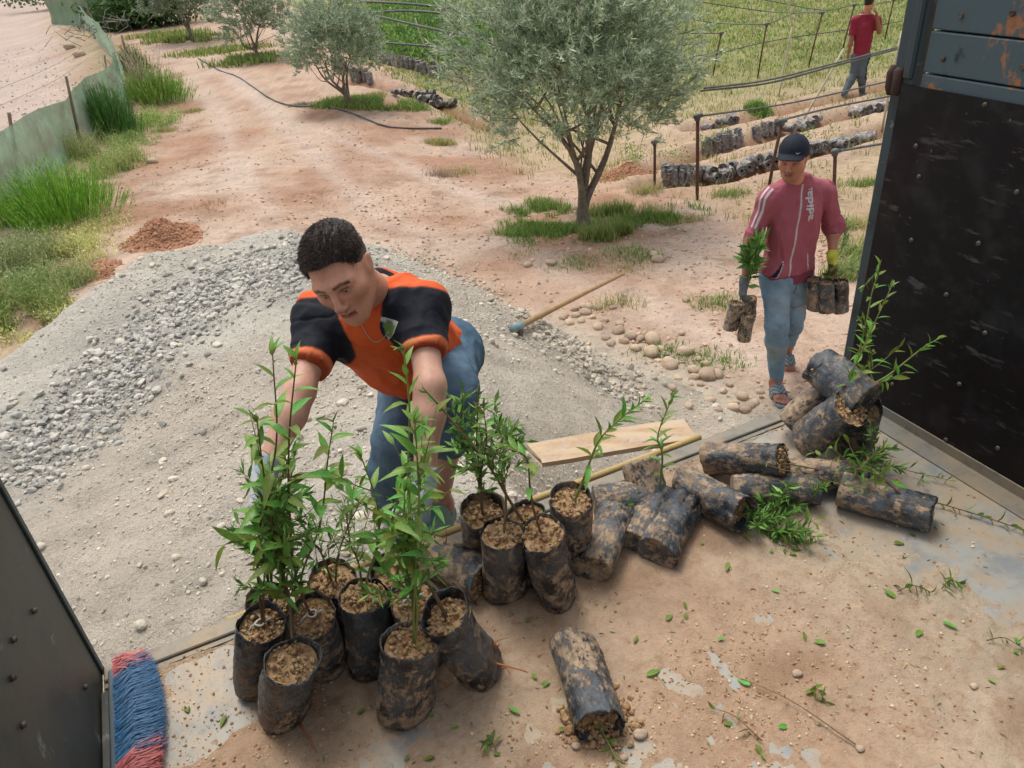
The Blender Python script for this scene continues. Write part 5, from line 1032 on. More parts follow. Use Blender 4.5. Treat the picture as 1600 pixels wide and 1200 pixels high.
h1, h2 = hit(815, 520)+[0, 0, .05], at(974, 428, hg(974, 428)[1]-.35)
hoe = root('hoe', 'long wooden-handled hoe with a pale blue socket lying on the gravel ridge', 'hoe', h1)
d = nrm(h2-h1); M_hw = mat('hoe_handle_wood', base=A(205, 170, 122), rough=.7, noise=[(12, 4, .4, .7, A(186, 148, 104), (1, 1, 1))])
child('handle', MB().tube([h1, (h1+h2)/2+[0, 0, .004], h2], [.019, .018, .015], 12).mesh('handle'), M_hw, hoe)
child('socket', MB().tube([h1-d*.13, h1-d*.06, h1+d*.02], [.027, .025, .022], 12).mesh('socket'), mat('blue_socket', base=A(140, 172, 176), rough=.5, noise=[(30, 4, .5, .65, A(170, 160, 140))]), hoe)
e = h1-d*.12; mb = MB(); s_ = nrm(np.cross(d, [0, 0, 1])); mb.box(e+[0, 0, -.07], (.10, .012, .14), np.stack([s_, d, np.cross(s_, d)], 1), bev=.003); child('blade', mb.mesh('blade'), M_bolt, hoe)

# small bags of seedlings set out in the plots
M_nb = obj_tint(mat('faded_bag', base=1.4*A(138, 136, 134), rough=.6, obr=1, noise=[(12, 5, .4, .6, A(90, 94, 100)), (25, 5, .48, .6, 1.3*A(176, 164, 150))], bump=[(30, .6, .01)]), .25, .05)
nbm = []
for k in range(5):
    u = np.linspace(0, 2*np.pi, 14, endpoint=False); V = []; rows = [(0, .5), (.01, .95)]+[(z, 1+.06*rng.normal()) for z in (.07, .14, .2, .24)]+[(.255, 1.05), (.245, .92), (.225, .85), (.23, .3)]
    for z, rr in rows: R0 = .062*rr*(1+.06*rng.normal(size=14)); V.append(np.stack([R0*np.cos(u), R0*np.sin(u), z+0*u+.006*rng.normal(size=14)*(z > .2)], 1))
    V = np.concatenate(V); i = np.arange(14); j = (i+1) % 14; Q = np.concatenate([np.stack([a*14+i, a*14+j, (a+1)*14+j, (a+1)*14+i], 1) for a in range(len(rows)-1)]); nbm.append(make_mesh('seedling_bag', V, Q, True))
def nb(px, py, lay, lb, grp, sc=1.0, az=None):
    p = hg(px, py); o = obj('seedling_bag', nbm[rng.integers(0, 5)], M_nb); o.scale = (sc, sc, sc)
    if lay: az = rng.normal(.2, .5) if az is None else az; o.rotation_euler = (math.pi/2*.93+rng.normal(0, .08), rng.normal(0, .1), az); o.location = p+np.array([0, 0, .06*sc])
    else: o.rotation_euler = (rng.normal(0, .12), rng.normal(0, .12), rng.random()*6); o.location = p-np.array([0, 0, .05]); o.scale = (sc*.95, sc*.95, sc*.9)
    tag(o, lb, 'seedling bag', grp)
def row(a, b, n, lay, lb, grp, sc=1.0, jit=3):
    for k in range(n):
        t = k/(n-1); nb(a[0]+(b[0]-a[0])*t+rng.normal(0, jit*.5), a[1]+(b[1]-a[1])*t+rng.normal(0, jit*.4), lay, lb, grp, sc)
row((1037, 285), (1085, 290), 6, 0, 'upright dark bag at the near end of the front trench by the big olive', 'bags at the end of the front trench', 1.05)
row((1040, 276), (1090, 281), 5, 0, 'upright dark bag at the near end of the front trench by the big olive', 'bags at the end of the front trench', 1.05)
row((1100, 283), (1240, 245), 12, 1, 'grey bag tipped over in the front trench between post and walking man', 'tipped bags in the front trench', 1.1)
row((1098, 276), (1200, 250), 7, 1, 'grey bag tipped over in the front trench between post and walking man', 'tipped bags in the front trench', 1.1)
row((1255, 238), (1335, 222), 9, 1, 'grey bag tipped over in the trench right of the walking man\'s cap', 'tipped bags right of the cap', 1.2)
row((1102, 240), (1158, 227), 9, 0, 'upright black bag packed tight in the second trench', 'upright bags in the second trench', 1.1)
row((1104, 234), (1158, 220), 7, 0, 'upright black bag packed tight in the second trench', 'upright bags in the second trench', 1.1)
row((1184, 217), (1212, 206), 4, 0, 'bag in the short group left of the post in the second trench', 'short group in the second trench', 1.2)
row((1218, 205), (1280, 192), 5, 1, 'bag lying where the pale stick meets the trench', 'bags by the pale stick', 1.1)
row((1325, 180), (1392, 163), 9, 1, 'bag lying in the far trench just left of the truck wall', 'bags by the truck wall', 1.2)
row((1098, 203), (1140, 190), 3, 1, 'lone tipped bag in the third row behind the thick brown post', 'tipped bags in the third row', 1.2)
row((576, 92), (612, 100), 12, 0, 'black bag in the straight row behind the second olive tree', 'bag row behind the second olive', 1.3, 2)
row((618, 103), (690, 118), 14, 0, 'black bag in the broken row under the leafy crop', 'bag row under the leafy crop', 1.3, 5)
row((523, 108), (540, 112), 5, 0, 'black bag seen through the stems of the second olive tree', 'bags seen through the olive stems', 1.3, 2)
row((553, 122), (578, 130), 6, 0, 'dark bag in the short group right of the second olive trunk', 'bags right of the olive trunk', 1.3, 3)
row((650, 152), (695, 166), 16, 1, 'discarded flattened black bag left of the big olive crown', 'discarded bags', 1.1, 6)
row((615, 146), (640, 148), 4, 1, 'small dark bag scrap on the soil between the two olives', 'bag scraps', .9, 3)
mb = MB()
for px, py in ((1045, 262), (1060, 265), (1100, 245), (1180, 200), (1130, 225), (990, 262), (980, 255), (1000, 268), (1260, 232), (1300, 225)):
    c = hg(px, py); p = c+rng.normal(0, .07, (60, 3))+[0, 0, .22]; leafquads(p, rng.normal(size=p.shape)+[0, 0, .5], .05, .015, mb, G)
tag(obj('seedling_leaves', mb.mesh('seedling_leaves'), M_grass, kind='stuff'), 'sparse little leaves above the bags in the front trenches', 'leaves')
# ---------------------------------------------------------------- people: smooth implicit surfaces turned into meshes
class Field:
    def __init__(s, lo, hi, h):
        s.lo = np.array(lo, float); s.h = h; s.n = np.ceil((np.array(hi)-s.lo)/h).astype(int)+1; s.F = np.full(s.n, 1.0, np.float32)
        s.ax = [s.lo[k]+h*np.arange(s.n[k]) for k in range(3)]
    def region(s, lo, hi):
        a = np.clip(np.floor((np.asarray(lo)-s.lo)/s.h).astype(int), 0, s.n); b = np.clip(np.ceil((np.asarray(hi)-s.lo)/s.h).astype(int)+1, 0, s.n)
        sl = tuple(slice(a[k], b[k]) for k in range(3))
        if any(b[k] <= a[k] for k in range(3)): return None, None
        X = np.meshgrid(*[s.ax[k][sl[k]] for k in range(3)], indexing='ij'); return sl, np.stack(X, -1)
    def put(s, fn, lo, hi, k=.02, mode='add', col=None):
        m = k+s.h*2; sl, P = s.region(np.asarray(lo)-m, np.asarray(hi)+m)
        if sl is None: return s
        d = fn(P).astype(np.float32); a = s.F[sl]
        if mode == 'add': t = np.clip(k-np.abs(a-d), 0, None)/max(k, 1e-6); s.F[sl] = np.minimum(a, d)-t*t*k/4
        elif mode == 'sub': t = np.clip(k-np.abs(a+d), 0, None)/max(k, 1e-6); s.F[sl] = np.maximum(a, -d)+t*t*k/4
        return s
    def cone(s, a, b, ra, rb, k=.02, flat=None, cut=None, mode='add'):
        a = np.asarray(a, float); b = np.asarray(b, float); ab = b-a; L2 = ab@ab+1e-12; r = max(ra, rb)
        def fn(P):
            q = P-a; t = np.clip((q@ab)/L2, 0, 1); v = q-t[..., None]*ab
            if flat is not None:
                n = np.asarray(flat[0]); vn = v@n; v = v+(vn*(flat[1]-1))[..., None]*n
            d = np.linalg.norm(v, axis=-1)-(ra+(rb-ra)*t)
            for c in (cut or []): d = np.maximum(d, (P-np.asarray(c[0]))@nrm(c[1]))
            return d
        return s.put(fn, np.minimum(a, b)-r, np.maximum(a, b)+r, k, mode)
    def ell(s, c, r, R=None, k=.02, mode='add'):
        c = np.asarray(c, float); r = np.asarray(r, float); R = np.eye(3) if R is None else np.asarray(R); e = np.abs(R)@r
        def fn(P):
            q = (P-c)@R; return (np.linalg.norm(q/r, axis=-1)-1)*r.min()*.9
        return s.put(fn, c-e, c+e, k, mode)
    def mesh(s):
        F = s.F; neg = F < 0; n = F.shape
        cs = [(i, j, k) for i in (0, 1) for j in (0, 1) for k in (0, 1)]
        cnt = np.zeros([m-1 for m in n], np.int8)
        for i, j, k in cs: cnt += neg[i:n[0]-1+i, j:n[1]-1+j, k:n[2]-1+k]
        act = (cnt > 0) & (cnt < 8); idx = np.argwhere(act); mp = -np.ones(act.shape, np.int64); mp[act] = np.arange(len(idx))
        acc = np.zeros((len(idx), 3)); w = np.zeros(len(idx))
        for a in range(3):
            o1, o2 = [q for q in range(3) if q != a]
            for u in (0, 1):
                for v in (0, 1):
                    c0 = np.zeros(3, int); c0[o1] = u; c0[o2] = v; c1 = c0.copy(); c1[a] = 1
                    f0 = F[tuple((idx+c0).T)]; f1 = F[tuple((idx+c1).T)]; m = (f0 < 0) != (f1 < 0)
                    t = np.where(m, f0/np.where(m, f0-f1, 1), 0); p = np.tile(c0.astype(float), (len(idx), 1)); p[:, a] = t; acc += p*m[:, None]; w += m
        V = s.lo+(idx+acc/np.maximum(w, 1)[:, None])*s.h; Q = []
        for a in range(3):
            o1, o2 = (a+1) % 3, (a+2) % 3
            sa = [slice(None)]*3; sb = [slice(None)]*3; sa[a] = slice(0, n[a]-1); sb[a] = slice(1, n[a]); A0 = neg[tuple(sa)]; B0 = neg[tuple(sb)]
            e = np.argwhere(A0 != B0); e = e[(e[:, o1] > 0) & (e[:, o2] > 0) & (e[:, o1] < n[o1]-1) & (e[:, o2] < n[o2]-1)]
            d1 = np.zeros(3, int); d1[o1] = 1; d2 = np.zeros(3, int); d2[o2] = 1
            q = np.stack([mp[tuple((e-d1-d2).T)], mp[tuple((e-d2).T)], mp[tuple(e.T)], mp[tuple((e-d1).T)]], 1)
            fl = A0[tuple(e.T)]; q[~fl] = q[~fl][:, ::-1]; Q.append(q)
        Q = np.concatenate(Q); Q = Q[(Q >= 0).all(1)]
        return V, Q
def vnormals(V, Q):
    n = np.cross(V[Q[:, 2]]-V[Q[:, 0]], V[Q[:, 3]]-V[Q[:, 1]]); N = np.zeros_like(V)
    for k in range(4): np.add.at(N, Q[:, k], n)
    return N/(np.linalg.norm(N, axis=1)[:, None]+1e-12)
def seg_t(P, a, b):
    ab = np.asarray(b)-a; t = ((P-a)@ab)/(ab@ab); tc = np.clip(t, 0, 1); return t, np.linalg.norm(P-a-tc[:, None]*ab, axis=1)

def head_geo(h=.0028, beard=.0, neck_to=None, young=True):
    """head in its own frame: x = its left, y = face forward, z = up; returns skin (V,Q,col)"""
    f = Field((-.115, -.16, -.22), (.115, .16, .15), h)
    f.ell((0, -.018, .035), (.0765, .098, .086), k=.03)
    f.ell((0, .022, -.025), (.064, .070, .085), k=.03)
    f.cone((-.052, -.005, -.055), (-.012, .066, -.098), .020, .017, k=.035); f.cone((.052, -.005, -.055), (.012, .066, -.098), .020, .017, k=.035)
    f.ell((0, .072, -.100), (.024, .020, .018), k=.025)
    f.ell((0, .058, -.066), (.034, .030, .032), k=.03)
    for sx in (-1, 1):
        f.ell((sx*.044, .058, -.022), (.022, .020, .018), k=.03)              # cheekbone
        f.cone((sx*.012, .090, .022), (sx*.050, .068, .018), .010, .009, k=.02)   # brow ridge
        f.ell((sx*.031, .100, -.002), (.0185, .017, .0125), k=.014, mode='sub')
        f.ell((sx*.031, .0745, -.003), (.0135, .0135, .0135), k=.002)
        f.cone((sx*.018, .0865, .0045), (sx*.045, .079, .0035), .0042, .0040, k=.006)  # upper lid
        f.cone((sx*.019, .0850, -.0105), (sx*.044, .079, -.0105), .0034, .003, k=.006)
        f.ell((sx*.0115, .104, -.040), (.0075, .009, .0065), k=.008)
        f.ell((sx*.0075, .110, -.0462), (.0034, .004, .003), k=.002, mode='sub')
        R = frame((sx*.25, -.25, 1), (0, 1, 0)); f.ell((sx*.079, -.008, -.008), (.020, .008, .032), R, k=.006)
        f.ell((sx*.0875, .002, -.006), (.004, .010, .018), k=.006, mode='sub')
    f.cone((0, .0915, .012), (0, .114, -.032), .0075, .0105, k=.012)
    f.ell((0, .115, -.035), (.0105, .010, .009), k=.008)
    f.cone((-.020, .090, -.0655), (0, .0985, -.0625), .0048, .0062, k=.007); f.cone((.020, .090, -.0655), (0, .0985, -.0625), .0048, .0062, k=.007)
    f.cone((-.018, .089, -.0745), (.018, .089, -.0745), .0055, .0055, k=.007); f.ell((0, .0955, -.0755), (.011, .0055, .0052), k=.007)
    f.cone((-.021, .099, -.0692), (.021, .099, -.0692), .0022, .0022, k=.003, mode='sub')
    nk = np.array([0, -.045, -.20]) if neck_to is None else np.asarray(neck_to)
    f.cone((0, -.025, -.05), nk, .055, .060, k=.03)
    V, Q = f.mesh(); x, y, z = V.T; ax_ = np.abs(x)
    C = np.tile(1.2*A(234, 168, 138), (len(V), 1)).astype(float); n = fbm(V, 60, 3)
    def mx(col, w): 
        nonlocal C; w = np.clip(w, 0, 1)[:, None]; C = C*(1-w)+np.asarray(col)*w
    mx(A(196, 126, 100), .5*np.exp(-((ax_-.045)**2+(z+.035)**2)/.0006)*(y > 0)); mx(A(190, 122, 98), .5*np.exp(-(x*x+(z+.035)**2)/.0003)*(y > .09))
    jaw = sst(-.035, -.065, z)*sst(-.02, .02, y)*(y > -.03)+.7*np.exp(-((z+.052)**2)/.00008)*(y > .085)*(ax_ < .03); mx(A(140, 108, 90), beard*jaw*(.8+.4*n))
    lip = np.exp(-((z+.0695)/.0085)**4)*(ax_ < .0245)*(y > .088); mx(A(186, 96, 88), lip*.95); mx(A(90, 45, 40), np.exp(-((z+.0692)/.0016)**2)*(ax_ < .022)*(y > .086)*.9)
    bz = .0185+.10*(ax_-.012)*(ax_ < .036)-.25*np.clip(ax_-.036, 0, None)
    mx(A(46, 34, 28), 1.0*np.exp(-((z-bz-.002)/.0055)**4)*(ax_ > .012)*(ax_ < .054)*(y > .055)*(.85+.3*n))
    mx(A(150, 98, 78), .45*np.exp(-(((ax_-.031)/.021)**2+((z+.002)/.013)**2)**2)*(y > .05)); mx(A(60, 40, 32), .8*np.exp(-((z-.0045)/.0022)**2)*(ax_ > .019)*(ax_ < .044)*(y > .07))  # first the shade of the eye sockets, painted into the skin colour
    ey = np.hypot((ax_-.031)/.0125, (z+.0035)/.0048)
    return V, Q, C, ey
def hair_geo(top=.012, h=.0028, hairline=.080, sidelow=-.012, seed=0, fade=True):
    f = Field((-.11, -.14, -.11), (.11, .13, .155), h)
    def fn(P):
        d = (np.linalg.norm((P-np.array([0, -.018, .035]))/np.array([.0775, .099, .087]), axis=-1)-1)*.078
        z = P[..., 2]; y = P[..., 1]; x = np.abs(P[..., 0])
        th = top*(.10+.9*sst(.035, .085, z+.25*(y > .02)*0))+.0022*fbm(P*np.array([1.6, .35, 1.6]), 60, 3, seed)+.004*sst(.05, .1, y)*sst(.04, .09, z)
        d = d-th
        line = hairline-.006*np.cos(x*60)                                     # forehead line
        front = (y-.035)*1.0; lim = np.where(y > .03, np.where(x < .058, line-.0, .02+(.03)*sst(.075, .058, x)), sidelow-(.05)*sst(.0, -.08, y))
        lim = np.interp(y, [-.13, -.08, -.03, .005, .025, .045, .060, .075], [-.075, -.065, -.03, -.030, .012, .052, .070, hairline])+0*x
        return np.maximum(d, (lim-z)*.8)
    f.put(fn, (-.1, -.13, -.1), (.1, .12, .15), .001)
    V, Q = f.mesh(); return V, Q
def hair_strands(V, Q, n, L, fwd, mb, col, rs, zmin=.03):
    N = vnormals(V, Q); c = np.where((V[:, 2] > zmin) & (N@np.array([0, 0, 1.]) > -.3))[0]; i = rs.choice(c, n); P = V[i]; D = N[i]*.55+np.asarray(fwd)+rs.normal(0, .22, (n, 3)); D /= np.linalg.norm(D, axis=1)[:, None]; leafquads(P-N[i]*.002, D, L*(.5+.8*rs.random(n)), .0013, mb, [col], .5, 0)
def foot_geo(h=.003, ln=.26):
    """right-handed foot, heel at origin, toes towards +y, sole at z=0; returns skin, strap, sole"""
    s = ln/.26; f = Field((-.065, -.03, -.01), (.065, .27, .17), h)
    f.cone((0, .035, .030), (0, .035, .030), .030, .030, k=.02); f.cone((0, .035, .045), (.0, .16, .024), .034, .024, k=.03, flat=((0, 0, 1), 1.0)); f.cone((-.018, .10, .022), (-.022, .185, .018), .024, .019, k=.03); f.cone((.018, .10, .020), (.022, .175, .016), .022, .017, k=.03)
    f.cone((0, .045, .06), (0, .030, .14), .034, .038, k=.03); f.ell((-.034, .045, .075), (.012, .014, .014), k=.015); f.ell((.034, .040, .068), (.012, .014, .014), k=.015)
    for x, y0, y1, r in ((-.030, .19, .232, .0125), (-.010, .195, .228, .0090), (.007, .192, .220, .0082), (.022, .185, .210, .0078), (.036, .175, .198, .0075)): f.cone((x, y0-.02, .018), (x*1.02, y1, .011), r, r*.95, k=.006)
    V, Q = f.mesh(); V[:, 0] += .004*np.sin(V[:, 1]*12)
    return V*s, Q
def sandal_geo(h=.003, ln=.27, y0=.075, y1=.175):
    s = ln/.26; out = lambda y: np.interp(y, [-.02, .0, .04, .10, .16, .20, .235, .25], [.0, .027, .036, .035, .046, .048, .034, .0])
    f = Field((-.07, -.035, -.04), (.07, .27, .10), h)
    def sole(P): x, y, z = P[..., 0], P[..., 1], P[..., 2]; d = np.abs(x)-out(y); return np.maximum(d*.8, np.abs(z+.012)-.013-.003*np.cos(y*25))
    def strap(P):
        x, y, z = P[..., 0], P[..., 1], P[..., 2]; hh = np.interp(y, [.06, .1, .15, .19], [.082, .070, .056, .044]); d = np.sqrt((x/.050)**2+(np.clip(z, 0, None)/hh)**2)-1; d = np.abs(d*.045)-.0032
        yy = y-.12*np.abs(x)*0; return np.maximum(np.maximum(d, -z-.004), np.maximum(y0+.25*x*x*10-yy, yy-(y1-.9*x*x*10)))
    f.put(sole, (-.06, -.03, -.03), (.06, .26, .01), .003); f.put(strap, (-.06, .03, -.01), (.06, .22, .095), .004)
    V, Q = f.mesh(); return V*s, Q
def hand_prims(f, w, d, n, up, curl=1.0, s=1.0, thumb=1, r0=.0105, spread=.1):
    """w wrist point, d fingers' direction, n palm normal, up = towards index finger"""
    d = nrm(d); n = nrm(np.asarray(n)-d*(np.asarray(n)@d)); up = np.cross(n, d) if up is None else nrm(up)
    f.cone(w, w+d*.03*s, .026*s, .028*s, k=.02, flat=(n, 1.25)); f.cone(w+d*.03*s+up*.018*s, w+d*.085*s+up*.026*s, .020*s, .016*s, k=.015, flat=(n, 1.2)); f.cone(w+d*.03*s-up*.016*s, w+d*.078*s-up*.026*s, .020*s, .015*s, k=.015, flat=(n, 1.2)); f.cone(w+d*.04*s, w+d*.082*s, .022*s, .018*s, k=.015, flat=(n, 1.2))
    for k, (o, l) in enumerate(((.031, .92), (.010, 1.0), (-.011, .95), (-.030, .78))):
        p = w+d*(.085-.004*abs(k-1))*s+up*o*s; a = .35*curl; dd = d
        for seg, (L, r) in enumerate(((.042, 1.0), (.026, .93), (.022, .85))):
            a_ = a+seg*.75*curl; v = nrm(d*math.cos(a_)+n*math.sin(a_)+up*spread*(o/.03)*(1-curl*.5)); q = p+v*L*l*s; f.cone(p, q, r0*r*s, r0*(r-.06)*s, k=.004); p = q
    p = w+d*.025*s+up*.026*s; q = p+nrm(d*.7+up*.75+n*.5)*.045*s; f.cone(p, q, .0145*s, .012*s, k=.012); e = q+nrm(d*.6-up*.05*curl+n*.9*curl+up*.3*(1-curl))*.032*s; f.cone(q, e, .0115*s, .010*s, k=.004)

M_skin = mat('skin', attr=True, rough=.5, spec=.35, sss=.0, noise=[(22, 5, .45, .75, .84), (90, 4, .45, .75, .9), (300, 3, .5, .7, .88)], bump=[(240, .35, .0012)])
M_hair = mat('dark_hair', attr=True, rough=.45, spec=.35)
M_cloth = mat('cloth', attr=True, rough=.75, spec=.2, noise=[(700, 2, .4, .6, .94), (12, 5, .5, .75, .88)], bump=[(500, .15, .001), (22, .45, .008)])
M_denim = mat('denim', attr=True, rough=.85, spec=.15, noise=[(400, 3, .4, .65, .86), (18, 6, .45, .7, .78), (5, 5, .5, .7, .82)], bump=[(500, .2, .001), (30, .5, .006)])
M_glove = mat('knit_glove', attr=True, rough=.9, spec=.1, noise=[(60, 4, .5, .75, .8)], bump=[(300, .3, .001)])
M_rub = mat('foam_sandal', attr=True, rough=.6, spec=.3, noise=[(40, 4, .5, .7, .85)])
M_eye = mat('eye', attr=True, rough=.2, spec=.5)
def kid(name, parent, V, Q, m, C, R=None, t=None, smooth=True, T=None):
    V = np.asarray(V, float)
    if R is not None: V = V@np.asarray(R).T
    if t is not None: V = V+np.asarray(t)
    C = np.broadcast_to(np.asarray(C, float), (len(V), 3)); o = child(name, make_mesh(name, V, [Q] if T is None else [Q, T], smooth, np.clip(C, .004, .85)), m, parent); return o, V
def cloth_mesh(f, wr, fs=9.0, seed=0, stretch=None, basis=None, drape=0.0):
    V, Q = f.mesh(); N = vnormals(V, Q); S = V if stretch is None else V@stretch
    if basis is not None:
        B = V@np.stack(basis, 1); w0 = fbm(B*np.array([1.0, .28, 1.0]), 9.0, 2, seed+21); V = V+N*(drape*(.5-2.2*np.abs(w0)))[:, None]
    n0 = fbm((V if basis is None else V@np.stack(basis, 1))*np.array([1, .55, 1]), fs*.55, 2, seed+40); n1 = fbm(S, fs*1.1, 2, seed+50); cr = np.exp(-(n0/.05)**2)+.6*np.exp(-(n1/.04)**2); V = V-N*(.0055*cr*(.4+.6*sst(-.2, .3, fbm(V, 4, 2, seed))))[:, None]
    w = 1-2*np.abs(fbm(S, fs, 3, seed)); w2 = 1-2*np.abs(fbm(S, fs*2.1, 2, seed+9)); return V+N*(wr*(w*.7+w2*.3-.3))[:, None], Q, N
def J_(d): return {k: np.asarray(v, float) for k, v in d.items()}
def person(label, J, name='person'): return root(name, label, 'person', (J['ankL']+J['ankR'])/2*[1, 1, 1])
def body_core(f, J, s=1.0, arms=(True, True), legs=True, cuts=None):
    side = nrm(J['shL']-J['shR']); up = nrm(J['neck']-J['hip']); fr_ = nrm(np.cross(side, up)); fl = (fr_, 1.35); H = (J['hipL']+J['hipR'])/2; mid = H*.5+(J['shL']+J['shR'])/2*.5; ch = H*.22+(J['shL']+J['shR'])/2*.78
    f.cone(J['hipR']+fr_*0, J['hipL'], .095*s, .095*s, k=.05); f.cone(H, mid, .135*s, .122*s, k=.05, flat=fl); f.cone(mid, ch, .122*s, .145*s, k=.05, flat=fl); f.cone(J['shR'], J['shL'], .060*s, .060*s, k=.05); f.cone(J['neck']-up*.06, J['neck']+up*.02, .065*s, .055*s, k=.04)
    return side, up, fr_, H
def arm(f, J, sd, g=0.0, t1=1.0, to='hd', k=.03, cut=None):
    f.cone(J['sh'+sd], J['el'+sd], .048+g, .040+g, k=k, cut=cut)
    if t1 > 0: e = J['el'+sd]+(J[to+sd]-J['el'+sd])*t1; m_ = J['el'+sd]*.72+e*.28; f.cone(J['el'+sd], m_, .041+g, .043+g, k=k); f.cone(m_, e, .043+g, .028+g, k=k, cut=cut)
def leg(f, J, sd, g=0.0, t1=1.0, k=.04, cut=None):
    f.cone(J['hip'+sd], J['knee'+sd], .088+g, .058+g, k=k); kn, an = J['knee'+sd], J['ank'+sd]; m_ = kn*.68+an*.32; e = kn+(an-kn)*t1; f.cone(kn, m_, .056+g, .058+g, k=k, cut=cut)
    if t1 > .32: f.cone(m_, e, .058+g, (.058+(.036-.058)*min(1, (t1-.32)/.68))+g, k=k, cut=cut)
def put_head(r, J, fwd, up, s=1.0, hair=True, skin=None, beard=.4, eyes_down=True, hcol=(46, 38, 34), hs_=.0028, cap=False):
    fwd = nrm(fwd); up = nrm(np.asarray(up)-fwd*(np.asarray(up)@fwd)); x = np.cross(fwd, up); R = np.stack([x, fwd, up], 1)*s; c = J['head']; nl = (np.asarray(J['neck'])-up*.03-c)@R/(s*s)
    nl = nl*min(1.0, .2/np.linalg.norm(nl)); V, Q, C, ey = head_geo(hs_, beard, nl)
    if skin is not None: C = C*np.asarray(skin)
    return R, c, V, Q, C, ey
def eye_mesh(r, R, c, closed=.5):
    mb = MB(); Vi, Fi = ICO3
    for sx in (-1, 1):
        v = Vi*.0139+np.array([sx*.031, .0745, -.003]); col_ = np.where((np.hypot(Vi[:, 0]+sx*.05, Vi[:, 2]+.30) < .48)[:, None] & (Vi[:, 1:2] > 0), A(50, 34, 26), A(205, 196, 188)); k = Vi[:, 1] > .2; mb.add(v, T=Fi, C=col_)
    V = np.concatenate(mb.V)@R.T+c; me = make_mesh('eyes', V, [np.concatenate(mb.T)], True, np.clip(np.concatenate(mb.C), .01, .8)); child('eyes', me, M_eye, r)
def bvh_of(V, Q): return BVHTree.FromPolygons([tuple(v) for v in V], [tuple(int(i) for i in q) for q in Q])

# ================= man 1: orange and black shirt, bending over the truck edge
J = J_(dict(head=at(534, 424, 1.76), neck=at(596, 462, 1.95), shR=at(505, 503, 1.92), shL=at(656, 488, 1.86), hip=at(676, 552, 2.24), hipL=at(700, 552, 2.2), hipR=at(646, 565, 2.25), kneeL=at(703, 610, 1.86), ankL=at(688, 768, 1.98), kneeR=at(622, 690, 2.0), ankR=at(604, 800, 2.12),
            elR=at(468, 612, 1.70), hdR=at(412, 745, 1.52), elL=at(672, 604, 1.64), hdL=at(662, 760, 1.50)))
J1 = J; P1_ = person('young man in orange and black football shirt bending over the truck edge', J)
side = nrm(J['shL']-J['shR']); up = nrm(J['neck']-J['hip']); frt = nrm(np.cross(side, up))
lo = np.min(list(J.values()), 0)-.2; hi = np.max(list(J.values()), 0)+.2
f = Field(lo, hi, .0075); body_core(f, J, .97)
for s_ in 'LR': arm(f, J, s_, -.004); leg(f, J, s_)
bV, bQ = f.mesh(); bC = np.tile(1.1*A(226, 174, 148), (len(bV), 1))
R1, c1, hV, hQ, hC, ey = put_head(P1_, J, (-.12, -.93, -.27), (-.34, -.22, .90), s=.92, beard=.2)
hW = hV@R1.T+c1
FT = []
for sd, fd in (('L', (-.45, -.89, -.02)), ('R', (-.12, -.97, .04))):
    fd = nrm(fd); z = np.array([0, 0, 1.]); x = np.cross(fd, z); Rf = np.stack([nrm(x), fd, np.cross(nrm(x), fd)], 1); tp = J['ank'+sd]-Rf@np.array([0, .035, .10]); FT.append((Rf, tp, sd))
fV, fQ = foot_geo(); mb = MB(); mb.add(bV, bQ, C=bC); mb.add(hW, hQ, C=hC)
for Rf, tp, sd in FT: mb.add(fV@Rf.T+tp, fQ, C=np.tile(A(206, 150, 124), (len(fV), 1)))
child('body', mb.mesh('body'), M_skin, P1_); eye_mesh(P1_, R1, c1)
hv, hq = hair_geo(.0095, seed=3); N = vnormals(hv, hq)
hc = np.tile(A(66, 56, 51), (len(hv), 1))*(1+.5*fbm(hv*np.array([3, .5, 1]), 120, 3)[:, None]); fade = sst(.055, .0, hv[:, 2]+.1*hv[:, 1])[:, None]; hc = hc*(1-fade*.5)+A(120, 95, 80)*fade*.5
mb = MB(); mb.add(hv, hq, C=hc); hair_strands(hv, hq, 16000, .014, (0.1, 1.1, .05), mb, A(92, 78, 70), np.random.default_rng(4))
hm = np.concatenate(mb.V)@R1.T+c1; me = make_mesh('hair', hm, [np.concatenate(mb.Q)], True, np.clip(np.concatenate(mb.C), .004, .5)); child('hair', me, M_hair, P1_)
# shirt
f = Field(lo, hi, .0062); s_, u_, f_, H = body_core(f, J, 1.0)
f2 = Field(lo, hi, .0048); H0 = H+u_*.02; fl = (frt, 1.28); mid = H*.5+(J['shL']+J['shR'])/2*.5; ch = H*.2+(J['shL']+J['shR'])/2*.8; cut = [(H0-u_*.03, -u_)]
f2.cone(H, mid, .142, .138, k=.05, flat=fl, cut=cut); f2.cone(mid+frt*.02, ch+frt*.01, .136, .156, k=.06, flat=fl); f2.cone(J['shR'], J['shL'], .064, .064, k=.06); f2.cone(H0+frt*.05-u_*.0, mid+frt*.06, .10, .11, k=.08, cut=cut)
f2.cone(J['neck']-up*.05, J['neck']+up*.015, .082, .066, k=.05, cut=[(J['neck']+up*.012+frt*.02, up*.8-frt*.45)])
f2.cone(J['neck'], J['shR'], .058, .068, k=.05); f2.cone(J['neck'], J['shL'], .058, .068, k=.05)
HEM = {}
for sd in 'LR':
    t = .50 if sd == 'L' else .56; e = J['sh'+sd]+(J['el'+sd]-J['sh'+sd])*t; dd = nrm(J['el'+sd]-J['sh'+sd]); HEM[sd] = (e, dd)
    f2.cone(J['sh'+sd], e+dd*.06, .059, .051, k=.04, cut=[(e+dd*.020, dd)])
V, Q, N = cloth_mesh(f2, .012, 8, 4, np.diag([1.2, 1.2, .6]), (nrm(side+.3*up), nrm(up-.3*side), frt), .016)
orange = A(255, 112, 54); black = A(32, 35, 45); C = np.tile(orange, (len(V), 1)); K = lambda s_, w=.004: sst(-w, w, s_)
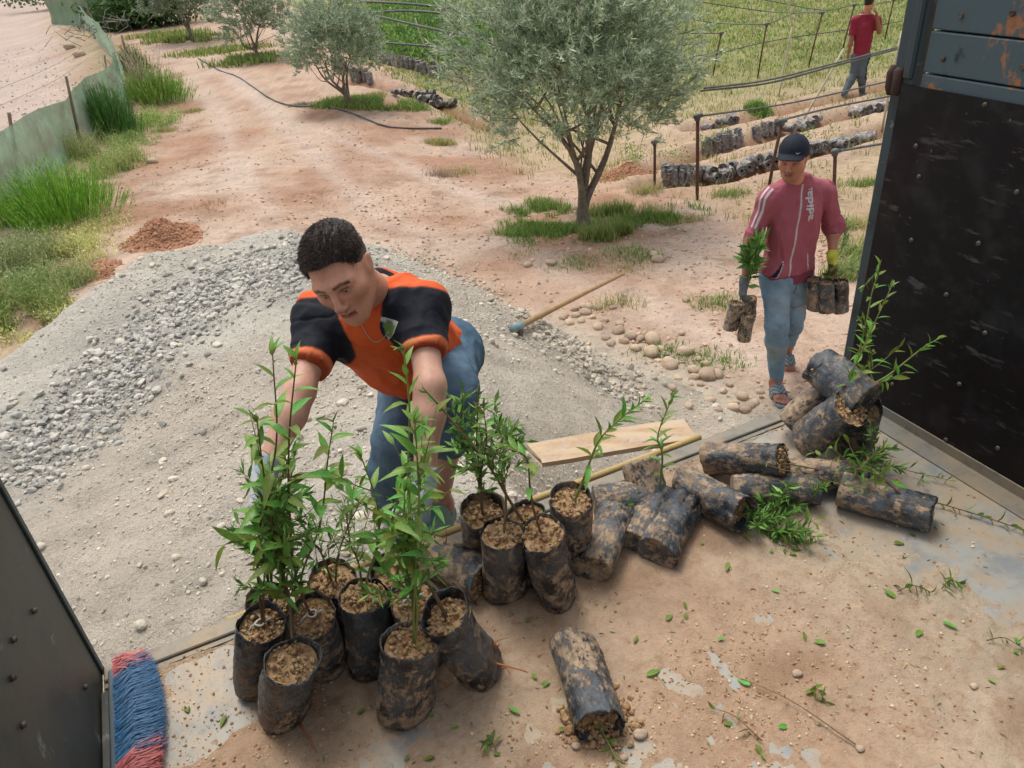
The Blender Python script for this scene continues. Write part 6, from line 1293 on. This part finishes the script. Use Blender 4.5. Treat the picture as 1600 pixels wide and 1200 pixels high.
def lay(c, w):
    global C; w = np.clip(w, 0, 1)[:, None]; C = C*(1-w)+np.asarray(c)*w
xs_ = (V-J['neck'])@side; ys_ = (V-J['neck'])@up
for sd, sg in (('L', 1), ('R', -1)):
    t, d = seg_t(V, J['sh'+sd], J['el'+sd]); x_ = xs_*sg; sl = x_-(.070+.045*np.clip((-.02-ys_)/.18, -.5, 1.5)); bk = np.where(t > .25, 1, ((V-J['sh'+sd])@frt)+.042)
    lay(black, K(np.minimum(np.minimum(sl, .112-d), bk)))
for sd in 'LR': e, dd = HEM[sd]; t = (V-e)@dd; _, d = seg_t(V, J['sh'+sd], J['el'+sd]); lay(A(255, 140, 90), K(t-.004, .003)*(d < .11)); lay(A(190, 84, 46), sst(.45, .85, N@dd)*K(t-.010, .005)*(d < .08))  # sleeve end painted darker orange for the shade inside the opening
nd = np.linalg.norm(V-(J['neck']+up*.01), axis=1); tn = (V-J['neck'])@up; lay(black, K(.076-nd)*K(tn+.03))
t = (V-H0)@up; C = np.where((t < -.012)[:, None], A(250, 120, 70), C)
nd = np.linalg.norm(V-(J['neck']+up*.01), axis=1); tn = (V-J['neck'])@up; C = np.where(((nd < .078) & (tn > -.02))[:, None], A(30, 33, 42), C)
kid('shirt', P1_, V, Q, M_cloth, C*(1+.05*fbm(V, 25, 3)[:, None])); sb = bvh_of(V, Q)
# crest on the chest (a shield printed on the cloth)
def stick(bv, px, py, Y, pts2, xdir, ydir, off=.0025):
    o_, d_ = cO, ray(px, py); h_, n_, _, _ = bv.ray_cast(Vector(o_), Vector(d_))
    if h_ is None: return None
    h_ = np.array(h_); n_ = np.array(n_); n_ = n_ if n_@d_ < 0 else -n_; X = nrm(np.asarray(xdir)-n_*(n_@xdir)); Yv = nrm(np.asarray(ydir)-n_*(n_@ydir)-X*(X@ydir)); out = []
    for a, b in pts2:
        p = h_+X*a+Yv*b; q, m, _, _ = bv.ray_cast(Vector(p+n_*.08), Vector(-n_)); out.append((np.array(q) if q is not None else p)+n_*off)
    return np.array(out)
def shield(sx, sy, n=9):
    rows = []
    for k in range(n):
        v = k/(n-1); w = sx*(1-.02*(1-v))*np.interp(v, [0, .5, .8, 1], [1, .92, .6, .04]); rows.append([(w*(u*2-1), sy*(.5-v)) for u in np.linspace(0, 1, n)])
    return [p for r in rows for p in r], np.array([[k*n+j, k*n+j+1, (k+1)*n+j+1, (k+1)*n+j] for k in range(n-1) for j in range(n-1)])
sc_, sq = shield(.024, .060); xd = cR*.96+cU*-.25; yd = cU*.9-cR*-.28*-1
p = stick(sb, 607, 515, 0, sc_, xd, yd)
if p is not None:
    a = np.array(sc_); colr = np.tile(A(214, 214, 200), (len(p), 1)); u = a[:, 0]/.024; v = a[:, 1]/.060
    colr = np.where(((np.abs(u) < .75) & (v < .28) & (v > -.34))[:, None], A(120, 150, 82), colr); colr = np.where(((u+v*.9 < -.42) & (v < .3))[:, None], A(36, 34, 70), colr); colr = np.where(((np.abs(u) < .3) & (np.abs(v-.38) < .07))[:, None], A(110, 130, 100), colr)
    kid('crest', P1_, p, sq, M_cloth, colr, smooth=False)
q = stick(sb, 575, 520, 0, [(-.03+.006*k, .06-.055*math.sin(math.pi*k/14)-.004*k) for k in range(15)], cR, cU, .003)
if q is not None: child('necklace', MB().tube(q, .0011, 5).mesh('necklace'), mat('silver_chain', base=A(225, 205, 190), rough=.3, metallic=.5), P1_)
# jeans
f = Field(lo, hi, .0065); f.cone(J['hipR'], J['hipL'], .108, .108, k=.05); f.cone(H, H+u_*.06, .140, .132, k=.05, flat=(frt, 1.25), cut=[(H+u_*.075, u_)])
leg(f, J, 'L', .016, .50, cut=[(J['kneeL']*.52+J['ankL']*.48, J['ankL']-J['kneeL'])]); leg(f, J, 'R', .017, .78, cut=[(J['kneeR']*.26+J['ankR']*.74, J['ankR']-J['kneeR'])])
V, Q, N = cloth_mesh(f, .009, 10, 2); n = fbm(V, 6, 3, 5); C = np.tile(A(86, 116, 138), (len(V), 1)); fd = np.zeros(len(V))
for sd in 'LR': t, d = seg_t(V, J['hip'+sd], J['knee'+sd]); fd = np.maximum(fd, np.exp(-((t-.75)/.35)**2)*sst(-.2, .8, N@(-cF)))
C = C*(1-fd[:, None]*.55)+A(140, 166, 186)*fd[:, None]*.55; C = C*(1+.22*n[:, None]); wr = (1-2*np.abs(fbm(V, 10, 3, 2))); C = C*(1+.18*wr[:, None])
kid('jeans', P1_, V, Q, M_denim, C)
# gloves
for sd, tgt, nn in (('R', at(404, 785, 1.47), side), ('L', at(652, 800, 1.47), -side)):
    w = J['hd'+sd]; d = nrm(tgt-w+np.array([0, -.03, -.03])); f = Field(w-.16, w+.16, .0032); f.cone(w-nrm(J['hd'+sd]-J['el'+sd])*.05, w, .034, .031, k=.02, cut=[(w-nrm(J['hd'+sd]-J['el'+sd])*.05, -(J['hd'+sd]-J['el'+sd]))]); hand_prims(f, w, d*.8+np.array([0, -.4, -.2]), nn, None, 1.15, 1.0); V, Q = f.mesh()
    t = (V-w)@nrm(d); C = np.tile(A(214, 216, 218), (len(V), 1)); C = np.where((fbm(V, 25, 2) > .12)[:, None], A(176, 190, 206), C); kid('glove', P1_, V, Q, M_glove, C)
sV, sQ = sandal_geo(y0=.06, y1=.185)
for Rf, tp, sd in FT:
    C = np.tile(A(128, 158, 142), (len(sV), 1)) if sd == 'L' else np.tile(A(200, 196, 190), (len(sV), 1))
    if sd == 'L': a = np.hypot((sV[:, 0])/.028, (sV[:, 1]-.125)/.045); C = np.where(((a < 1) & (sV[:, 2] > .02))[:, None], A(84, 134, 120), C)
    C = C*(1+.15*fbm(sV, 60, 3)[:, None]); kid('sandal', P1_, sV, sQ, M_rub, C, Rf, tp)

# ================= man 2: walking towards the truck with bunches of bags
Y = 4.33
J = J_(dict(head=at(1239, 247, Y-.07), neck=at(1246, 286, Y+.01), shR=at(1203, 308, Y), shL=at(1286, 300, Y+.06), hip=at(1230, 420, Y+.04), hipR=at(1213, 432, Y), hipL=at(1245, 430, Y+.06), kneeR=at(1214, 508, Y-.10), ankR=at(1213, 588, Y-.02), kneeL=at(1240, 492, Y-.0), ankL=at(1232, 540, Y+.36),
            elR=at(1176, 372, Y), hdR=at(1163, 440, Y-.08), elL=at(1303, 352, Y+.06), hdL=at(1300, 402, Y-.08)))
gz_ = float(land(J['ankR'][0], J['ankR'][1])); dz_ = gz_+.115-J['ankR'][2]
J2 = J; P2_ = person('walking man in dark cap, pink zip jacket and jeans, carrying soil bags', J)
lo = np.min(list(J.values()), 0)-.2; hi = np.max(list(J.values()), 0)+.22
side = nrm(J['shL']-J['shR']); up = nrm(J['neck']-J['hip']); frt = nrm(np.cross(side, up))
f = Field(lo, hi, .0085); body_core(f, J, .92)
for s_ in 'LR': arm(f, J, s_, -.006); leg(f, J, s_, -.008)
bV, bQ = f.mesh(); bC = np.tile(A(190, 128, 98), (len(bV), 1))
R2, c2, hV, hQ, hC, ey = put_head(P2_, J, (-.50, -.85, -.10), (-.08, -.12, .99), s=.93, beard=.6, skin=(.85, .76, .70), hs_=.0032); hW = hV@R2.T+c2; FT = []
for sd, fd, pt in (('R', (-.05, -.995, -.02), 0), ('L', (.05, -.80, -.60), 1)):
    fd = nrm(fd); z = np.array([0, 0, 1.]); x = nrm(np.cross(fd, z)); Rf = np.stack([x, fd, np.cross(x, fd)], 1); FT.append((Rf, J['ank'+sd]-Rf@np.array([0, .035, .10]), sd))
mb = MB(); mb.add(bV, bQ, C=bC); mb.add(hW, hQ, C=hC)
for Rf, tp, sd in FT: mb.add(fV@Rf.T+tp, fQ, C=np.tile(A(186, 128, 104), (len(fV), 1)))
child('body', mb.mesh('body'), M_skin, P2_); eye_mesh(P2_, R2, c2)
hv, hq = hair_geo(.006, .0035, seed=5); k_ = hv[:, 2] < .2; kid('hair', P2_, hv, hq, M_hair, np.tile(A(48, 40, 36), (len(hv), 1)), R2, c2)
# cap
f = Field((-.12, -.14, -.02), (.12, .24, .17), .0035)
def capf(P):
    x, y, z = P[..., 0], P[..., 1], P[..., 2]; d = (np.linalg.norm((P-np.array([0, -.016, .040]))/np.array([.090, .112, .100]), axis=-1)-1)*.09; return np.maximum(d, (.022-.10*np.clip(-y, 0, None)*.6+.02*np.clip(y, 0, 1))-z)
def brim(P):
    x, y, z = P[..., 0], P[..., 1], P[..., 2]; m = .056-.22*(y-.085)-4.2*x*x; o = np.sqrt((x/.078)**2+((y-.070)/.080)**2)-1; return np.maximum(np.maximum(np.abs(z-m)-.0035, o*.07), .05-y)
f.put(capf, (-.1, -.13, 0), (.1, .11, .15), .004); f.put(brim, (-.09, .04, -.01), (.09, .18, .08), .008); f.ell((0, -.016, .139), (.007, .007, .005), k=.003)
V, Q = f.mesh(); ang = np.arctan2(V[:, 0], V[:, 1]+.016); seam = np.abs(((ang/(np.pi/3))+.5) % 1-.5) < .012; C = np.where((seam & (V[:, 2] > .03))[:, None], A(20, 22, 28), A(38, 42, 56)); o_, cw = kid('cap', P2_, V, Q, M_cloth, C, R2, c2); cb_ = bvh_of(cw, Q)
sw = [(-.013, .0035), (-.011, -.001), (-.008, -.0045), (-.004, -.0055), (.002, -.0035), (.008, -.0005), (.015, .0035), (.008, .0012), (.002, -.0008), (-.003, -.0018), (-.007, -.0012), (-.010, .0012)]
p = stick(cb_, 1247, 239, 0, [(a*1.0, b*1.2) for a, b in sw], cR, cU, .0015)
if p is not None:
    mid = p.mean(0); V = np.concatenate([p, [mid]]); n = len(sw); T = np.array([[k, (k+1) % n, n] for k in range(n)]); me = make_mesh('tick_mark', p, [np.array([[0, 1, 11], [1, 10, 11], [1, 2, 10], [2, 9, 10], [2, 3, 9], [3, 8, 9], [3, 4, 8], [4, 7, 8], [4, 5, 7], [5, 6, 7]])], False, np.tile(A(235, 235, 235), (12, 1))); child('tick_mark', me, M_cloth, P2_)
# jacket
f2 = Field(lo, hi, .0050); H = (J['hipL']+J['hipR'])/2; H0 = H+up*.035; mid = H*.5+(J['shL']+J['shR'])/2*.5; ch = H*.2+(J['shL']+J['shR'])/2*.8; fl = (frt, 1.3); cut = [(H0-up*.03, -up)]
f2.cone(H0-up*.05, mid, .156, .146, k=.04, flat=fl, cut=cut); f2.cone(mid, ch, .140, .160, k=.05, flat=fl); f2.cone(J['shR'], J['shL'], .062, .062, k=.05); f2.cone(J['neck']-up*.05, J['neck']+up*.035, .075, .062, k=.035, cut=[(J['neck']+up*.035+frt*.0, up*.9-frt*.35)]); f2.cone(J['neck'], J['shR'], .05, .058, k=.04); f2.cone(J['neck'], J['shL'], .05, .058, k=.04)
CU = {}
for sd, tt in (('R', .42), ('L', .25)):
    arm(f2, dict(J), sd, .008, tt, k=.035); e = J['el'+sd]+(J['hd'+sd]-J['el'+sd])*tt; d = nrm(J['hd'+sd]-J['el'+sd]); CU[sd] = (e, d); f2.cone(e-d*.03, e+d*.02, .050, .045, k=.015, cut=[(e+d*.012, d)])
f2.cone(J['hipR']+up*.05+side*.01, J['hipL']+up*.05-side*.01, .108, .104, k=.03, cut=cut); f2.cone(H0-up*.018, H0+up*.01, .153, .156, k=.01, flat=fl, cut=cut)
V, Q, N = cloth_mesh(f2, .009, 8, 7, np.diag([1.2, 1.2, .7]), (nrm(side+.4*up), nrm(up-.4*side), frt), .012); C = np.tile(1.15*A(178, 98, 110), (len(V), 1))*(1+.06*fbm(V, 20, 3)[:, None])
hd_ = J['neck']-up*.0; xs_ = (V-hd_)@side; ys_ = (V-hd_)@up; fr2 = (V-hd_)@frt > -.03; wht = A(238, 230, 232)
def paint(m, c): 
    global C; m = np.clip(np.asarray(m, float), 0, 1)[:, None]; C = C*(1-m)+np.asarray(c)*m
def LN(v, w, e=.0025): return sst(w+e, w-e, np.abs(v))
zc = -.012+.02*0; front = N@frt > .25
paint((front & (ys_ < .02))*LN(xs_-zc, .004), wht); paint((front & (ys_ > -.20) & (ys_ < -.01))*LN(xs_-zc-.062, .0035), wht)
for sd, sg in (('R', 1), ('L', 1)):
    t, d = seg_t(V, J['sh'+sd], J['el'+sd]); out = nrm((side if sd == 'L' else -side)*.8+frt*.45); q = V-J['sh'+sd]; ax = nrm(J['el'+sd]-J['sh'+sd]); lat = np.cross(ax, out); l = q@lat
    if sd == 'R': m = (N@out > .15) & (((q@ax) > -.06) & ((q@ax) < .19)); paint(m*LN(l-.012, .006), wht); paint(m*LN(l+.014, .006), wht)
    else: m = (N@out > .2) & ((q@ax) > -.06) & ((q@ax) < .2); paint(m & ((np.abs(l-.012) < .005) | (np.abs(l+.012) < .005)), A(120, 30, 66))
    e, dd = CU[sd]; tt_ = (V-e)@dd; _, d2 = seg_t(V, J['el'+sd], J['hd'+sd]); paint((tt_ > -.045) & (d2 < .075) & (np.abs(((tt_+.045) % .012)-.006) < .0015), A(140, 64, 82))
yb = (V-H0)@up; paint((yb < .022) & (N@up < .6), A(158, 74, 92)*1.0); paint((np.abs(yb-.024) < .003) & front, A(130, 58, 76))
u = xs_+.072; v = yb-.075; paint((front & (np.abs(v) < .05))*LN(u-v*.35, .004), wht); paint(front & (u-v*.35 < 0) & (u-v*.35 > -.034*(1-np.clip((v+.05)/.1, 0, 1))-.002) & (np.abs(v) < .045), A(34, 34, 58)); paint(front & (np.abs(xs_-.112+v*.2) < .004) & (np.abs(v-.02) < .055), wht)
_, jW = kid('jacket', P2_, V, Q, M_cloth, C); jb = bvh_of(jW, Q)
# the word down the chest
fc = bpy.data.curves.new('lettering', 'FONT'); fc.body = 'adidas'; fc.size = .092; fc.resolution_u = 3; fc.extrude = 0; fc.offset = .0022
to_ = bpy.data.objects.new('tmp_lettering', fc); COL.objects.link(to_); bpy.context.view_layer.update(); dg = bpy.context.evaluated_depsgraph_get(); tm = bpy.data.meshes.new_from_object(to_.evaluated_get(dg)); bpy.data.objects.remove(to_)
import bmesh as _bm
b_ = _bm.new(); b_.from_mesh(tm); _bm.ops.triangulate(b_, faces=b_.faces[:]); _bm.ops.subdivide_edges(b_, edges=[e for e in b_.edges if e.calc_length() > .008], cuts=2, use_grid_fill=False); _bm.ops.triangulate(b_, faces=b_.faces[:]); b_.verts.index_update()
tv = np.array([v.co[:] for v in b_.verts]); tf = np.array([[v.index for v in f_.verts] for f_ in b_.faces]); b_.free()
org = J['neck']-up*.185+side*.048; P = []
for x_, y_, z_ in tv:                                   # the word reads upwards
    p = org+up*x_*.86-side*(y_*.72-.006)+frt*.25; q, n_, _, _ = jb.ray_cast(Vector(p), Vector(-frt)); P.append((np.array(q) if q is not None else p-frt*.15)+frt*.003)
P = np.array(P); kp = (P-J['neck'])@up < -.012; tf = tf[kp[tf].all(1)]; me = make_mesh('lettering', P, [tf], False, np.tile(wht, (len(P), 1))); child('lettering', me, M_cloth, P2_)
# jeans
f = Field(lo, hi, .0065); f.cone(J['hipR'], J['hipL'], .092, .092, k=.05); f.cone(H, H+up*.02, .128, .125, k=.05, flat=(frt, 1.25), cut=[(H+up*.03, up)]); leg(f, J, 'R', .008, 1.0, cut=[(J['ankR']+[0, 0, -.01], J['ankR']-J['kneeR'])]); leg(f, J, 'L', .006, .9, cut=[(J['kneeL']*.12+J['ankL']*.88, J['ankL']-J['kneeL'])])
V, Q, N = cloth_mesh(f, .008, 9, 5); C = np.tile(1.15*A(122, 156, 180), (len(V), 1)); fd = np.zeros(len(V))
for sd in 'LR':
    t, d = seg_t(V, J['hip'+sd], J['knee'+sd]); fd = np.maximum(fd, np.exp(-((t-.6)/.4)**2)*sst(-.1, .9, N@frt)); 
C = C*(1-fd[:, None]*.6)+1.1*A(186, 206, 216)*fd[:, None]*.6; t, d = seg_t(V, J['kneeR'], J['ankR']); w = (np.exp(-((t-.35)/.3)**2)*(d < .1))[:, None]*.35*sst(-.3, .4, fbm(V, 9, 2))[:, None]; C = C*(1-w)+A(190, 175, 140)*w
C = C*(1+.12*fbm(V, 7, 3)[:, None]+.12*(1-2*np.abs(fbm(V, 9, 3, 5)))[:, None]); paint((np.abs((V-H)@side-.01) < .003) & (N@frt > .3) & ((V-H)@up > -.08), A(80, 108, 132)); kid('jeans', P2_, V, Q, M_denim, C)
for sd, cc_, tgt in (('R', A(122, 126, 130), at(1160, 462, Y-.1)), ('L', A(206, 204, 84), at(1302, 425, Y-.1))):
    w = J['hd'+sd]; d = nrm(tgt-w); f = Field(w-.15, w+.15, .0035); dd = nrm(J['hd'+sd]-J['el'+sd]); f.cone(w-dd*.035, w, .034, .031, k=.02, cut=[(w-dd*.035, -dd)]); hand_prims(f, w, d, side if sd == 'R' else -side, None, 1.2, .95); V, Q = f.mesh()
    C = np.tile(cc_, (len(V), 1)); 
    if sd == 'L': C = np.where(((V-w)@d > .035)[:, None], A(120, 120, 70), C)
    kid('glove', P2_, V, Q, M_glove, C*(1+.2*fbm(V, 40, 2)[:, None]))
sV2, sQ2 = sandal_geo(y0=.085, y1=.165)
for Rf, tp, sd in FT: st_ = (np.abs(((sV2[:, 1]*.7+np.abs(sV2[:, 0])*.9) % .022)-.011) < .003) & (sV2[:, 2] > .02); kid('sandal', P2_, sV2, sQ2, M_rub, np.where(st_[:, None], A(70, 80, 88), A(140, 152, 158))*(1+.1*fbm(sV2, 60, 3)[:, None]), Rf, tp)
# the bags he carries
def carried(h, spots, lab, grp, sd0):
    for k, (px, py, qx, qy, Yb, lb) in enumerate(spots):
        t, b = at(px, py, Yb), at(qx, qy, Yb); L_ = np.linalg.norm(t-b); r, s = make_bag(b, t, lb, R=.041, seed=sd0+k, group=grp, full=.9, roots=2)
        shoot(r, [s, s*.5+h*.5+rng.normal(0, .008, 3), h], .005, 3, .03, m=M_stem, t0=.5, tip=False)
hR = J['hdR']+np.array([0, -.02, -.07]); hL = J['hdL']+np.array([0, -.02, -.06])
carried(hR, [(1152, 474, 1140, 515, Y-.14, 'muddy bag hanging tilted from the walking man\'s grey glove, outermost'), (1170, 492, 1163, 532, Y-.18, 'muddy bag hanging lowest from the walking man\'s grey glove'), (1172, 466, 1172, 492, Y-.02, 'short bag behind the other two in the grey-gloved hand')], '', 'bags carried in the grey-gloved hand', 51)
carried(hL, [(1272, 436, 1272, 484, Y-.10, 'bag nearest his leg in the yellow-gloved hand'), (1290, 440, 1291, 488, Y-.16, 'middle front bag hanging from the yellow glove'), (1312, 440, 1313, 488, Y-.14, 'outermost bag hanging from the yellow glove'), (1300, 432, 1300, 470, Y+.0, 'bag behind the front ones under the yellow glove')], '', 'bags carried in the yellow-gloved hand', 61)
rs_ = root('sapling_bunch', 'leafy green sapling tops held against his forearm by the grey glove', 'sapling', hR, group='sapling tops held by the walking man')
shoot(rs_, [hR, at(1172, 430, Y-.12), at(1178, 400, Y-.12), at(1180, 372, Y-.10)], .004, 230, .075, mode='fine', t0=.1, side=12, m=M_gstem, wd=.3)
rs_ = root('sapling_bunch', 'thin leafy tops sticking up behind the yellow glove', 'sapling', hL, group='sapling tops held by the walking man')
shoot(rs_, [hL, at(1312, 400, Y+.1), at(1318, 375, Y+.15), at(1322, 345, Y+.15)], .003, 170, .05, mode='fine', t0=.1, side=12, m=M_gstem, wd=.22, cols=[A(150, 170, 110), A(130, 155, 95)])
shoot(rs_, [hL, at(1322, 420, Y+.1), at(1330, 415, Y+.1), at(1345, 400, Y+.1)], .003, 80, .05, mode='fine', t0=.1, side=8, m=M_gstem, wd=.22, cols=[A(150, 170, 110), A(130, 155, 95)])

# ================= man 3: far, back turned
b3 = hg(1345, 150); Y = b3[1]
J = J_(dict(head=at(1358, 6, Y-.05), neck=at(1353, 22, Y), shR=at(1370, 32, Y-.05), shL=at(1336, 32, Y+.05), hip=at(1345, 84, Y), hipR=at(1351, 88, Y-.03), hipL=at(1339, 88, Y+.03), kneeR=at(1347, 116, Y-.06), ankR=at(1347, 143, Y), kneeL=at(1334, 116, Y+.02), ankL=at(1319, 146, Y-.12), elR=at(1374, 50, Y-.12), hdR=at(1370, 24, Y-.24), elL=at(1330, 62, Y+.02), hdL=at(1325, 86, Y-.0)))
P3_ = person('man in dark red polo shirt walking away, hand at his mouth', J)
side = nrm(J['shL']-J['shR']); up = nrm(J['neck']-J['hip']); frt = nrm(np.cross(side, up)); lo = np.min(list(J.values()), 0)-.25; hi = np.max(list(J.values()), 0)+.25
f = Field(lo, hi, .014); body_core(f, J, .95)
for s_ in 'LR': arm(f, J, s_); leg(f, J, s_); w = J['hd'+s_]; hand_prims(f, w, nrm(w-J['el'+s_]), -side if s_ == 'L' else side, None, .7)
bV, bQ = f.mesh(); fw3 = nrm(np.array([.75, .62, -.1])); R3, c3, hV, hQ, hC, ey = put_head(P3_, J, fw3, (0, 0, 1), s=1.0, beard=.4, hs_=.006, skin=(.85, .8, .76)); mb = MB(); mb.add(bV, bQ, C=np.tile(A(178, 120, 94), (len(bV), 1))); mb.add(hV@R3.T+c3, hQ, C=hC); child('body', mb.mesh('body'), M_skin, P3_)
hv, hq = hair_geo(.014, .005, seed=8); kid('hair', P3_, hv, hq, M_hair, np.tile(A(36, 32, 32), (len(hv), 1)), R3, c3)
f = Field(lo, hi, .011); H = (J['hipL']+J['hipR'])/2; mid = H*.5+(J['shL']+J['shR'])/2*.5; ch = H*.2+(J['shL']+J['shR'])/2*.8; fl = (frt, 1.3); f.cone(H, mid, .160, .158, k=.04, flat=fl, cut=[(H-up*.04, -up)]); f.cone(mid, ch, .158, .172, k=.05, flat=fl); f.cone(J['shR'], J['shL'], .07, .07, k=.05); f.cone(J['neck']-up*.06, J['neck']+up*.02, .075, .066, k=.04); f.cone(J['neck'], J['shR'], .055, .065, k=.04); f.cone(J['neck'], J['shL'], .055, .065, k=.04)
for sd in 'LR': e = J['sh'+sd]*.25+J['el'+sd]*.75; d = nrm(e-J['sh'+sd]); f.cone(J['sh'+sd], e+d*.05, .070, .068, k=.04, cut=[(e, d)])
V, Q, N = cloth_mesh(f, .010, 7, 3); C = np.tile(A(164, 52, 72), (len(V), 1)); tn = (V-J['neck'])@up; C = np.where(((tn > .002) & (tn < .014))[:, None], A(225, 200, 200), C); kid('polo_shirt', P3_, V, Q, M_cloth, C)
f = Field(lo, hi, .011); f.cone(J['hipR'], J['hipL'], .105, .105, k=.05); leg(f, J, 'R', .020, 1.0); leg(f, J, 'L', .020, 1.0); V, Q, N = cloth_mesh(f, .012, 7, 9); C = np.tile(A(112, 122, 128), (len(V), 1)); xs_ = (V-J['hip'])@side; t, d = seg_t(V, J['hipR'], J['kneeR']); out = N@nrm(-side); C = np.where(((out > .55) & (d < .13))[:, None], A(40, 42, 48), C); C = np.where(((out > .8) & (np.abs(fbm(V, 14, 2)) < .2) & (t > .15) & (t < .9) & (d < .13))[:, None], A(225, 225, 225), C); kid('trousers', P3_, V, Q, M_cloth, C)
f = Field((-.07, -.04, -.02), (.07, .29, .12), .007); f.cone((0, .03, .04), (0, .2, .03), .04, .034, k=.03); f.cone((0, .04, .05), (0, .03, .09), .042, .044, k=.03); V, Q = f.mesh(); V[:, 2] = np.maximum(V[:, 2], 0)
for sd, fd in (('L', (-.5, .4, -.75)), ('R', (.75, .62, -.05))): fd = nrm(fd); x = nrm(np.cross(fd, (0, 0, 1))); Rf = np.stack([x, fd, np.cross(x, fd)], 1); kid('shoe', P3_, V, Q, M_rub, np.where((V[:, 2] < .02)[:, None], A(200, 200, 196), A(136, 136, 134)), Rf, J['ank'+sd]-Rf@np.array([0, .035, .09]))
